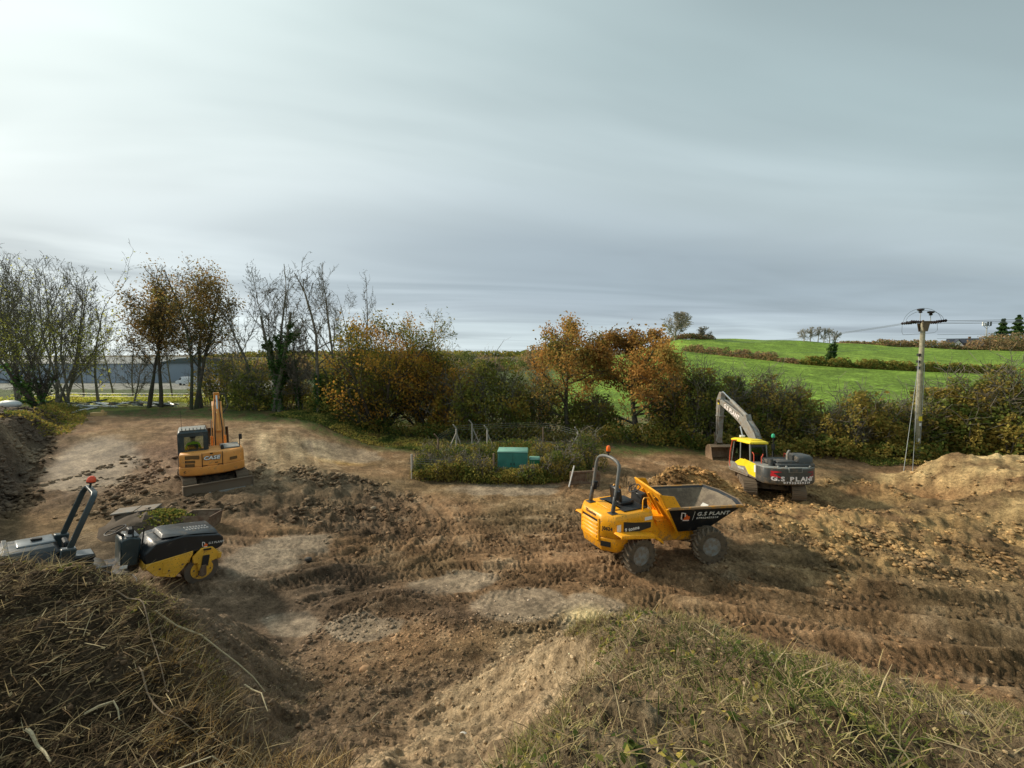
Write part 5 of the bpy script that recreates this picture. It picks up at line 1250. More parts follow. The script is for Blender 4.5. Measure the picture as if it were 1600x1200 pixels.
# ================================================================== GREY AND YELLOW EXCAVATOR
def excavator_grey():
    UC = R(90 - 22); UP = R(90 + 0)
    t = thing('excavator', 'grey and yellow tracked excavator on the clay heap, arm curled behind its cab', 'excavator', (12.42, 19.55, hz(11.5, 18.6) - .08), UP, pitch=R(3.5), scale=.965)
    du = UC - UP
    uc = bpy.data.objects.new('undercarriage', None); COL.objects.link(uc); uc.parent = t; uc.rotation_euler = (0, 0, du)
    # tracks belong to the thing, turned with the undercarriage
    rot = Matrix.Rotation(du, 4, 'Z')
    for s_ in (-1, 1):
        tr = track(t, 0, 3.3, .74, .50, .56, 40)
        tr.matrix_local = rot @ Matrix.Translation((0, s_ * .98, 0))
    bpy.data.objects.remove(uc)
    o = MB().prism([(-.9, .32), (-.7, .62), (.7, .62), (.9, .32)], -.75, .75).build('carbody', P_BLACK, t, .03); o.matrix_local = rot
    MB().lathe([(.62, .60), (.62, .86)], (0, 0, 0), 28, 'z').build('slew_ring', P_BLACK, t)
    # deck
    deck = [(-1.6, -1.15), (1.35, -1.15), (1.45, -.2), (1.45, 1.15), (-1.6, 1.15)]
    MB().slab(deck, .84, .96).build('deck', P_VG, t, .015)
    # counterweight with rounded back
    fo = []
    for k in range(15):
        a = -1 + 2 * k / 14; y = a * 1.20; x = -2.02 + .42 * abs(a) ** 3.2
        fo.append((x, y))
    cwf = [(-1.05, -1.20)] + fo + [(-1.05, 1.20)]
    cw = MB().loft([[(x * .985, y * .97, .80) for x, y in cwf], [(x, y, .90) for x, y in cwf], [(x, y, 1.52) for x, y in cwf]]).build('counterweight', P_VG, t, .02)
    MB().loft([[(x * 1.004, y * 1.003, 1.525) for x, y in cwf], [(x * .99, y * .985, 1.60) for x, y in cwf]]).build('counterweight_cap', P_VLG, t, .02)
    MB().prism([(-2.045, 1.38), (-2.045, 1.60), (-1.98, 1.60), (-1.98, 1.38)], -.33, .30).build('hatch', P_VLG, cw, .01)
    MB().prism([(-2.052, 1.405), (-2.052, 1.585), (-2.04, 1.585), (-2.04, 1.405)], -.29, .26).build('hatch_panel', P_VG, cw, .004)
    for y in (-.80, .28, .66): MB().lathe([(.05, 1.60), (.055, 1.63), (.04, 1.66), (.001, 1.665)], (-1.85, y, 0), 10, 'z').build('lifting_eye', P_VLG, t)
    # lettering, following the curved back letter by letter
    def cwx(y): a = min(1, abs(y / 1.20)); return -2.02 + .42 * a ** 3.2
    def curved(s_, y0, z, size, mat, wide, step, bold=0.006):
        y = y0
        for ch in s_:
            wch = {'.': .45, ' ': .55, 'I': .5, '1': .75}.get(ch, 1.0) * step
            if ch != ' ':
                ym = y - wch / 2; n_ = Vector((-(1), 0, 0)); e = .05
                tx = Vector((cwx(ym - e) - cwx(ym + e), -2 * e, 0)).normalized()
                p = Vector((cwx(y), y, z)) ; nn = Vector((tx.y, -tx.x, 0)); nn = nn if nn.x < 0 else -nn
                text('lettering', ch, size, mat, cw, tuple(p + nn * .014), tx, (0, 0, 1), wide, bold)
            y -= wch
    curved('G.S PLANT', .98, 1.00, .27, M_PINKW, 1.35, .245, .012)
    curved('07932459319', .52, .875, .13, M_PINKW, 1.35, .118, .006)
    for s_, col_ in ((1, M_RED), (-1, paint('dark_red_decal', (.22, .02, .03), .5, dirt=.3))):
        Y = lambda v: v if s_ > 0 else -v
        def pp(pts, k=.008):
            P = [Vector((cwx(Y(y)) - k, Y(y), z)) for y, z in pts]
            P = P if s_ > 0 else P[::-1]
            MB().plate([tuple(p) for p in P], -.003).build('emblem', col_, cw, smooth=False)
        pp([(.98, 1.43), (.75, 1.43), (.56, 1.40), (.75, 1.36), (.86, 1.35), (.98, 1.35)])
        pp([(.93, 1.35), (.88, 1.35), (.86, 1.30), (.98, 1.30)], .009)
        pp([(.99, 1.30), (.82, 1.29), (.72, 1.22), (.60, 1.16), (.56, 1.09), (.66, 1.13), (.82, 1.16), (.99, 1.18)], .010)
    # engine hood and raised boxes
    MB().prism([(-1.80, 1.60), (-1.78, 1.74), (-.50, 1.82), (.20, 1.60)], -1.10, .66).build('engine_hood', P_TEAL if False else P_VG, t, .04)
    MB().prism([(-1.72, 1.74), (-1.70, 1.86), (-1.1, 1.86), (-1.0, 1.78)], -.25, .62).build('hood_lid', P_VG, t, .04)
    MB().prism([(-1.74, 1.70), (-1.72, 2.02), (-1.55, 2.10), (-.85, 2.10), (-.80, 1.75)], -1.05, -.32).build('filter_box', P_VG, t, .05)
    MB().tube([(-1.35, -.10, 1.8), (-1.35, -.10, 2.12), (-1.42, -.14, 2.30)], [.06, .06, .05], 10).build('exhaust', P_VLG, t)
    MB().cyl((-1.5, .78, 1.58), (-1.5, .78, 1.92), .10, n=14).build('pre_cleaner', P_VG, t, .01)
    # left side panels
    side = MB().prism([(-1.05, .90), (-1.05, 1.60), (-.72, 1.60), (-.42, 1.60), (-.42, .90)], .66, 1.19).build('side_cover', P_VLG, t, .015)
    MB().plate([(-.98, 1.196, .93), (-.98, 1.196, 1.58), (-.05, 1.196, 1.66), (.30, 1.196, 1.42), (-.12, 1.196, 1.28), (-.42, 1.196, .98)], -.012).build('yellow_side_panel', P_VY, t, .004)
    MB().plate([(-.10, 1.200, 1.64), (.30, 1.200, 1.62), (.82, 1.200, 1.34), (.52, 1.200, 1.22), (-.10, 1.200, 1.30)], -.012).build('yellow_side_panel', P_VY, t, .004)
    MB().box(-1.02, -.90, 1.198, 1.208, 1.18, 1.52).build('sticker', M_WHITE, t)
    MB().prism([(-.42, .90), (-.42, 1.64), (.95, 1.30), (1.45, 1.30), (1.50, .92)], .66, 1.19).build('lower_cab_panel', P_VLG, t, .02)
    text('lettering', 'VOLVO', .12, M_WHITE, side, (.52, 1.205, 1.10), (-1, 0, 0), (0, 0, 1), 1.3, .004)
    MB().box(-.35, 1.35, 1.15, 1.215, .84, .90).build('side_step', P_VLG, t, .01)
    # cab
    cz0, cz1 = 1.28, 2.50
    cabf = [(-.45, .28), (-.45, 1.14), (1.20, 1.14), (1.42, .95), (1.42, .42), (1.30, .28)]
    fr = MB()
    for (x, y, x2, y2) in ((-.45, 1.12, -.38, 1.10), (.42, 1.14, .42, 1.10), (1.30, 1.10, 1.08, 1.06), (-.45, .30, -.38, .32), (1.38, .34, 1.16, .36)): fr.cyl((x, y, cz0 - (.1 if x < 0 else .3) + .1), (x2, y2, cz1 - .05), .045, n=6)
    fr.cyl((-.42, 1.12, 1.55), (.44, 1.12, 1.50), .03, n=6); fr.cyl((-.42, .30, cz0), (-.42, 1.1, cz0), .05, n=6)
    fr.build('cab_frame', P_VLG, t)
    MB().prism([(-.42, 1.28), (-.42, 1.58), (1.36, 1.34), (1.36, 1.1)], .30, 1.10).build('cab_floor', P_VG, t, .02)
    roof = MB().loft([[(-.48, .24, 2.44), (-.48, 1.16, 2.44), (1.28, 1.16, 2.42), (1.28, .24, 2.42)], [(-.48, .24, 2.54), (-.48, 1.16, 2.54), (1.28, 1.16, 2.52), (1.28, .24, 2.52)], [(-.36, .34, 2.60), (-.36, 1.06, 2.60), (1.10, 1.06, 2.58), (1.10, .34, 2.58)]]).build('cab_roof', P_VY, t, .02)
    MB().box(-.30, .2, .4, 1.0, 2.60, 2.63).build('roof_hatch', P_VY, roof, .01)
    MB().plate([(-.40, 1.135, 1.62), (-.36, 1.11, 2.42), (.39, 1.11, 2.42), (.39, 1.13, 1.55)], .008).build('side_window', G_DARK, t, smooth=False)
    MB().plate([(.45, 1.135, 1.34), (.45, 1.11, 2.42), (1.06, 1.08, 2.42), (1.26, 1.12, 1.34)], .008).build('door_window', G_DARK, t, smooth=False)
    MB().plate([(-.455, .34, 1.62), (-.40, .34, 2.40), (-.40, 1.06, 2.40), (-.455, 1.06, 1.62)], .008).build('rear_window', G_DARK, t, smooth=False)
    MB().plate([(1.40, .36, 1.30), (1.20, .36, 2.42), (1.14, 1.04, 2.42), (1.33, 1.06, 1.30)], .008).build('windscreen', G_DARK, t, smooth=False)
    MB().plate([(-.40, .31, 1.60), (-.36, .33, 2.42), (1.14, .36, 2.42), (1.34, .33, 1.40)], .008).build('right_window', G_DARK, t, smooth=False)
    MB().box(-.25, .30, .45, .98, 1.42, 1.58).build('seat', M_SEAT, t, .04)
    MB().box(-.34, -.20, .50, .94, 1.55, 2.15).build('seat_back', M_SEAT, t, .04)
    MB().tube([(1.28, 1.19, 1.02), (1.34, 1.20, 1.20), (1.27, 1.20, 1.80), (1.12, 1.16, 2.44), (.7, 1.18, 2.50)], .028, 8).build('door_handrail', M_REDPAINT, t)
    for pts in ([(-.70, 1.10, 1.60), (-.70, 1.10, 1.98), (-.62, 1.10, 2.05), (-.25, .95, 2.05), (-.18, .9, 1.95), (-.18, .9, 1.62)], [(-.98, .9, 1.60), (-.98, .9, 1.92), (-.92, .8, 1.98), (-.60, .6, 1.98), (-.55, .6, 1.70)], [(-.9, -.35, 1.80), (-.9, -.35, 2.02), (-.5, -.5, 2.02), (-.5, -.5, 1.80)]):
        MB().tube(pts, .022, 6).build('handrail', M_REDPAINT, t)
    bq = MB().cyl((.1, -.35, 1.62), (.1, -.35, 2.72), .02, n=6).build('beacon_pole', M_BLK, t)
    MB().lathe([(.07, 2.70), (.085, 2.73), (.085, 2.80), (.06, 2.88), (.002, 2.90)], (.1, -.35, 0), 14, 'z').build('beacon_lens', M_GREENB, bq)
    MB().box(1.0, 1.12, .55, .80, 2.60, 2.70).build('work_lamp', M_WHITE, t, .01)
    for pts in ([(1.2, -1.0, 1.1), (1.25, -1.05, 1.9), (1.3, -1.1, 2.0)],): MB().tube(pts, .02, 6).build('mirror_arm', M_BLK, t)
    MB().box(1.26, 1.30, -1.2, -1.0, 1.9, 2.2).build('mirror', M_BLK, t, .01)
    MB().box(-.4, 1.3, -1.15, -.30, .96, 1.45).build('tool_box', P_VG, t, .03)
    # boom (curved box section), stick, bucket
    def boxboom(name, path, wy, cy, mat):
        """path: (x, z, depth) centre line; rectangular section"""
        rings = []
        for i, (x, z, dp) in enumerate(path):
            a = Vector((path[max(i - 1, 0)][0], 0, path[max(i - 1, 0)][1])); b = Vector((path[min(i + 1, len(path) - 1)][0], 0, path[min(i + 1, len(path) - 1)][1]))
            d = (b - a).normalized(); n_ = Vector((-d.z, 0, d.x)) * dp / 2; c = Vector((x, cy, z))
            rings.append([tuple(c - n_ + Vector((0, -wy / 2, 0))), tuple(c - n_ + Vector((0, wy / 2, 0))), tuple(c + n_ + Vector((0, wy / 2, 0))), tuple(c + n_ + Vector((0, -wy / 2, 0)))])
        return MB().loft(rings).build(name, mat, t, .02)
    BY = -.12
    path = [(.45, 1.25, .34), (.85, 1.95, .44), (1.30, 2.62, .56), (1.85, 3.12, .60), (2.5, 3.50, .52), (3.4, 3.88, .44), (4.35, 4.22, .34), (4.72, 4.36, .26)]
    boom = boxboom('boom', path, .36, BY, P_BOOM)
    bx = Vector((path[6][0] - path[4][0], 0, path[6][1] - path[4][1])).normalized(); bn = Vector((-bx.z, 0, bx.x))
    o_ = Vector((4.15, BY + .188, 4.02)); text('lettering', 'G.S PLANT', .34, M_PINKW, boom, tuple(o_), -bx, bn, 1.02, .012)
    for s_ in (-1, 1):
        ram(t, (1.25, BY + s_ * .32, 1.15), (2.2, BY + s_ * .26, 3.05), .085, .6, 'boom_ram', P_VG)
        MB().tube([(.7, BY + s_ * .13, 2.2), (1.15, BY + s_ * .13, 2.95), (1.85, BY + s_ * .13, 3.48), (3.2, BY + s_ * .13, 4.05), (4.3, BY + s_ * .13, 4.45)], .022, 6).build('hydraulic_pipe', M_BLK, t)
    MB().prism([(1.75, 3.38), (1.9, 3.74), (2.1, 3.70), (2.15, 3.50)], BY - .15, BY + .15).build('ram_bracket', P_BOOM, t, .01)
    ram(t, (1.98, BY, 3.62), (4.62, BY, 4.92), .10, .62, 'stick_ram', P_BOOM)
    stk = MB().loft([[(x - dx, BY - .15, z), (x - dx, BY + .15, z), (x + dx, BY + .15, z + dz_), (x + dx, BY - .15, z + dz_)] for x, z, dx, dz_ in ((4.66, 4.88, .10, .05), (4.84, 4.42, .26, .05), (4.95, 3.6, .21, .02), (5.05, 2.4, .15, 0), (5.08, 1.72, .12, 0))]).build('stick', P_BOOM, t, .02)
    MB().box(4.62, 4.90, BY + .152, BY + .165, 4.15, 4.45).build('stick_panel', P_VY, stk)
    MB().cyl((4.80, BY - .26, 4.36), (4.80, BY + .26, 4.36), .09, n=12).build('boom_pin', P_STEEL, t)
    MB().box(4.66, 5.16, BY - .19, BY + .19, 3.38, 3.46).build('stick_collar', P_BOOM, t, .01)
    ram(t, (5.22, BY, 3.9), (5.36, BY, 2.35), .08, .6, 'bucket_ram', P_VG)
    MB().tube([(4.6, BY + .18, 4.5), (4.66, BY + .22, 3.9), (4.9, BY + .2, 3.0), (4.86, BY + .2, 2.3)], .02, 6).build('hose', M_BLK, t)
    for s_ in (-1, 1):
        MB().tube([(5.36, BY + s_ * .16, 2.35), (5.10, BY + s_ * .16, 2.10)], .035, 6).build('tipping_link', P_STEEL, t)
        MB().tube([(5.36, BY + s_ * .14, 2.35), (5.26, BY + s_ * .14, 1.72)], .04, 6).build('bucket_link', P_STEEL, t)
    # bucket: opening towards the machine, teeth hanging down
    bw = .62; prof = [(4.55, .62), (4.75, .50), (5.15, .48), (5.45, .72), (5.55, 1.10), (5.45, 1.45), (5.2, 1.62), (4.95, 1.62), (4.80, 1.50)]
    bk = MB()
    inner = [(x + (.03 if x < 4.9 else -.03), z + .02) for x, z in prof]
    ring = lambda pr, y: [(x, y, z) for x, z in pr]
    for i in range(len(prof) - 1):
        (xa, za), (xb, zb) = prof[i], prof[i + 1]; ca = Vector((5.05, 0, 1.05)); na = Vector((xa, 0, za)).lerp(ca, .06); nb = Vector((xb, 0, zb)).lerp(ca, .06)
        bk.loft([[(xa, BY - bw, za), (xb, BY - bw, zb), (nb.x, BY - bw, nb.z), (na.x, BY - bw, na.z)], [(xa, BY + bw, za), (xb, BY + bw, zb), (nb.x, BY + bw, nb.z), (na.x, BY + bw, na.z)]])
    bkt = bk.build('bucket', P_RUST if False else paint('worn_bucket', (.40, .28, .17), .6, dirt=.55, scale=4, mud=(.24, .15, .09)), t)
    for s_ in (-1, 1): MB().prism(prof, BY + s_ * bw, BY + s_ * (bw + .03)).build('bucket_cheek', MATS['worn_bucket'], bkt, .004)
    for k in range(5):
        y = BY - bw + .08 + k * (2 * bw - .16) / 4
        MB().loft([[(4.58, y - .05, .56), (4.58, y + .05, .56), (4.52, y + .05, .66), (4.52, y - .05, .66)], [(4.47, y - .02, .40), (4.47, y + .02, .40), (4.46, y + .02, .42), (4.46, y - .02, .42)]]).build('tooth', flat('worn_tooth', (.55, .53, .5), .4, .5), bkt)
    for s_ in (-1, 1): MB().prism([(4.95, 1.58), (5.0, 1.84), (5.18, 1.84), (5.34, 1.56)], BY + s_ * .19 - .02, BY + s_ * .19 + .02).build('bucket_ear', P_STEEL, bkt, .006)
    bpy.context.view_layer.update()
    p = t.matrix_world @ Vector((.05, .72, 1.60))
    person('driver in yellow hi-vis seated in the cab of the grey and yellow excavator', p, UP, pitch=0, hat=M_HELMET)
    return t
excavator_grey()

# ================================================================== ORANGE EXCAVATOR
def excavator_orange():
    UC = R(90 + 43); UP = R(90 + 38)
    ox, oy = -13.1, 17.65
    t = thing('excavator', 'orange midi excavator seen from behind with dozer blade and raised folded boom', 'excavator', (ox, oy, hz(-12.6, 17.0) - .08), UP, scale=.98)
    rot = Matrix.Rotation(UC - UP, 4, 'Z')
    for s_ in (-1, 1):
        tr = track(t, 0, 2.75, .62, .42, .45, 36); tr.matrix_local = rot @ Matrix.Translation((0, s_ * .92, 0))
    o = MB().prism([(-.8, .26), (-.6, .52), (.6, .52), (.8, .26)], -.72, .72).build('carbody', P_BLACK, t, .02); o.matrix_local = rot
    MB().lathe([(.5, .5), (.5, .72)], (0, 0, 0), 24, 'z').build('slew_ring', P_BLACK, t)
    # blade
    bl = MB().prism([(-1.90, .10), (-1.86, .30), (-1.90, .52), (-1.94, .52), (-1.93, .30), (-1.97, .10)], -1.15, 1.15).build('dozer_blade', P_STEEL, t, .006); bl.matrix_local = rot
    MB().prism([(-1.89, .50), (-1.97, .50), (-1.97, .56), (-1.89, .56)], -1.16, 1.16).build('top_rail', P_STEEL, bl, .01)
    MB().prism([(-1.985, .05), (-1.985, .16), (-1.965, .16), (-1.95, .05)], -1.15, 1.15).build('cutting_edge', flat('polished_edge', (.50, .50, .48), .35, .6), bl, .004)
    for s_ in (-1, 1): MB().prism([(-1.99, .06), (-1.97, .56), (-1.55, .50), (-1.5, .3)], s_ * 1.15, s_ * 1.19).build('end_plate', P_STEEL, bl, .004)
    for s_ in (-1, 1):
        q = MB().prism([(-1.9, .18), (-1.9, .34), (-.6, .46), (-.6, .32)], s_ * .52 - .06, s_ * .52 + .06).build('blade_arm', P_STEEL, t, .01); q.matrix_local = rot
    # house: compact rounded tail
    def foot(s_, k=1.0):
        f = [(.2, -1.10 * k)]
        for i in range(17):
            a = -1 + 2 * i / 16; f.append((-1.42 * k + .42 * abs(a) ** 2.6, a * 1.13 * k))
        return f + [(.2, 1.10 * k)]
    cw = MB().loft([[(x, y, .74) for x, y in foot(1, .95)], [(x, y, .80) for x, y in foot(1)], [(x, y, 1.12) for x, y in foot(1)]]).build('counterweight', P_CASE, t, .02)
    hood = MB().loft([[(x, y, 1.125) for x, y in foot(1, .99)], [(x, y, 1.60) for x, y in foot(1, .985)], [(x, y, 1.68) for x, y in foot(1, .95)]]).build('rear_hood', P_CASE, t, .02)
    def hx(y, k=.985): return -1.42 * k + .42 * abs(min(1, abs(y / (1.13 * k)))) ** 2.6
    # centre panel, seams, grilles
    def patch(pts, name, mat, par, k=.012, n=5):
        """panel laid on the rounded tail: pts in (y, z)"""
        ys = sorted({p[0] for p in pts}); P = [Vector((hx(y) - k, y, z)) for y, z in pts]
        return MB().plate([tuple(p) for p in P], .006).build(name, mat, par, smooth=False)
    patch([(.34, 1.18), (-.30, 1.18), (-.30, 1.67), (.34, 1.67)], 'centre_panel', P_CASE, hood, .022)
    for pts in ([(.375, 1.10), (.355, 1.10), (.355, 1.68), (.375, 1.68)], [(-.315, 1.10), (-.335, 1.10), (-.335, 1.68), (-.315, 1.68)], [(.36, 1.14), (-.32, 1.14), (-.32, 1.165), (.36, 1.165)]):
        patch(pts, 'panel_gap', M_DARK, hood, .016)
    for y0, y1, z0, z1 in ((.92, .46, 1.45, 1.60), (.92, .60, 1.30, 1.40), (.92, .62, 1.14, 1.26), (-.58, -.84, 1.26, 1.38)):
        g_ = patch([(y0, z0), (y1, z0), (y1, z1), (y0, z1 - .0)], 'grille', M_DARK, hood, .02)
        for k in range(4):
            zz = z0 + (z1 - z0) * (k + .5) / 4
            MB().plate([(hx(y0) - .03, y0, zz - .012), (hx(y1) - .03, y1, zz - .012), (hx(y1) - .036, y1, zz + .010), (hx(y0) - .036, y0, zz + .010)], .006).build('grille_bar', M_GRILL, g_, smooth=False) if False else None
        MB().plate([(hx(y0) - .028, y0 - .01, z0 + .01), (hx(y1) - .028, y1 + .01, z0 + .01), (hx(y1) - .028, y1 + .01, z1 - .01), (hx(y0) - .028, y0 - .01, z1 - .01)], .003).build('mesh', M_GRILL, g_, smooth=False)
    patch([(.10, 1.62), (.0, 1.62), (.0, 1.67), (.10, 1.67)], 'latch', M_DARK, hood, .034)
    patch([(-.06, 1.235), (-.16, 1.235), (-.16, 1.265), (-.06, 1.265)], 'latch', M_DARK, hood, .034)
    text('lettering', 'CASE', .20, M_LETTER, hood, (hx(0) - .030, .325, 1.395), (0, -1, 0), (0, 0, 1), 1.12, .022, shear=.15)
    text('lettering', 'CASE', .20, M_WHITE, hood, (hx(0) - .036, .32, 1.40), (0, -1, 0), (0, 0, 1), 1.12, .010, shear=.15)
    text('lettering', 'CX80', .12, M_LETTER, cw, (hx(.9) - .05, .98, .90), (.35, -1, 0), (0, 0, 1), 1.1, .004)
    MB().box(-.9, .2, -.98, -.3, 1.68, 1.74).build('tool_deck', P_VLG, t, .01)
    MB().lathe([(.06, 1.68), (.06, 1.80), (.045, 1.86)], (-.9, -.35, 0), 10, 'z').build('exhaust', M_BLK, t)
    mp = MB().tube([(-.55, -1.0, 1.62), (-.55, -1.02, 2.12)], .018, 6).build('mirror_arm', M_BLK, t); MB().box(-.58, -.54, -1.10, -.98, 1.98, 2.22).build('mirror', M_BLK, mp, .01)
    # deck and cab
    MB().box(-1.0, 1.15, -1.08, 1.10, .72, .80).build('deck', P_BLACK, t, .01)
    MB().box(.1, 1.1, -1.05, -.30, .80, 1.35).build('tank_cover', P_CASE, t, .03)
    c0, c1, y0, y1 = -.62, .95, .16, 1.10
    fr = MB()
    for x, y in ((c0, y0), (c0, y1), (c1, y0), (c1, y1)): fr.cyl((x, y, 1.0), (x * .94 + .02, y, 2.42), .05, n=6)
    fr.build('cab_frame', P_TEAL, t)
    rear = MB()   # rear wall with window opening
    for a, b, c, d in ((y0, y1, 1.30, 1.72), (y0, y1, 2.30, 2.44), (y0, y0 + .13, 1.72, 2.30), (y1 - .17, y1, 1.72, 2.30)): rear.box(c0 - .05, c0 + .02, a, b, c, d)
    rear.build('cab_rear_wall', P_TEAL, t, .012)
    MB().box(c0 - .03, c0 - .02, y0 + .13, y1 - .17, 1.72, 2.30).build('rear_window', glass('clear_glass', (.82, .88, .84)), t)
    sw = MB()
    for a, b, c, d in ((c0, c1, .95, 1.45), (c0, c1, 2.34, 2.44), (c0, c0 + .12, 1.45, 2.34), (.30, .38, 1.45, 2.34)): sw.box(a, b, y1 - .03, y1 + .02, c, d)
    sw.build('cab_left_wall', P_TEAL, t, .01)
    MB().box(c0, c1, y1 - .01, y1, 1.45, 2.34).build('left_window', glass('clear_glass', (.82, .88, .84)), t)
    MB().box(c0, c1, y0, y0 + .01, 1.45, 2.34).build('right_window', glass('clear_glass', (.82, .88, .84)), t)
    MB().box(c1, c1 + .01, y0, y1, 1.2, 2.34).build('windscreen', glass('clear_glass', (.82, .88, .84)), t)
    MB().loft([[(c0 - .08, y0 - .05, 2.43), (c0 - .08, y1 + .05, 2.43), (c1 + .05, y1 + .05, 2.43), (c1 + .05, y0 - .05, 2.43)], [(c0 - .02, y0, 2.54), (c0 - .02, y1, 2.54), (c1, y1, 2.54), (c1, y0, 2.54)]]).build('cab_roof', P_TEAL, t, .03)
    rg = MB().box(c0 + .02, c1 - .3, y0 + .03, y1 - .03, 2.55, 2.58).build('roof_guard', P_VLG, t, .005)
    for k in range(7): MB().box(c0 + .02, c0 + .06, y0 + .06 + k * .125, y0 + .09 + k * .125, 2.57, 2.66).build('guard_tine', P_VLG, rg)
    MB().tube([(c0, y1 - .12, 2.55), (c0 - .02, y1 - .10, 3.4)], .006, 4).build('aerial', M_BLK, t)
    MB().box(-.30, .22, .38, .90, 1.25, 1.42).build('seat', M_SEAT, t, .03)
    MB().box(-.34, -.24, .46, .84, 1.40, 1.92).build('seat_back', M_SEAT, t, .05)
    # boom: steep, stick folded over the top
    BY = -.32
    rings = []
    for x, z, dx in ((1.05, 1.0, .15), (.95, 1.6, .19), (1.12, 2.35, .22), (1.55, 3.1, .19), (1.95, 3.5, .13)):
        rings.append([(x - dx, BY - .19, z + .04), (x - dx, BY + .19, z + .04), (x + dx, BY + .19, z - .04), (x + dx, BY - .19, z - .04)])
    MB().loft(rings).build('boom', P_CASE, t, .015)
    for s_ in (-1, 1): ram(t, (1.5, BY + s_ * .27, .95), (1.55, BY + s_ * .25, 2.7), .055, .55, 'boom_ram', P_CASE)
    ram(t, (.85, BY, 2.25), (1.65, BY, 3.82), .065, .6, 'stick_ram', P_CASE)
    for s_ in (-1, 1):
        MB().tube([(.74, BY + s_ * .14, 1.4), (.82, BY + s_ * .14, 2.35), (1.25, BY + s_ * .09, 3.15), (1.6, BY + s_ * .09, 3.65)], .020, 6).build('hydraulic_pipe', M_BLK, t)
    MB().tube([(1.30, BY - .16, 2.95), (1.45, BY - .42, 3.3), (1.75, BY - .34, 3.85), (1.95, BY - .16, 3.9)], .025, 6).build('hose', M_BLK, t)
    MB().loft([[(x - dx, BY - .11, z), (x - dx, BY + .11, z), (x + dx, BY + .11, z), (x + dx, BY - .11, z)] for x, z, dx in ((1.72, 3.96, .07), (1.98, 3.6, .18), (2.2, 2.95, .14), (2.45, 2.2, .10))]).build('stick', P_CASE, t, .012)
    ram(t, (2.4, BY, 3.4), (2.75, BY, 2.5), .05, .6, 'bucket_ram', P_CASE)
    bw = .42; prof = [(2.15, 1.40), (2.3, 1.32), (2.65, 1.35), (2.85, 1.6), (2.85, 1.95), (2.65, 2.18), (2.4, 2.2)]
    bk = MB()
    for i in range(len(prof) - 1):
        (xa, za), (xb, zb) = prof[i], prof[i + 1]; ca = Vector((2.5, 0, 1.8)); na = Vector((xa, 0, za)).lerp(ca, .08); nb = Vector((xb, 0, zb)).lerp(ca, .08)
        bk.loft([[(xa, BY - bw, za), (xb, BY - bw, zb), (nb.x, BY - bw, nb.z), (na.x, BY - bw, na.z)], [(xa, BY + bw, za), (xb, BY + bw, zb), (nb.x, BY + bw, nb.z), (na.x, BY + bw, na.z)]])
    bkt = bk.build('bucket', P_STEEL, t)
    for s_ in (-1, 1): MB().prism(prof, BY + s_ * bw, BY + s_ * (bw + .025)).build('bucket_cheek', P_STEEL, bkt)
    bpy.context.view_layer.update()
    p = t.matrix_world @ Vector((-.08, .64, 1.42))
    person('driver with dark hair in yellow hi-vis seen through the orange excavator rear window', p, UP)
    return t
excavator_orange()

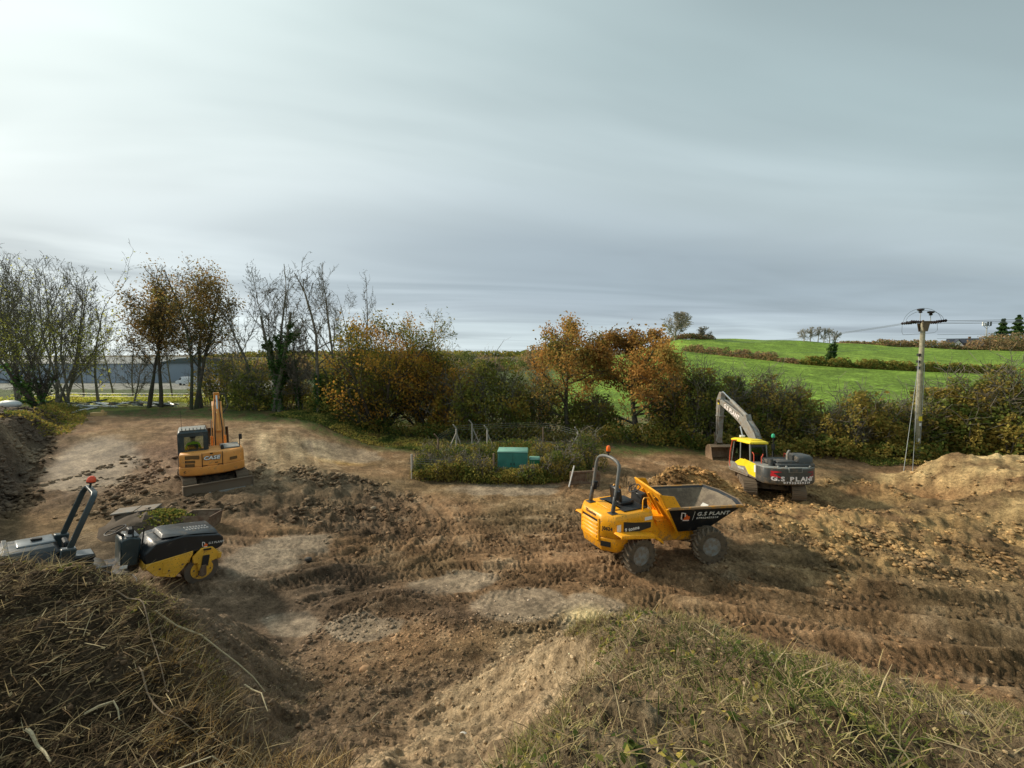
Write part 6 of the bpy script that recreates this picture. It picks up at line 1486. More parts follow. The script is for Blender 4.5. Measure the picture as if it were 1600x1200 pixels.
# ================================================================== TANDEM ROLLER
def roller():
    A = R(53); Df = .80
    fx_, fy_ = -8.42, 10.45      # front drum centre
    t = thing('tandem_roller', 'black and yellow tandem roller with raised roll bar behind the brash bank', 'roller', (fx_, fy_, hz(fx_, fy_) - .12), A, pitch=R(10.5), scale=.91)
    L = 2.15
    def drum(cx):
        r = Df / 2
        d = MB().lathe([(r * .93, -.60), (r, -.60), (r, .60), (r * .93, .60), (r * .90, .585), (.01, .585), (.01, -.585), (r * .90, -.585)], (cx, 0, r), 44).build('drum', P_DRUM, t)
        for s_ in (-1, 1):
            MB().lathe([(r * .66, s_ * .585), (r * .66, s_ * .62), (r * .2, s_ * .62), (r * .2, s_ * .585)], (cx, 0, r), 30).build('inner_plate', P_RY, d, .004)
            MB().lathe([(r * .24, s_ * .61), (r * .24, s_ * .67), (.01, s_ * .67)], (cx, 0, r), 18).build('bearing', P_RUST, d)
            for k in range(6):
                a = k * math.pi / 3; MB().cyl((cx + r * .48 * math.cos(a), s_ * .60, r + r * .48 * math.sin(a)), (cx + r * .48 * math.cos(a), s_ * .635, r + r * .48 * math.sin(a)), .022, n=6).build('bolt', P_STEEL, d)
        return d
    drum(0); drum(-L)
    r = Df / 2
    # front frame and fork
    for s_ in (-1, 1):
        y0, y1 = s_ * .63, s_ * .71
        fk = MB().prism([(-.26, .62), (-.30, .80), (-.12, 1.02), (.14, 1.02), (.30, .86), (.30, .66), (.17, .62), (.15, .40), (-.12, .40), (-.16, .62)], y0, y1).build('drum_fork', P_RY, t, .012)
        MB().prism([(-.07, .52), (-.07, .82), (.09, .82), (.09, .52)], s_ * .71, s_ * .75).build('rubber_mount', M_BLK, fk, .01)
        MB().prism([(-.12, .30), (-.07, .56), (.04, .56), (.08, .30), (.0, .24)], s_ * .72, s_ * .77).build('hanger', P_RUST, fk, .01)
        MB().box(-.08, .10, s_ * .71, s_ * .745, .96, 1.0).build('slot', M_BLK, fk)
        MB().box(.30, .40, s_ * .45, s_ * .70, .66, .82).build('tow_lug', P_RY, fk, .01)
        MB().prism([(-1.28, .70), (-1.05, .46), (-.62, .34), (-.46, .55), (-.30, .86), (-.30, .98), (-1.28, .80)], s_ * .58, s_ * .68).build('frame_plate', P_RY, t, .012)
        for x_, z_ in ((-.98, .64), (-.78, .56), (-.50, .66)): MB().cyl((x_, s_ * .68, z_), (x_, s_ * .70, z_), .022, n=8).build('bolt', P_RUST, t)
        MB().prism([(-.92, .50), (-.92, .80), (-.60, .86), (-.56, .50)], s_ * .682, s_ * .692).build('access_plate', P_RY, t, .006)
    MB().box(-1.30, -.30, -.58, .58, .62, .82).build('front_chassis', P_RY, t, .02)
    MB().prism([(.30, .62), (.30, .84), (.38, .84), (.38, .62)], -.62, .62).build('front_cross_beam', P_RY, t, .01)
    # hood with faceted top
    side = [(-1.30, .80), (-1.36, 1.02), (-1.16, 1.30), (-.86, 1.36), (-.55, 1.42), (.28, 1.34), (.40, 1.22), (.42, 1.02), (.30, .92), (-.26, .94), (-.32, .86), (-.70, .80)]
    hood = MB().loft([[(x, -.66, z) for x, z in side], [(x, .66, z) for x, z in side]]).build('engine_hood', P_RBLACK, t, .03)
    topf = [(-1.02, -.46), (-.80, -.60), (-.30, -.62), (.26, -.60), (.30, .60), (-.80, .60), (-1.02, .46)]
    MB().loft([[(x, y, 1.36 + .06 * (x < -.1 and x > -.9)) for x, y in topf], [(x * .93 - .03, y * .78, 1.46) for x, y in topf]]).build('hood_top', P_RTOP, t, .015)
    for k in range(8):
        for j in (0, 1): MB().box(-.42 + k * .07, -.39 + k * .07, -.32 + j * .2, -.18 + j * .2, 1.458, 1.470).build('vent_slot', M_GREY_SHEEN if j else M_GREY_SHEEN, hood)
    logo_digger(hood, (-.14, -.672, 1.03), (1, 0, 0), (0, 0, 1), .15, M_LOGO, M_PINKW)
    text('lettering', 'G.S PLANT', .075, M_WHITE, hood, (.03, -.672, 1.10), (1, 0, 0), (0, 0, 1), 1.0, .001)
    # articulation and driver's platform
    MB().box(-1.55, -1.28, -.16, .16, .45, .75).build('articulation', P_BLACK, t, .02)
    con = MB().prism([(-1.70, .72), (-1.78, 1.38), (-1.62, 1.46), (-1.38, 1.40), (-1.36, .72)], -.34, .34).build('steering_console', P_TEAL, t, .03)
    MB().box(-1.68, -1.42, -.28, .28, 1.445, 1.475).build('console_top', M_GREY_SHEEN, con, .01)
    st = MB(); st.tube([(-1.86 + .19 * math.cos(a), .19 * math.sin(a), 1.60 + .10 * math.cos(a)) for a in [2 * math.pi * k / 20 for k in range(20)]], .014, 6, close=True)
    for a in (0, 2.1, 4.2): st.tube([(-1.86, 0, 1.57), (-1.86 + .19 * math.cos(a), .19 * math.sin(a), 1.60 + .10 * math.cos(a))], .012, 5)
    st.cyl((-1.86, 0, 1.57), (-1.66, 0, 1.40), .03, n=8); st.build('steering_wheel', M_BLK, t)
    MB().tube([(-1.55, -.30, 1.46), (-1.60, -.30, 1.74), (-1.36, -.30, 1.66), (-1.34, -.30, 1.2)], .018, 6).build('grab_rail', M_BLK, t)
    MB().box(-1.62, -1.50, -.1, .2, 1.47, 1.60).build('dash', M_BLK, t, .02)
    MB().box(-2.45, -1.55, -.62, .62, .60, .68).build('footplate', P_BLACK, t, .01)
    MB().box(-2.30, -1.62, -.66, -.55, .50, .92).build('side_box', P_RBLACK, t, .015)
    MB().box(-1.78, -1.64, -.668, -.662, .80, .88).build('sticker', M_WHITE, t)
    seat = MB().box(-2.34, -1.88, -.28, .24, 1.02, 1.14).build('seat', M_SEAT, t, .04)
    MB().box(-2.30, -1.92, -.24, .20, 1.142, 1.150).build('painted_sheen_pad', M_GREY_SHEEN, seat, .003)  # pale slab added on the black seat, wet sheen put in as colour
    MB().prism([(-2.40, 1.10), (-2.30, 1.10), (-2.38, 1.52), (-2.48, 1.52)], -.24, .20).build('seat_back', M_SEAT, seat, .03)
    MB().box(-2.36, -1.9, -.30, .26, .68, 1.02).build('seat_base', P_BLACK, t, .02)
    MB().box(-2.50, -2.28, .30, .40, 1.18, 1.24).build('armrest', M_SEAT, t, .02)
    # roll bar
    rp = []
    hw = .60
    path = [(-2.42, -hw, .90), (-2.42, -hw, 1.40), (-2.20, -hw, 2.50), (-2.17, -hw + .06, 2.61), (-2.15, -hw + .18, 2.67), (-2.15, hw - .18, 2.67), (-2.17, hw - .06, 2.61), (-2.20, hw, 2.50), (-2.42, hw, 1.40), (-2.42, hw, .90)]
    rings = []
    for i, p in enumerate(path):
        a = Vector(path[max(i - 1, 0)]); b = Vector(path[min(i + 1, len(path) - 1)]); d = (b - a).normalized(); fw = Vector((1, 0, .0)); fw = (fw - d * fw.dot(d)).normalized(); sd = d.cross(fw)
        c = Vector(p); rings.append([tuple(c + fw * .055 + sd * .035), tuple(c + fw * .055 - sd * .035), tuple(c - fw * .055 - sd * .035), tuple(c - fw * .055 + sd * .035)])
    rb = MB().loft(rings).build('roll_bar', P_TEAL, t, .012)
    for s_ in (-1, 1):
        MB().box(-2.56, -2.30, s_ * hw - .10, s_ * hw + .10, .62, 1.46 if s_ < 0 else 1.5).build('roll_bar_post', P_TEAL, rb, .02)
    MB().box(-2.54, -2.32, -hw - .08, -hw + .08, 1.462, 1.475).build('post_cap', M_GREY_SHEEN, rb)
    MB().cyl((-2.16, .12, 2.69), (-2.16, .12, 2.81), .022, n=8).build('beacon_stem', M_BLK, t)
    bb = MB().lathe([(.055, 2.80), (.085, 2.81), (.085, 2.84), (.01, 2.84)], (-2.16, .12, 0), 16, 'z').build('beacon', M_BLK, t)
    MB().lathe([(.085, 2.84), (.088, 2.87), (.075, 2.94), (.04, 2.98), (.002, 2.985)], (-2.16, .12, 0), 18, 'z').build('lens', M_REDB, bb)
    # rear hood
    rs = [(-2.52, .66), (-2.52, 1.30), (-2.66, 1.40), (-3.70, 1.30), (-3.92, 1.12), (-3.92, .66)]
    rh = MB().loft([[(x, -.66, z) for x, z in rs], [(x, -.45, z + .10 * (z > 1)) for x, z in rs], [(x, .45, z + .10 * (z > 1)) for x, z in rs], [(x, .66, z) for x, z in rs]]).build('rear_hood', P_RBLACK, t, .02)
    MB().loft([[(-2.60, -.60, 1.435), (-3.62, -.60, 1.345), (-3.62, .60, 1.345), (-2.60, .60, 1.435)], [(-2.64, -.50, 1.53), (-3.60, -.50, 1.44), (-3.60, .50, 1.44), (-2.64, .50, 1.53)]]).build('rear_hood_top', P_RTOP, t, .015)
    MB().loft([[(-2.60, -.20, 1.535), (-3.20, -.20, 1.475), (-3.20, .42, 1.475), (-2.60, .42, 1.535)], [(-2.62, -.18, 1.57), (-3.18, -.18, 1.51), (-3.18, .40, 1.51), (-2.62, .40, 1.57)]]).build('rear_lid', M_GREY_SHEEN, t, .01)
    MB().box(-2.98, -2.80, .02, .14, 1.55, 1.60).build('lid_handle', M_BLK, t, .01)
    MB().box(-3.38, -3.30, -.62, .62, 1.36, 1.48).build('hood_strap', P_VG, t, .01)
    MB().box(-3.95, -2.50, -.672, -.662, .78, .84).build('trim_strip', P_VG, t)
    MB().box(-3.9, -2.5, -.60, .60, .42, .66).build('rear_chassis', P_BLACK, t, .02)
    MB().lathe([(.07, .90), (.09, .93), (.09, 1.0), (.02, 1.01)], (-2.48, -.80, 0), 14, 'z').build('filler_cap', M_BLK, t)
    MB().prism([(-2.62, .62), (-2.50, .92), (-2.30, .92), (-2.20, .62)], -.86, -.66).build('tank_corner', P_VG, t, .02)
    for ch in list(t.children):
        if ch.type == 'MESH' and sum(v.co.x for v in ch.data.vertices) / len(ch.data.vertices) < -1.85 and not ch.name.startswith(('drum', 'footplate', 'steering')): ch.location.x -= .30
    MB().box(-2.9, -1.5, -.3, .3, .40, .60).build('frame_spine', P_BLACK, t, .02)
    return t
roller()
# ------------------------------------------------------------------ wooden electricity pole with stays and lines
M_POLE = bark_mat('weathered_pole_wood', (.24, .22, .15), (.40, .37, .26))
M_GALV = flat('galvanised_steel', (.42, .43, .42), .5, .5, .2)
M_CONC = flat('old_concrete', (.34, .32, .28), .9, 0, .3, 12)
M_PORC = flat('dark_porcelain', (.03, .02, .02), .25)
M_WIRE = flat('line_wire', (.16, .18, .19), .5, .4)
def pole():
    x, y = 24.3, 24.35; z = hz(x, y)
    t = thing('electricity_pole', 'weathered wooden electricity pole with insulators and stay wires by the hedge', 'electricity pole', (x, y, z), R(0))
    H_ = 8.2
    MB().tube([(0, 0, -.3), (-.02, 0, 3), (-.03, 0, 6), (-.02, 0, H_)], [.155, .14, .125, .11], 14).build('shaft', M_POLE, t)
    for s_ in (-1, 1):
        MB().prism([(-.26, H_ - .03), (-.26, H_ + .06), (.26, H_ + .06), (.26, H_ - .03)], s_ * .16 - .03, s_ * .16 + .03).build('crossarm', M_POLE if False else P_STEEL, t)
        MB().plate([(-.22, s_ * .17, H_ - .05), (.22, s_ * .17, H_ - .05), (.10, s_ * .17, H_ - .55), (-.10, s_ * .17, H_ - .55)], .02).build('bracket', P_STEEL, t)
    MB().cyl((-.05, 0, H_ - .1), (-.05, 0, H_ + .12), .05, n=8).build('cap', P_STEEL, t)
    for sx in (-1, 1):
        for k, dy in enumerate((-.28, 0, .28)):
            m = MB(); p0 = Vector((sx * .22, dy, H_ - .02)); p1 = Vector((sx * 1.08, dy, H_ + (.02 if sx < 0 else .08) - .04 * k))
            m.cyl(p0, p1, .018, n=6)
            for q in range(5):
                c = p0.lerp(p1, .30 + q * .15); c2 = p0.lerp(p1, .30 + q * .15 + .045); m.cyl(c, c2, .085, .045, 10)
            m.build('strain_insulator', M_PORC, t)
    for dx, dy, hh in ((-.18, .05, .78), (.30, -.08, .62)):
        o = MB().cyl((dx, dy, H_), (dx, dy, H_ + hh - .2), .018, n=6).build('pin', M_GALV, t)
        m = MB(); m.lathe([(.05, H_ + hh - .24), (.10, H_ + hh - .20), (.06, H_ + hh - .14), (.17, H_ + hh - .07), (.17, H_ + hh), (.02, H_ + hh + .03)], (dx, dy, 0), 12, 'z'); m.build('insulator', M_PORC, t)
    for dy, top in ((.05, .82), (-.1, .66)):
        MB().tube([(1.10 * math.cos(a) * (1 if math.cos(a) > 0 else 1.05), dy, H_ + top * math.sin(a)) for a in [math.pi * k / 16 for k in range(17)]], .010, 4).build('jumper_wire', M_WIRE, t)
    MB().tube([(-1.0, .28, H_), (-1.0, .28, H_ - .55), (-.9, .3, H_ - .72), (0, .3, H_ - .68), (.95, .28, H_ - .6), (1.12, .28, H_ - .45), (1.08, .28, H_)], .010, 4).build('jumper_wire', M_WIRE, t)
    for dz in (1.85, 2.25, 2.6): MB().box(-.24, -.13, -.08, .08, H_ - dz - .14, H_ - dz).build('stay_bracket', M_BLK, t, .01)
    MB().box(-.10, .10, -.165, -.155, 2.35, 2.62).build('danger_plate', flat('plate_yellow', (.75, .60, .03), .5), t)
    MB().box(-.06, .06, -.166, -.156, 2.05, 2.22).build('number_plate', M_WHITE, t)
    MB().box(-.06, .02, -.172, -.160, 1.0, 1.3).build('notice', M_WHITE, t)
    MB().tube([(.10, -.14, 0), (.09, -.13, 3), (.08, -.12, 5.8)], .02, 5).build('earth_cable_cover', M_GALV, t)
    # stays
    for i, (ax, ay, tz) in enumerate(((-2.95, -2.35, H_ - 2.0), (-2.55, -2.45, H_ - 2.4), (-2.2, -2.2, H_ - 2.75))[:2]):
        g0 = hz(x + ax, y + ay) - z
        MB().cyl((ax, ay, g0 - .1), (-.14, 0, tz), .013, n=5).build('stay_wire', M_WIRE, t)
    return x, y, z + H_
PX, PY, PZ = pole()
def wire(name, label, p0, p1, sag, r=.012, group='overhead power lines'):
    P = []; a, b = Vector(p0), Vector(p1)
    for k in range(25):
        f = k / 24; q = a.lerp(b, f); q.z -= 4 * sag * f * (1 - f); P.append(q)
    o = MB().tube(P, r, 4).build(name, M_WIRE); tag(o, label, 'power line', group); return o
wl = [('upper', 0), ('middle', 1), ('lower', 2)]
for nm, k in wl:
    dy = (-.28, 0, .28)[k]; dz = -.02 - .06 * k
    wire('power_line', f'{nm} of the three overhead wires running left from the wooden pole', (PX - 1.08, PY + dy, PZ + dz), (PX + 36 - 36 * .2, PY + 92 + dy * 3, hz(64.4, 116) + 8.0 + dz * 2), 1.6, .008)
    wire('power_line', f'{nm} of the three overhead wires running right from the wooden pole', (PX + 1.08, PY + dy, PZ + dz + .08), (PX + 30, PY - 12 + dy, PZ + 2.2 + dz * 2), .7, .013)
for k, (z0, z1) in enumerate(((12.6, 13.4), (11.7, 12.2))):
    wire('telephone_line', ['pale thin cable crossing in front of the right-hand wood, upper one', 'pale thin cable crossing in front of the right-hand wood, lower one'][k], (95, 92, z0 - 1.0), (190, 100, z1 + 1.2), .5, .03, 'pale cables in front of the wood')
wire('field_line', 'thin cable spanning low over the hillside field', (28, 95, 8.1), (95, 90, 9.3), 1.2, .02, None)

# ------------------------------------------------------------------ fenced compound with green cabinets
def fence_post(x, y, h, lab, crank=True, mat=M_CONC, lean=0, strut=None, group='concrete posts of the compound fence'):
    t = thing('fence_post', lab, 'fence post', (x, y, hz(x, y) - .05), group=group)
    MB().tube([(0, 0, 0), (lean, 0, h)], .055, 4).build('shaft', mat, t)
    if crank: MB().tube([(lean, 0, h), (lean - .18, -.1, h + .26)], .04, 4).build('cranked_top', mat, t)
    for dx, dy in (strut or []): MB().tube([(lean, 0, h * .88), (dx, dy, .0)], .035, 4).build('strut', mat, t)
    return t
fence_post(-5.14, 20.7, 1.30, 'short pale concrete post at the left front corner of the compound', False)
fence_post(-4.0, 21.9, 1.9, 'cranked post with a white tie, left side of the compound', True, P_STEEL)
fence_post(-3.35, 24.4, 1.9, 'cranked post with two splayed struts at the back left of the compound', True, strut=[(-.75, 0), (.55, .3)])
fence_post(-2.6, 26.4, 1.8, 'cranked concrete post with strut, second from the back left', True, strut=[(.7, .1)])
fence_post(-1.5, 24.6, 1.8, 'straight concrete post with a strut behind the left of the large cabinet', True, strut=[(.65, .2)])
fence_post(1.95, 25.4, 1.8, 'thin post behind the right of the small cabinet', False, P_STEEL)
fence_post(3.75, 23.2, 2.0, 'leaning post with long struts at the right of the compound', True, strut=[(-1.1, -.4), (.5, -.3)])
fence_post(-.93, 20.6, 1.45, 'thin rusty post at the front beside the large cabinet', False, P_STEEL)
fence_post(-.72, 20.3, .45, 'low angled steel stub in front of the large cabinet', False, M_GALV, strut=[(-.25, 0), (.22, 0)])
# chain link between posts (wires far thinner than a pixel: built as joined diagonals)
def chainlink(label, pts, h):
    m = MB(); P = spline(pts, .6) if len(pts) > 2 else np.array(pts, float)
    seg = np.hypot(*np.diff(P, axis=0).T); cum = np.concatenate([[0], np.cumsum(seg)]); T_ = cum[-1]
    def at(s_, z): s_ = max(0, min(T_, s_)); x_ = float(np.interp(s_, cum, P[:, 0])); y_ = float(np.interp(s_, cum, P[:, 1])); return (x_, y_, hz(x_, y_) + z)
    st = .34; n = int(T_ / st)
    for i in range(-int(h / st), n):
        for sg in (1, -1):
            s0 = i * st if sg > 0 else i * st + h; s1 = s0 + sg * h
            if max(s0, s1) < 0 or min(s0, s1) > T_: continue
            m.tube([at(s0, .02), at((s0 + s1) / 2, h / 2), at(s1, h)], .003, 3, cap=False)
    for z in (.05, h / 2, h, h + .12, h + .24): m.tube([at(T_ * k / 12, z) for k in range(13)], .007, 3)
    o = m.build('chain_link_fence', flat('dull_mesh_wire', (.13, .14, .13), .7), smooth=False); tag(o, label, 'fence')
chainlink('sagging chain-link mesh round the back of the compound', [(-4.0, 21.9), (-3.35, 24.4), (-1.5, 25.0), (1.95, 25.4), (3.75, 23.2)], 1.75)
chainlink('chain-link mesh along the front of the compound left of the cabinet', [(-5.14, 20.7), (-.93, 20.6)], .8)
M_CAB = paint('faded_green_grp', (.035, .20, .165), .5, dirt=.15); M_CABTOP = paint('pale_green_lid', (.17, .36, .28), .55, dirt=.2)
M_CAB2 = paint('bright_green_grp', (.03, .22, .10), .5, dirt=.1)
def cabinet(x, y, w_, d_, h_, lab, mat, rz=0):
    t = thing('utility_cabinet', lab, 'utility cabinet', (x, y, hz(x, y) - .03), rz, 'green utility cabinets')
    MB().box(-w_ / 2, w_ / 2, -d_ / 2, d_ / 2, 0, h_).build('housing', mat, t, .015)
    MB().loft([[(-w_ / 2 - .03, -d_ / 2 - .04, h_), (w_ / 2 + .03, -d_ / 2 - .04, h_), (w_ / 2 + .03, d_ / 2 + .03, h_), (-w_ / 2 - .03, d_ / 2 + .03, h_)], [(-w_ / 2, -d_ / 2, h_ + .07), (w_ / 2, -d_ / 2, h_ + .07), (w_ / 2, d_ / 2, h_ + .10), (-w_ / 2, d_ / 2, h_ + .10)]]).build('lid', M_CABTOP, t, .01)
    for k in range(2):
        x0 = -w_ / 2 + .04 + k * (w_ / 2 - .02); x1 = x0 + w_ / 2 - .06
        d = MB().box(x0, x1, -d_ / 2 - .022, -d_ / 2 - .002, .12, h_ - .08).build('door', mat, t, .008)
        MB().box((x1 - .08) if k == 0 else (x0 + .04), (x1 - .04) if k == 0 else (x0 + .08), -d_ / 2 - .04, -d_ / 2 - .022, h_ * .5, h_ * .5 + .14).build('handle', M_BLK, d)
    MB().box(-w_ / 2 - .012, -w_ / 2 - .002, -d_ / 2, -d_ / 2 + .05, 0, h_).build('edge_trim', M_CABTOP, t)
    return t
cabinet(.05, 21.4, 1.55, .8, 1.35, 'large faded green utility cabinet in the weedy compound', M_CAB, R(-3))
cabinet(1.22, 21.6, .55, .45, .85, 'small bright green utility cabinet right of the large one', M_CAB2)
CW = [(-4.3, 20.9, 1.0, 1.5, 1.2), (-3.4, 20.8, .95, 1.4, 1.1), (-2.5, 20.7, .95, 1.3, 1.2), (-1.6, 20.6, .9, 1.2, 1.1), (-.6, 20.35, .6, 1.0, .7), (.15, 20.3, .55, 1.2, .8), (.9, 20.4, .75, 1.1, .9), (1.6, 20.6, .8, 1.2, 1.0), (2.3, 20.7, .95, 1.4, 1.1), (2.9, 21.3, 1.15, 1.5, 1.2),
      (-3.2, 22.3, 1.0, 1.7, 1.5), (-1.9, 22.6, .9, 1.6, 1.4), (1.9, 22.5, .95, 1.6, 1.4), (3.1, 22.7, 1.15, 1.6, 1.4), (4.2, 22.6, 1.4, 1.6, 1.5), (-4.5, 21.9, 1.0, 1.3, 1.2)]
wl_ = ['yellowing weed clump behind the short concrete post', 'weed clump second from the left along the compound front', 'weed clump in the middle of the compound front', 'weed clump left of the thin rusty post', 'low bramble at the left foot of the large cabinet', 'bramble with yellow leaves in front of the large cabinet', 'bramble below the gap between the cabinets', 'dark bramble in front of the small cabinet', 'bramble clump right of the small cabinet', 'tall dock and bramble left of the white-post frame', 'weeds inside the compound behind its left front', 'weeds inside the compound left of the large cabinet', 'weeds inside the compound behind the small cabinet', 'weeds at the right inside corner of the compound', 'reddish-brown bramble at the right end of the compound', 'weeds at the left end of the compound']
for i, (x, y, h, wd, dp) in enumerate(CW):
    q_ = random.Random(900 + i); shrub('weed_clump', wl_[i], 'weeds', x, y + q_.uniform(-.15, .3), h * (1.25 if not 4 <= i <= 7 else .9) * q_.uniform(.7, 1.35), wd * 1.4, dp, 1700, .07, L_WEED if i in (0, 1, 2, 3, 5, 10, 15) else L_HEDGE, 500 + i, stems=16, group='weeds in and around the compound', dense=.9, twig=2, bark=BARK)
strip_foliage('weeds', 'loose tall weeds and brambles filling the front of the compound', [(-5.0, 21.0), (-2.5, 20.7), (0, 20.3), (2.2, 20.7), (3.6, 21.4)], .55, 1.0, 11000, .065, L_HEDGE, 207, 'weeds', kind='stuff')
strip_foliage('weeds', 'loose tall weeds and brambles across the back of the compound', [(-4.6, 23.0), (-2, 24), (1.5, 24), (4.4, 23)], 1.3, 1.1, 9000, .075, L_HEDGE, 208, 'weeds', kind='stuff')
strip_foliage('bramble_patch', 'russet dead bramble patch at the back of the compound', [(-1.0, 25.6), (1.0, 25.8), (3.0, 25.4)], 1.0, .5, 5000, .10, L_OAK, 206, 'brambles', kind='stuff')

# ------------------------------------------------------------------ steel frame with leaning white post
def frame():
    x, y = 3.25, 19.75
    t = thing('steel_frame', 'rusty steel attachment frame lying at the edge of the compound weeds', 'steel frame', (x, y, hz(x, y)), R(8))
    MB().box(-.42, .85, -.05, .05, .10, .18).build('bottom_rail', P_RUST, t, .01); MB().box(-.42, .85, -.05, .05, .66, .74).build('top_rail', P_RUST, t, .01)
    for xx in (-.42, .38, .82): MB().box(xx, xx + .05, -.04, .04, .18, .66).build('upright', P_RUST, t, .006)
    MB().box(-.38, .36, .02, .04, .2, .64).build('back_plate', P_RUST, t)
    MB().prism([(.80, .0), (.80, .85), (1.05, .70), (1.0, .0)], -.25, .25).build('bracket', P_RUST, t, .02)
    w_ = MB().tube([(2.77, 19.6, hz(2.77, 19.6)), (3.02, 19.62, hz(3.0, 19.6) + 1.05)], .035, 6).build('white_post', M_WHITE); tag(w_, 'white stake leaning against the left of the rusty steel frame', 'stake')
frame()

# ------------------------------------------------------------------ things lying behind the roller
M_SLAB = paint('muddy_slab', (.17, .165, .15), .7, dirt=.5)
def manhole():
    x, y = -11.55, 12.7; z = hz(x, y)
    t = thing('spoil_heap', 'low dark spoil heap with cut brush on it behind the roller', 'spoil heap', (x, y, z - .1))
    rng_ = np.random.default_rng(31); n = 34; rings = []
    for i, (rr_, h_) in enumerate([(1.45, 0), (1.3, .15), (1.1, .36), (.85, .55), (.55, .66), (.28, .70), (.04, .72)]):
        rings.append([(rr_ * (1 + .10 * math.sin(3 * a + i) + .04 * rng_.normal()) * math.cos(a), rr_ * .75 * (1 + .04 * rng_.normal()) * math.sin(a), h_ * (1 + .05 * rng_.normal()) + .012 * rng_.normal()) for a in [2 * math.pi * k / n for k in range(n)]])
    MB().loft(rings).build('soil', flat('heap_soil', (.085, .062, .042), .95, 0, .5, 9), t)
    s_ = thing('concrete_slab', 'thin grey concrete slab resting tilted on the spoil heap behind the roller', 'slab', (x - .45, y + .1, z + .60), R(20), pitch=R(-2), scale=.72)
    MB().box(-.75, .05, -.40, .40, 0, .07).build('slab_half', M_SLAB, s_, .015); MB().box(.07, .80, -.38, .38, -.01, .06).build('slab_half', M_SLAB, s_, .015)
    rg = np.random.default_rng(32); C = np.stack([rg.normal(.35, .38, 2600), rg.normal(-.05, .28, 2600), .60 + rg.uniform(0, .14, 2600)], 1); C[:, 2] -= .25 * (C[:, 0] - .3) ** 2 + .5 * C[:, 1] ** 2
    V, F = leaf_quads(C, .06, rg); o = np_mesh('cut_brush', V, F, L_HEDGE, t, attrs={'tint': np.repeat(rg.uniform(0, 1, len(C)) * .6, 4)})
    b = thing('digging_bucket', 'muddy ditching bucket lying behind the front hood of the roller', 'excavator bucket', (-10.1, 13.0, hz(-10.1, 13.0)), R(5))
    prof = [(-.32, .42), (-.34, .10), (-.10, .0), (.2, .05), (.34, .40)]
    m = MB()
    for i in range(len(prof) - 1):
        (ya, za), (yb, zb) = prof[i], prof[i + 1]; m.loft([[(-.45, ya, za), (-.45, yb, zb), (-.45, yb * .93, zb + .03), (-.45, ya * .93, za + .03)], [(.45, ya, za), (.45, yb, zb), (.45, yb * .93, zb + .03), (.45, ya * .93, za + .03)]])
    m.build('shell', P_RUST, b)
    for s2 in (-1, 1): MB().slab([(s2 * .45, 0), (s2 * .48, 0), (s2 * .48, .01), (s2 * .45, .01)], 0, .01) and MB().loft([[(s2 * .45, yy, zz) for yy, zz in prof], [(s2 * .48, yy, zz) for yy, zz in prof]]).build('side_plate', P_RUST, b)
    MB().box(-.45, .45, .30, .36, .38, .43).build('cutting_edge', P_STEEL, b, .006)
manhole()

# ------------------------------------------------------------------ debris, pipe, block at the far left
rnd = random.Random(77)
t = thing('debris_heap', 'long heap of white and grey scrap lengths beneath the bare trees', 'scrap heap', (-38.5, 37.5, hz(-38.5, 37.5)), R(8))
for i in range(110):
    c = Vector((rnd.uniform(-6.8, 6.8), rnd.gauss(0, .5), rnd.uniform(.05, .55) * (1 - abs(rnd.gauss(0, .2))))); a = rnd.gauss(-.35, .5); L_ = rnd.uniform(.3, 1.5)
    d = Vector((math.cos(a), rnd.gauss(0, .3), math.sin(a) * .25)).normalized()
    s_ = rnd.choice([.03, .05, .07]); MB().tube([c - d * L_ / 2, c + d * L_ / 2], [s_, s_], 4).build('scrap_length', rnd.choice([M_WHITE, M_GALV, P_STEEL, P_TEAL, M_GALV]), t, smooth=False)
MB().tube([(-7.5, -.3, .25), (-3, -.2, .22), (0, -.2, .18)], .07, 6).build('long_pipe', M_WHITE, t)
kb = MB().tube([(-37.4, 36.6, hz(-37.4, 36.6) + .08), (-36.6, 34.6, hz(-36.6, 34.6) + .08), (-35.6, 32.9, hz(-35.6, 32.9) + .06)], .12, 6).build('white_pipe', M_GALV); tag(kb, 'pale length of pipe lying towards the camera on the far left track', 'pipe')
tb = thing('timber_block', 'pale yellow timber block on the ground by the far left track', 'timber block', (-32.3, 31.8, hz(-32.3, 31.8)), R(10))
MB().box(-.45, .45, -.2, .2, 0, .3).build('lower_block', flat('fresh_timber', (.62, .42, .18), .7, 0, .15), tb, .02); MB().box(.2, .36, -.08, .08, .3, .48).build('upper_block', flat('fresh_timber', (.62, .42, .18), .7), tb, .02)
bag = MB().ico((0, 0, .15), .5, (1.5, .8, .6), 12, 8).build('white_sheet_bundle', flat('white_sheet', (.55, .57, .56), .5, 0, .25, 4)); bag.location = (-34.5, 28.0, hz(-34.5, 28)); tag(bag, 'pale plastic sheet bundle on the bank at the left edge', 'sheet bundle')
for k, (z_) in enumerate((1.0, .7)):
    P = [(-52 + q * 2.5, 43.5 - q * .25, hz(-52 + q * 2.5, 43.5 - q * .25) + z_) for q in range(16)]
    o = MB().tube(P, .022, 4).build('fence_wire', M_GALV); tag(o, ['upper pale fence wire behind the scrap heap', 'lower pale fence wire behind the scrap heap'][k], 'fence wire')

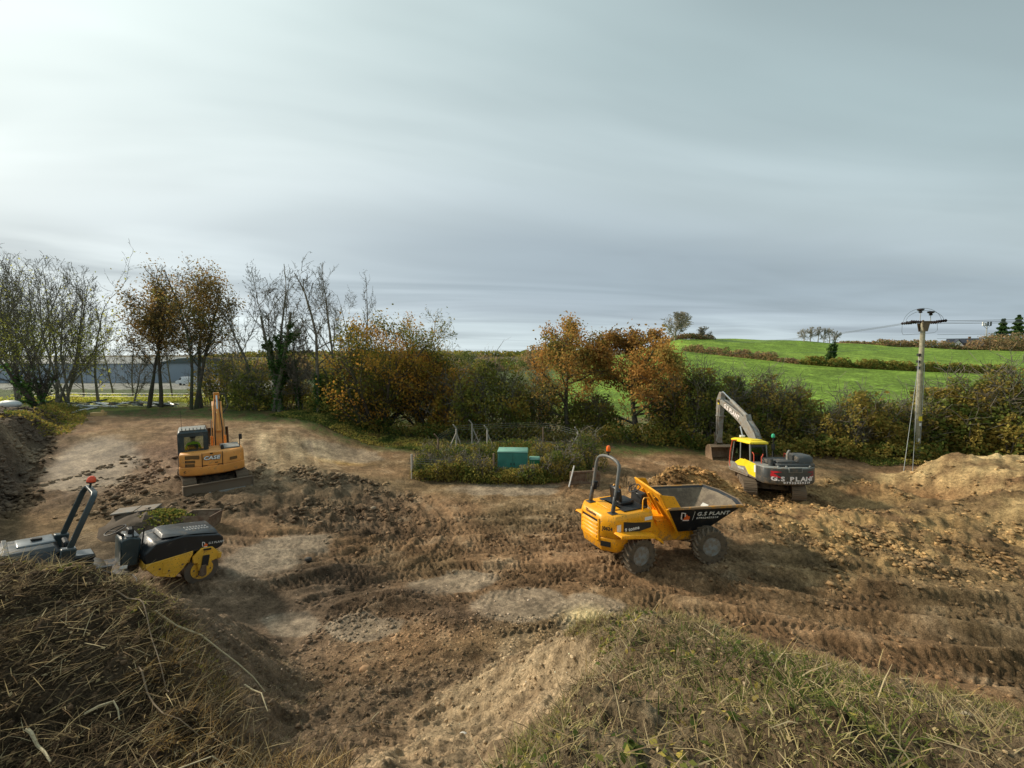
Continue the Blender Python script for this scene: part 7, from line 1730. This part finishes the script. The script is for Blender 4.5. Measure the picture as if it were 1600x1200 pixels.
# ------------------------------------------------------------------ warehouse, cars, house, mast
M_CLAD = flat('blue_grey_cladding', (.30, .35, .42), .5, 0, .06, .4); M_ROOFG = flat('dark_green_grey_roof', (.09, .11, .11), .6, 0, .15, .5)
def warehouse():
    x0, x1, y0, y1 = -190, -112, 128, 165; z = -2.6; h = 7.3
    t = thing('warehouse', 'long blue-grey clad warehouse behind the left trees', 'warehouse', ((x0 + x1) / 2, y0, z), 0)
    hw = (x1 - x0) / 2; dp = y1 - y0; n = 26
    MB().box(-hw, hw, .1, dp, 0, h).build('wall', M_CLAD, t)
    me = None
    for k in range(n):
        w_ = 2 * hw / n
        if me is None: o = MB().box(0, w_ - .12, 0, .098, .1, h).build('cladding_panel', M_CLAD, t, smooth=False); me = o.data
        else: o = bpy.data.objects.new('cladding_panel', me); COL.objects.link(o); o.parent = t
        o.location = (-hw + k * w_, 0, 0)
    prof = [(-.6, h), (dp * .25, h + 1.6), (dp * .5, h + 2.1), (dp * .75, h + 1.6), (dp + .6, h)]
    MB().loft([[(-hw - .5, yy, zz) for yy, zz in prof], [(hw + .5, yy, zz) for yy, zz in prof]]).build('roof', M_ROOFG, t)
    for k in (6, 17): MB().box(-hw + k * 2 * hw / n + .6, -hw + (k + 1.4) * 2 * hw / n, -.06, -.002, .1, 3.6).build('loading_door', flat('loading_door_grey', (.16, .18, .20), .5), t)
warehouse()
def car(x, y, rz, col, lab, scale=1, van=False):
    t = thing('parked_car' if not van else 'parked_van', lab, 'car' if not van else 'van', (x, y, hz(x, y)), rz, 'vehicles in the far car park')
    pm = paint('car_paint_%s' % '_'.join(str(int(c * 100)) for c in col), col, .25, dirt=.0)
    if van:
        body = [(-2.6, .35), (-2.6, 2.2), (-2.5, 2.35), (1.2, 2.35), (1.8, 1.5), (2.5, 1.2), (2.6, .4)]; gl_ = [(1.15, 1.55), (1.05, 2.15), (1.25, 2.2), (1.75, 1.5)]
    else:
        body = [(-2.1, .32), (-2.15, .75), (-2.05, .98), (-1.75, 1.02), (-1.15, 1.42), (.35, 1.44), (1.1, .98), (2.0, .82), (2.15, .6), (2.12, .32)]; gl_ = [(-1.6, 1.0), (-1.1, 1.36), (.3, 1.38), (.95, 1.0)]
    MB().prism(body, -.86, .86).build('body', pm, t, .06, seg=2)
    for s_ in (-1, 1):
        MB().prism(gl_, s_ * .862, s_ * .870).build('side_windows', M_DECAL, t)
        for xx in (-1.35, 1.32): MB().lathe([(.32, -.1), (.32, .1)], (xx, s_ * .80, .32), 16).build('wheel', M_BLK, t)
        MB().box(2.10, 2.165, s_ * .62 - .16, s_ * .62 + .16, .62, .74).build('headlight', M_GREY_SHEEN, t)
    if not van:
        MB().plate([(1.08, -.72, 1.005), (.42, -.66, 1.42), (.42, .66, 1.42), (1.08, .72, 1.005)], -.02).build('windscreen', M_DECAL, t)
        MB().plate([(-1.74, -.72, 1.05), (-1.22, -.66, 1.41), (-1.22, .66, 1.41), (-1.74, .72, 1.05)], .02).build('rear_screen', M_DECAL, t)
    return t
cars = [(320, 112, (.30, .33, .36), 'grey car at the left end of the front row in the far car park'), (330, 110, (.75, .76, .77), 'pale car, second from left in the front row of the far car park'), (338, 111, (.03, .06, .16), 'dark blue car between two white cars in the far car park'),
        (347, 109, (.80, .80, .80), 'white car in the middle of the front row of the far car park'), (356, 110, (.05, .08, .14), 'navy car right of the middle white car in the far car park'), (364, 111, (.62, .64, .66), 'silver car near the right end of the far car park row'), (372, 112, (.78, .78, .78), 'white car at the right end of the front row')]
for i, (px, y, c, lab) in enumerate(cars): car(W(px, y), y, R(215), c, lab)
for i, px in enumerate((334, 344, 352, 360, 367)): car(W(px, 122), 122, R(220), [(.7, .7, .7), (.5, .52, .55), (.75, .75, .75), (.08, .09, .1), (.7, .72, .74)][i], ['pale car at the left end of the back row of the far car park', 'grey car second in the back row of the far car park', 'white car in the middle of the back row of the far car park', 'black car in the back row of the far car park', 'silver car at the right end of the back row'][i])
car(W(312, 118), 118, R(200), (.8, .8, .8), 'white van just right of the dark tree trunk', van=True); car(W(292, 116), 116, R(190), (.7, .72, .74), 'white van seen between the trunks of the brown-leaved tree', van=True)
def house(px, y, w_, lab, rz):
    x = W(px, y); z = hz(x, y) - .2
    t = thing('house', lab, 'house', (x, y, z), rz)
    MB().box(-w_ / 2, w_ / 2, -3.5, 3.5, 0, 2.6).build('wall', flat('white_render', (.72, .71, .68), .8, 0, .05), t)
    MB().loft([[(-w_ / 2 - .3, -4.0, 2.5), (-w_ / 2 - .3, 0, 6.2), (-w_ / 2 - .3, 4.0, 2.5)], [(w_ / 2 + .3, -4.0, 2.5), (w_ / 2 + .3, 0, 6.2), (w_ / 2 + .3, 4.0, 2.5)]]).build('roof', flat('dark_slate_roof', (.035, .04, .055), .5, 0, .1), t)
    for gx in (-w_ * .30, w_ * .34):
        gb = MB().loft([[(gx - 2.0, -4.6, 0), (gx - 2.0, -4.6, 2.6), (gx, -4.6, 5.4), (gx + 2.0, -4.6, 2.6), (gx + 2.0, -4.6, 0)], [(gx - 2.0, -3, 0), (gx - 2.0, -3, 2.6), (gx, -3, 5.4), (gx + 2.0, -3, 2.6), (gx + 2.0, -3, 0)]]).build('gable', MATS['white_render'], t)
        for s_ in (-1, 1): MB().plate([(gx, -4.9, 5.75), (gx + s_ * 2.5, -4.9, 2.3), (gx + s_ * 2.5, -.8, 2.3), (gx, -.8, 5.75)], .12).build('gable_roof', MATS['dark_slate_roof'], t)
        f = MB().box(gx - .7, gx + .7, -4.68, -4.61, 1.0, 2.2).build('window', M_WHITE, t); MB().box(gx - .6, gx + .6, -4.72, -4.685, 1.1, 2.1).build('pane', M_DECAL, f)
    MB().box(w_ * .1, w_ * .1 + .8, -.4, .4, 5.8, 7.2).build('chimney', P_RUST, t)
house(1504, 212, 13, 'white gabled house with dark slate roof on the right skyline', R(-28))
def mast():
    x, y = W(1537, 262), 262; z = hz(x, y)
    t = thing('telecom_mast', 'short telecom mast with white antennas above the right wood', 'mast', (x, y, z))
    MB().cyl((0, 0, 0), (0, 0, 15.5), .35, .25, 8).build('pole', M_GALV, t)
    for sx, c, h_ in ((-2.6, M_WHITE, 2.4), (-1.0, M_GALV, 1.6), (.6, P_TEAL, 2.6), (2.4, P_TEAL, 2.6)): MB().box(sx - .35, sx + .35, -.3, .3, 15.2 - .6, 15.2 + h_ - .6).build('antenna', c, t, .05)
    MB().box(-2.8, 2.7, -.15, .15, 14.4, 14.8).build('headframe', M_GALV, t)
    MB().tube([(-2.0, 0, 14.4), (0, 0, 12.6), (2.0, 0, 14.4)], .15, 4).build('brace', M_GALV, t)
    t.location.z = 6.3 + (560 - 503) / 640 * 262 - 17.2
mast()
# ------------------------------------------------------------------ clods, stones, brash, grass in the foreground
def clod_mat():
    t = NT('clods'); a = t.attr('alb'); n = t.noise(25, 5, .7)
    t.set('Base Color', t.mix(1.0, a.outputs['Color'], t.ramp(n, [(.3, .6), (.7, 1.4)]), 'MULTIPLY')); t.set('Roughness', .9); t.set('Specular IOR Level', .2)
    t.bump(n, .8, .02); return t.m
M_CLOD = clod_mat()
ph = (1 + 5 ** .5) / 2
ICO_V = np.array([(-1, ph, 0), (1, ph, 0), (-1, -ph, 0), (1, -ph, 0), (0, -1, ph), (0, 1, ph), (0, -1, -ph), (0, 1, -ph), (ph, 0, -1), (ph, 0, 1), (-ph, 0, -1), (-ph, 0, 1)]) / math.hypot(1, ph)
ICO_F = np.array([(0, 11, 5), (0, 5, 1), (0, 1, 7), (0, 7, 10), (0, 10, 11), (1, 5, 9), (5, 11, 4), (11, 10, 2), (10, 7, 6), (7, 1, 8), (3, 9, 4), (3, 4, 2), (3, 2, 6), (3, 6, 8), (3, 8, 9), (4, 9, 5), (2, 4, 11), (6, 2, 10), (8, 6, 7), (9, 8, 1)])
def clods(name, label, n, sampler, smin, smax_, seed, tintmul=(1, 1, 1), pw=2.2, flatn=.62):
    rng = np.random.default_rng(seed); x, y = sampler(rng, n)
    z, c = lookup(x, y); n = len(x)
    r = smin + (smax_ - smin) * rng.uniform(0, 1, n) ** pw; r *= np.clip(np.hypot(x, y) / 9, .45, 1.6)
    sc = rng.uniform(.6, 1.3, (n, 1, 3)) * np.array([1, 1, flatn]); J = 1 + rng.uniform(-.45, .45, (n, 12, 1))
    V = ICO_V[None] * sc * J * r[:, None, None]
    a = rng.uniform(0, 6.28, n); ca, sa = np.cos(a)[:, None], np.sin(a)[:, None]
    V = np.stack([V[..., 0] * ca - V[..., 1] * sa, V[..., 0] * sa + V[..., 1] * ca, V[..., 2]], -1)
    V += np.stack([x, y, z + r * .12], 1)[:, None, :]
    F = (ICO_F[None] + (np.arange(n) * 12)[:, None, None]).reshape(-1, 3)
    cc = c * rng.uniform(.55, 1.45, (n, 1)) * np.array(tintmul)
    o = np_mesh(name, V.reshape(-1, 3), F, M_CLOD, colors={'alb': np.repeat(np.clip(cc, 0, .85), 12, 0)}); tag(o, label, 'stones' if 'stone' in name else 'clods', kind='stuff'); return o
def region(xr, yr, mask=None):
    def f(rng, n):
        x = rng.uniform(*xr, n * 5); y = rng.uniform(*yr, n * 5); p = np.ones(len(x)) if mask is None else np.clip(mask(x, y), 0, 1)
        ok = rng.uniform(0, 1, len(x)) < p; return x[ok][:n], y[ok][:n]
    return f
clods('clay_clods', 'loose orange-yellow clay clods spread over the right of the site', 9000, region((5, 24), (9.5, 21), lambda x, y: claymask(x, y) * np.clip(.05 + 1.8 * fbm(x * .8, y * .8, 4, 5), 0, 1) * (1 - .75 * S((x - 17) / 2) * S((y - 14) / 2)) + 1.2 * gauss(x, y, 8.4, 17.8, 1.8, 1.1)), .010, .065, 1, (.88, .85, .82), 4.0)
clods('earth_clods', 'dark earth clods in the rough band before the orange excavator', 8000, region((-20, -1), (12.5, 21), lambda x, y: darkclod(x, y) * np.clip(.15 + 1.5 * fbm(x * .9, y * .9, 4, 6), 0, 1)), .010, .08, 2, (.92, .9, .88), 4.5)
clods('mud_crumbs', 'small mud crumbs scattered over the tracked ground', 4000, region((-8, 16), (7, 16), lambda x, y: .3 * (1 - flatmask(x, y)) * (fbm(x, y, 3, 9) > 0)), .012, .05, 3, (.9, .9, .9))
clods('bank_crumbs', 'crumbs of subsoil on the slope below the viewpoint', 6500, region((-4.5, 1.5), (1.6, 9.5), lambda x, y: .9 * (poly_sd(x, y, LBANK) > -.3) * (poly_sd(x, y, RBANK) > -.15)), .010, .055, 4, (1, 1, 1), 3.0)
clods('bank_crumbs', 'soil lumps between the turf on the right-hand bank', 3500, region((0, 6.5), (1.3, 5.2), lambda x, y: .8 * (poly_sd(x, y, RBANK) < .1)), .008, .045, 5, (1.0, .95, .85), 4)
clods('bank_crumbs', 'soil lumps in the brash on the left-hand bank', 3000, region((-9, -1), (1.6, 6.5), lambda x, y: .8 * (poly_sd(x, y, LBANK) < .2)), .010, .055, 6, (1.3, 1.2, 1.1), 2.6)
clods('excavated_clods', 'earth lumps on the face of the excavated bank', 2200, region((-34, -17), (13, 30), lambda x, y: S((edge_x(y) - x) / .6 + .8) * S((3.5 - (edge_x(y) - x)) / 1)), .015, .09, 7)
clods('pale_stones', 'small pale stones scattered over the near slopes and banks', 900, region((-7, 7), (1.6, 11)), .008, .028, 8, (2.4, 2.5, 2.8), 2.0, .7)
# a few larger stones that can be picked out
def stone(x, y, r, col, lab, seed):
    rng = np.random.default_rng(seed); z, _ = lookup(np.array([x]), np.array([y]))
    m = MB().ico((0, 0, 0), r, (1.15, .9, .75), 10, 8); m.v = [tuple(Vector(v) * float(1 + .05 * rng.normal())) for v in m.v]
    o = m.build('stone', flat('stone_%d' % seed, col, .85, 0, .25, 20)); o.location = (x, y, float(z[0]) + r * .45); tag(o, lab, 'stone', 'larger stones on the slope')
stone(-2.66, 7.1, .10, (.34, .20, .10), 'rounded orange-brown stone on the grey mud below the centre', 1)
stone(3.0, 2.55, .04, (.34, .28, .19), 'pale rounded stone near the bottom right corner, the larger of two', 2)
stone(3.2, 2.5, .032, (.36, .30, .21), 'pale rounded stone near the bottom right corner, the smaller of two', 3)
stone(-.55, 4.35, .045, (.55, .52, .46), 'small whitish stone on the sandy slope at bottom centre', 4)
stone(-6.1, 11.9, .10, (.05, .045, .04), 'dark stone beside the small dark heap left of centre', 5)
stone(-5.6, 16.2, .10, (.28, .22, .15), 'pale stone in the churned earth left of the fence', 6)

def blade_mat(name, stops, rough=.7, tr=.25):
    t = NT(name); a = t.attr('tint'); c = t.ramp(a.outputs['Fac'], stops)
    df = t.n('ShaderNodeBsdfDiffuse'); tl = t.n('ShaderNodeBsdfTranslucent'); t.l(c, df.inputs[0]); t.l(c, tl.inputs[0]); mx_ = t.n('ShaderNodeMixShader'); mx_.inputs[0].default_value = tr
    t.l(df.outputs[0], mx_.inputs[1]); t.l(tl.outputs[0], mx_.inputs[2]); t.l(mx_.outputs[0], t.out.inputs[0]); return t.m
M_TURF = blade_mat('turf_blades', [(0, (.05, .075, .018)), (.3, (.12, .14, .035)), (.5, (.23, .21, .065)), (.65, (.38, .32, .14)), (.85, (.46, .38, .20)), (1, (.24, .13, .06))])
M_STRAW = blade_mat('straw_and_stems', [(0, (.05, .038, .025)), (.35, (.14, .098, .058)), (.6, (.25, .175, .10)), (.85, (.42, .32, .16)), (1, (.55, .46, .28))])
M_GOLD = blade_mat('golden_stubble', [(0, (.12, .075, .03)), (.5, (.38, .23, .08)), (1, (.58, .40, .15))])
M_TWIG = blade_mat('cut_twigs', [(0, (.045, .035, .025)), (.5, (.13, .10, .07)), (.85, (.26, .21, .14)), (1, (.45, .37, .23))], tr=0)
def blades(name, label, x, y, L_, wd, up, seed, mat, bend=.5, tint=None, lift=0.0, dirn=None, cat='grass'):
    """curved tapering blades: two quads each; up = how upright they stand"""
    rng = np.random.default_rng(seed); n = len(x); z, _ = lookup(x, y)
    a = rng.uniform(0, 6.283, n) if dirn is None else dirn + rng.normal(0, .5, n)
    d = np.stack([np.cos(a), np.sin(a), np.zeros(n)], 1); ups = np.clip(rng.normal(up, .35, n), .0, 3)[:, None]
    d0 = d + np.array([0, 0, 1]) * ups; d0 /= np.linalg.norm(d0, axis=1, keepdims=True)
    d1 = d0 + d * bend * rng.uniform(0, 1.6, (n, 1)) - np.array([0, 0, 1]) * bend * .4 * rng.uniform(0, 1, (n, 1)); d1 /= np.linalg.norm(d1, axis=1, keepdims=True)
    s_ = np.stack([-np.sin(a), np.cos(a), rng.normal(0, .5, n)], 1); s_ /= np.linalg.norm(s_, axis=1, keepdims=True)
    L_ = L_[:, None]; w_ = wd[:, None] if hasattr(wd, '__len__') else wd
    p0 = np.stack([x, y, z - .01 + lift * rng.uniform(0, 1, n)], 1); p1 = p0 + d0 * L_ * .5; p2 = p1 + d1 * L_ * .5
    V = np.stack([p0 - s_ * w_, p0 + s_ * w_, p1 - s_ * w_ * .8, p1 + s_ * w_ * .8, p2 - s_ * w_ * .2, p2 + s_ * w_ * .2], 1).reshape(-1, 3)
    b = (np.arange(n) * 6)[:, None]; F = np.concatenate([b + np.array([[0, 1, 3, 2]]), b + np.array([[2, 3, 5, 4]])]).astype(int)
    tt = rng.uniform(0, 1, n) if tint is None else np.clip(tint, 0, 1)
    o = np_mesh(name, V, F, mat, attrs={'tint': np.repeat(tt, 6)}); tag(o, label, cat, kind='stuff'); return o
rng = np.random.default_rng(99)
def pick(n, xr, yr, mask, rng):
    x = rng.uniform(*xr, n * 6); y = rng.uniform(*yr, n * 6); ok = rng.uniform(0, 1, n * 6) < np.clip(mask(x, y), 0, 1); return x[ok][:n], y[ok][:n]
rb = lambda x, y: poly_sd(x, y, RBANK); lbk = lambda x, y: poly_sd(x, y, LBANK)
patch = lambda x, y, s, sd: np.clip(.5 + 1.6 * fbm(x * s, y * s, 3, sd), 0, 1)
# right bank: short turf, dead grass lying every way, pale tufts on the crest
x, y = pick(30000, (-.4, 7.2), (1.2, 5.4), lambda x, y: (rb(x, y) < .12) * np.clip(.06 + 1.5 * patch(x, y, 1.6, 301) ** 2, 0, 1), rng)
blades('turf', 'short mixed green and straw turf on the right-hand bank', x, y, rng.uniform(.03, .11, len(x)), .0022, 1.0, 1, M_TURF, .8, tint=.02 + rng.uniform(0, 1, len(x)) * .55 + .4 * patch(x, y, 1.2, 305))
x, y = pick(24000, (-.4, 7.2), (1.2, 5.4), lambda x, y: (rb(x, y) < .15) * (.15 + .85 * patch(x, y, 2.2, 341)), rng)
blades('dead_grass', 'flattened dead grass and stems on the right-hand bank', x, y, rng.uniform(.03, .16, len(x)) ** 1.0, rng.uniform(.001, .003, len(x)), .12, 2, M_STRAW, .4, lift=.03, tint=rng.uniform(0, 1, len(x)) ** 1.4)
x, y = pick(5200, (.3, 7.0), (3.0, 5.3), lambda x, y: (np.abs(rb(x, y) + .12) < .22) * patch(x, y, 1.4, 309), rng)
blades('crest_grass', 'tufts of pale standing grass along the crest of the right-hand bank', x, y, rng.uniform(.06, .17, len(x)), .0028, 2.0, 3, M_TURF, .5, tint=.35 + .5 * rng.uniform(0, 1, len(x)))
x, y = pick(60, (.5, 7), (3.2, 5.2), lambda x, y: (np.abs(rb(x, y) + .1) < .3) * 1., rng)
blades('seed_stalks', 'single tall dry stalks on the crest of the right-hand bank', x, y, rng.uniform(.15, .34, len(x)), .003, 2.2, 4, M_GOLD, .6, tint=.6 + .4 * rng.uniform(0, 1, len(x)))
x, y = pick(3000, (-.3, 6.8), (1.3, 5.0), lambda x, y: (rb(x, y) < -.02) * S(3.2 * fbm(x * 1.5, y * 1.5, 3, 351)), rng)
blades('tussocks', 'dark green tussocks on the near side of the right-hand bank', x, y, rng.uniform(.06, .17, len(x)), .0035, 1.1, 33, M_TURF, .9, tint=.30 * rng.uniform(0, 1, len(x)))
# left bank: brash of cut stems, bark and leaves
x, y = pick(42000, (-10, -1), (1.6, 6.6), lambda x, y: (lbk(x, y) < .35) * np.clip(.12 + 1.5 * patch(x, y, 1.5, 343) ** 2, 0, 1), rng)
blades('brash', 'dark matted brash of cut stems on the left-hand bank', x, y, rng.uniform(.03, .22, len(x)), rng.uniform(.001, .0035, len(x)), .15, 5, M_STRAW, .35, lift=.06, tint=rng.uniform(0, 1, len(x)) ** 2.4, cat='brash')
x, y = pick(2600, (-10, -3.5), (4.6, 6.6), lambda x, y: (np.abs(lbk(x, y) + .15) < .35) * patch(x, y, 1.0, 311) ** 2, rng)
blades('crest_weeds', 'green and straw-coloured weeds on the crest of the left-hand bank', x, y, rng.uniform(.05, .16, len(x)), .004, .8, 6, M_TURF, .8, lift=.04, tint=.3 + .6 * rng.uniform(0, 1, len(x)), cat='weeds')
x, y = pick(3800, (-4.6, -.8), (1.8, 5.6), lambda x, y: (np.abs(lbk(x, y) + .15) < .5) * (.05 + .95 * patch(x, y, 1.3, 313)) * S((y - 2.2) / 1.5), rng)
blades('golden_stubble', 'golden stubble stalks along the right edge of the brash bank', x, y, rng.uniform(.05, .2, len(x)), .0026, .9, 7, M_GOLD, .4, tint=rng.uniform(0, 1, len(x)), dirn=None, cat='stubble')
x, y = pick(20000, (-4.8, 2.2), (1.8, 9.2), lambda x, y: (.25 + .75 * S((-.5 - x) / 2)) * (lbk(x, y) > 0) * (rb(x, y) > -.2) * (.15 + patch(x, y, .9, 315) * .8), rng)
blades('litter', 'straw and root litter on the slope between the banks', x, y, rng.uniform(.02, .10, len(x)), .0018, .25, 8, M_STRAW, .4, lift=.02, tint=rng.uniform(0, 1, len(x)) ** 1.3, cat='litter')
x, y = pick(2500, (-4.4, 0), (8.6, 11.6), lambda x, y: np.clip(gauss(x, y, -3.1, 9.95, .9, .4) + gauss(x, y, -4.9, 11.2, .8, .3) + gauss(x, y, -1.25, 9.2, .5, .25), 0, 1), rng)
blades('heap_litter', 'root litter on the small dark soil heaps', x, y, rng.uniform(.04, .16, len(x)), .003, .5, 9, M_STRAW, .5, tint=.6 * rng.uniform(0, 1, len(x)), cat='litter')
x, y = pick(5200, (-10, -1), (1.6, 6.6), lambda x, y: (lbk(x, y) < .3) * (.2 + .8 * patch(x, y, 1.1, 331)), rng)
blades('cut_stems', 'pale cut stems strewn over the left-hand bank', x, y, rng.uniform(.08, .42, len(x)), rng.uniform(.002, .005, len(x)), .22, 31, M_STRAW, .25, lift=.09, tint=.45 + .55 * rng.uniform(0, 1, len(x)), cat='stems')
x, y = pick(1600, (-.3, 7), (1.3, 5.2), lambda x, y: (rb(x, y) < .05) * 1., rng)
blades('cut_stems', 'pale cut stems strewn over the right-hand bank', x, y, rng.uniform(.06, .28, len(x)), rng.uniform(.002, .004, len(x)), .25, 32, M_STRAW, .4, lift=.05, tint=.5 + .5 * rng.uniform(0, 1, len(x)), cat='stems')
# leaf litter flecks
def flecks(name, label, n, xr, yr, mask, size, mat, seed, cat='leaf litter'):
    rng = np.random.default_rng(seed); x, y = pick(n, xr, yr, mask, rng); z, _ = lookup(x, y)
    V, F = leaf_quads(np.stack([x, y, z + .012], 1), size, rng, 1.5, 1.6); o = np_mesh(name, V, F, mat, attrs={'tint': np.repeat(rng.uniform(0, 1, len(x)) ** 1.5, 4)}); tag(o, label, cat, kind='stuff')
flecks('leaf_litter', 'dead leaves and chips over the brash bank', 14000, (-10, -1), (1.6, 6.5), lambda x, y: (lbk(x, y) < .3) * .9, .028, M_STRAW, 21)
flecks('green_leaves', 'small green weed leaves on the right-hand bank', 3600, (-.4, 7), (1.2, 5.3), lambda x, y: (rb(x, y) < .05) * patch(x, y, 2.0, 321) ** 3, .032, L_WEED, 22, 'weeds')
flecks('green_leaves', 'green weed leaves on the crest of the left-hand bank', 1800, (-9, -3.5), (4.8, 6.4), lambda x, y: (np.abs(lbk(x, y) + .1) < .4) * patch(x, y, 1.3, 345) ** 2, .04, L_WEED, 24, 'weeds')
flecks('leaf_litter', 'crumbs of dead leaf on the right-hand bank', 9000, (-.4, 7), (1.2, 5.3), lambda x, y: (rb(x, y) < .05) * .9, .016, M_STRAW, 23)
# branches and sticks that can be told apart
def stick(pts, r, lab, mat=None, name='stick'):
    P = []; sp_ = spline([(a, b) for a, b, c in pts], .16); m_ = len(sp_)
    for k_, (x_, y_) in enumerate(sp_):
        dz = float(np.interp(k_ / (m_ - 1) * (len(pts) - 1), range(len(pts)), [c for a, b, c in pts])) 
        z_, _ = lookup(np.array([x_]), np.array([y_])); P.append((x_, y_, float(z_[0]) + dz))
    rr_ = [r * (1 - .5 * i / (len(P) - 1)) for i in range(len(P))]
    o = MB().tube(P, rr_, 6).build(name, mat or M_PALEW); tag(o, lab, 'stick', 'cut sticks on the banks'); return o
M_PALEW = flat('pale_stripped_wood', (.52, .44, .27), .7, 0, .2, 30); M_DRKW = flat('brown_stick_wood', (.20, .145, .09), .8, 0, .3, 30)
stick([(-4.45, 3.55, .05), (-4.3, 3.50, .06), (-4.05, 3.38, .05)], .016, 'thick pale stick lying at the lower left edge')
stick([(-4.75, 5.25, .06), (-4.35, 5.5, .14), (-3.95, 5.62, .12), (-3.55, 5.6, .05)], .014, 'long pale forked branch on the brash bank crest, below the roller drum')
stick([(-3.6, 5.25, .12), (-3.25, 5.05, .08), (-3.05, 4.85, .04)], .010, 'short pale branch end pointing down at the right of the brash bank')
stick([(-5.2, 5.2, .05), (-4.8, 5.1, .10), (-4.3, 4.7, .08), (-3.7, 4.2, .06)], .009, 'thin brown bramble stem running down the brash bank', M_DRKW)
stick([(-4.2, 4.4, .05), (-3.6, 4.0, .08), (-3.0, 3.9, .04)], .009, 'brown stem in the middle of the brash bank', M_DRKW)
stick([(-3.2, 3.3, .04), (-2.8, 3.6, .10), (-2.3, 3.75, .05)], .008, 'pale curved stem in the golden stubble')
stick([(-4.3, 3.9, .04), (-4.15, 4.05, .08), (-4.0, 3.95, .04)], .012, 'short curved pale stick left of the brown stem')
stick([(-3.9, 2.9, .05), (-3.4, 3.1, .08), (-2.9, 3.0, .05), (-2.5, 3.15, .04)], .009, 'long brown stick near the bottom left corner', M_DRKW)
stick([(-1.62, 4.5, .02), (-1.60, 4.4, .16), (-1.52, 4.45, .28)], .006, 'thin pale hooked stalk standing on the bare slope')
stick([(1.9, 2.9, .03), (2.05, 3.0, .05), (2.25, 2.92, .03)], .012, 'pale bent stick on the turf bank, right of centre')
stick([(2.5, 3.1, .02), (2.7, 3.35, .10), (2.8, 3.5, .12)], .006, 'thin tan stick leaning up on the turf bank', M_DRKW)
stick([(3.9, 4.1, .0), (3.86, 4.12, .2), (3.93, 4.15, .38)], .006, 'tall curved dry stalk at the right crest of the turf bank', flat('dry_stalk', (.50, .38, .18), .7))
stick([(-2.0, 4.7, .03), (-1.75, 4.9, .05), (-1.5, 4.85, .03)], .007, 'thin brown root lying across the bare slope', M_DRKW)
stick([(-5.8, 5.6, .08), (-5.5, 5.75, .16), (-5.3, 5.6, .06)], .014, 'dark broken branch on the crest of the brash bank', flat('dark_wet_wood', (.05, .04, .03), .6))
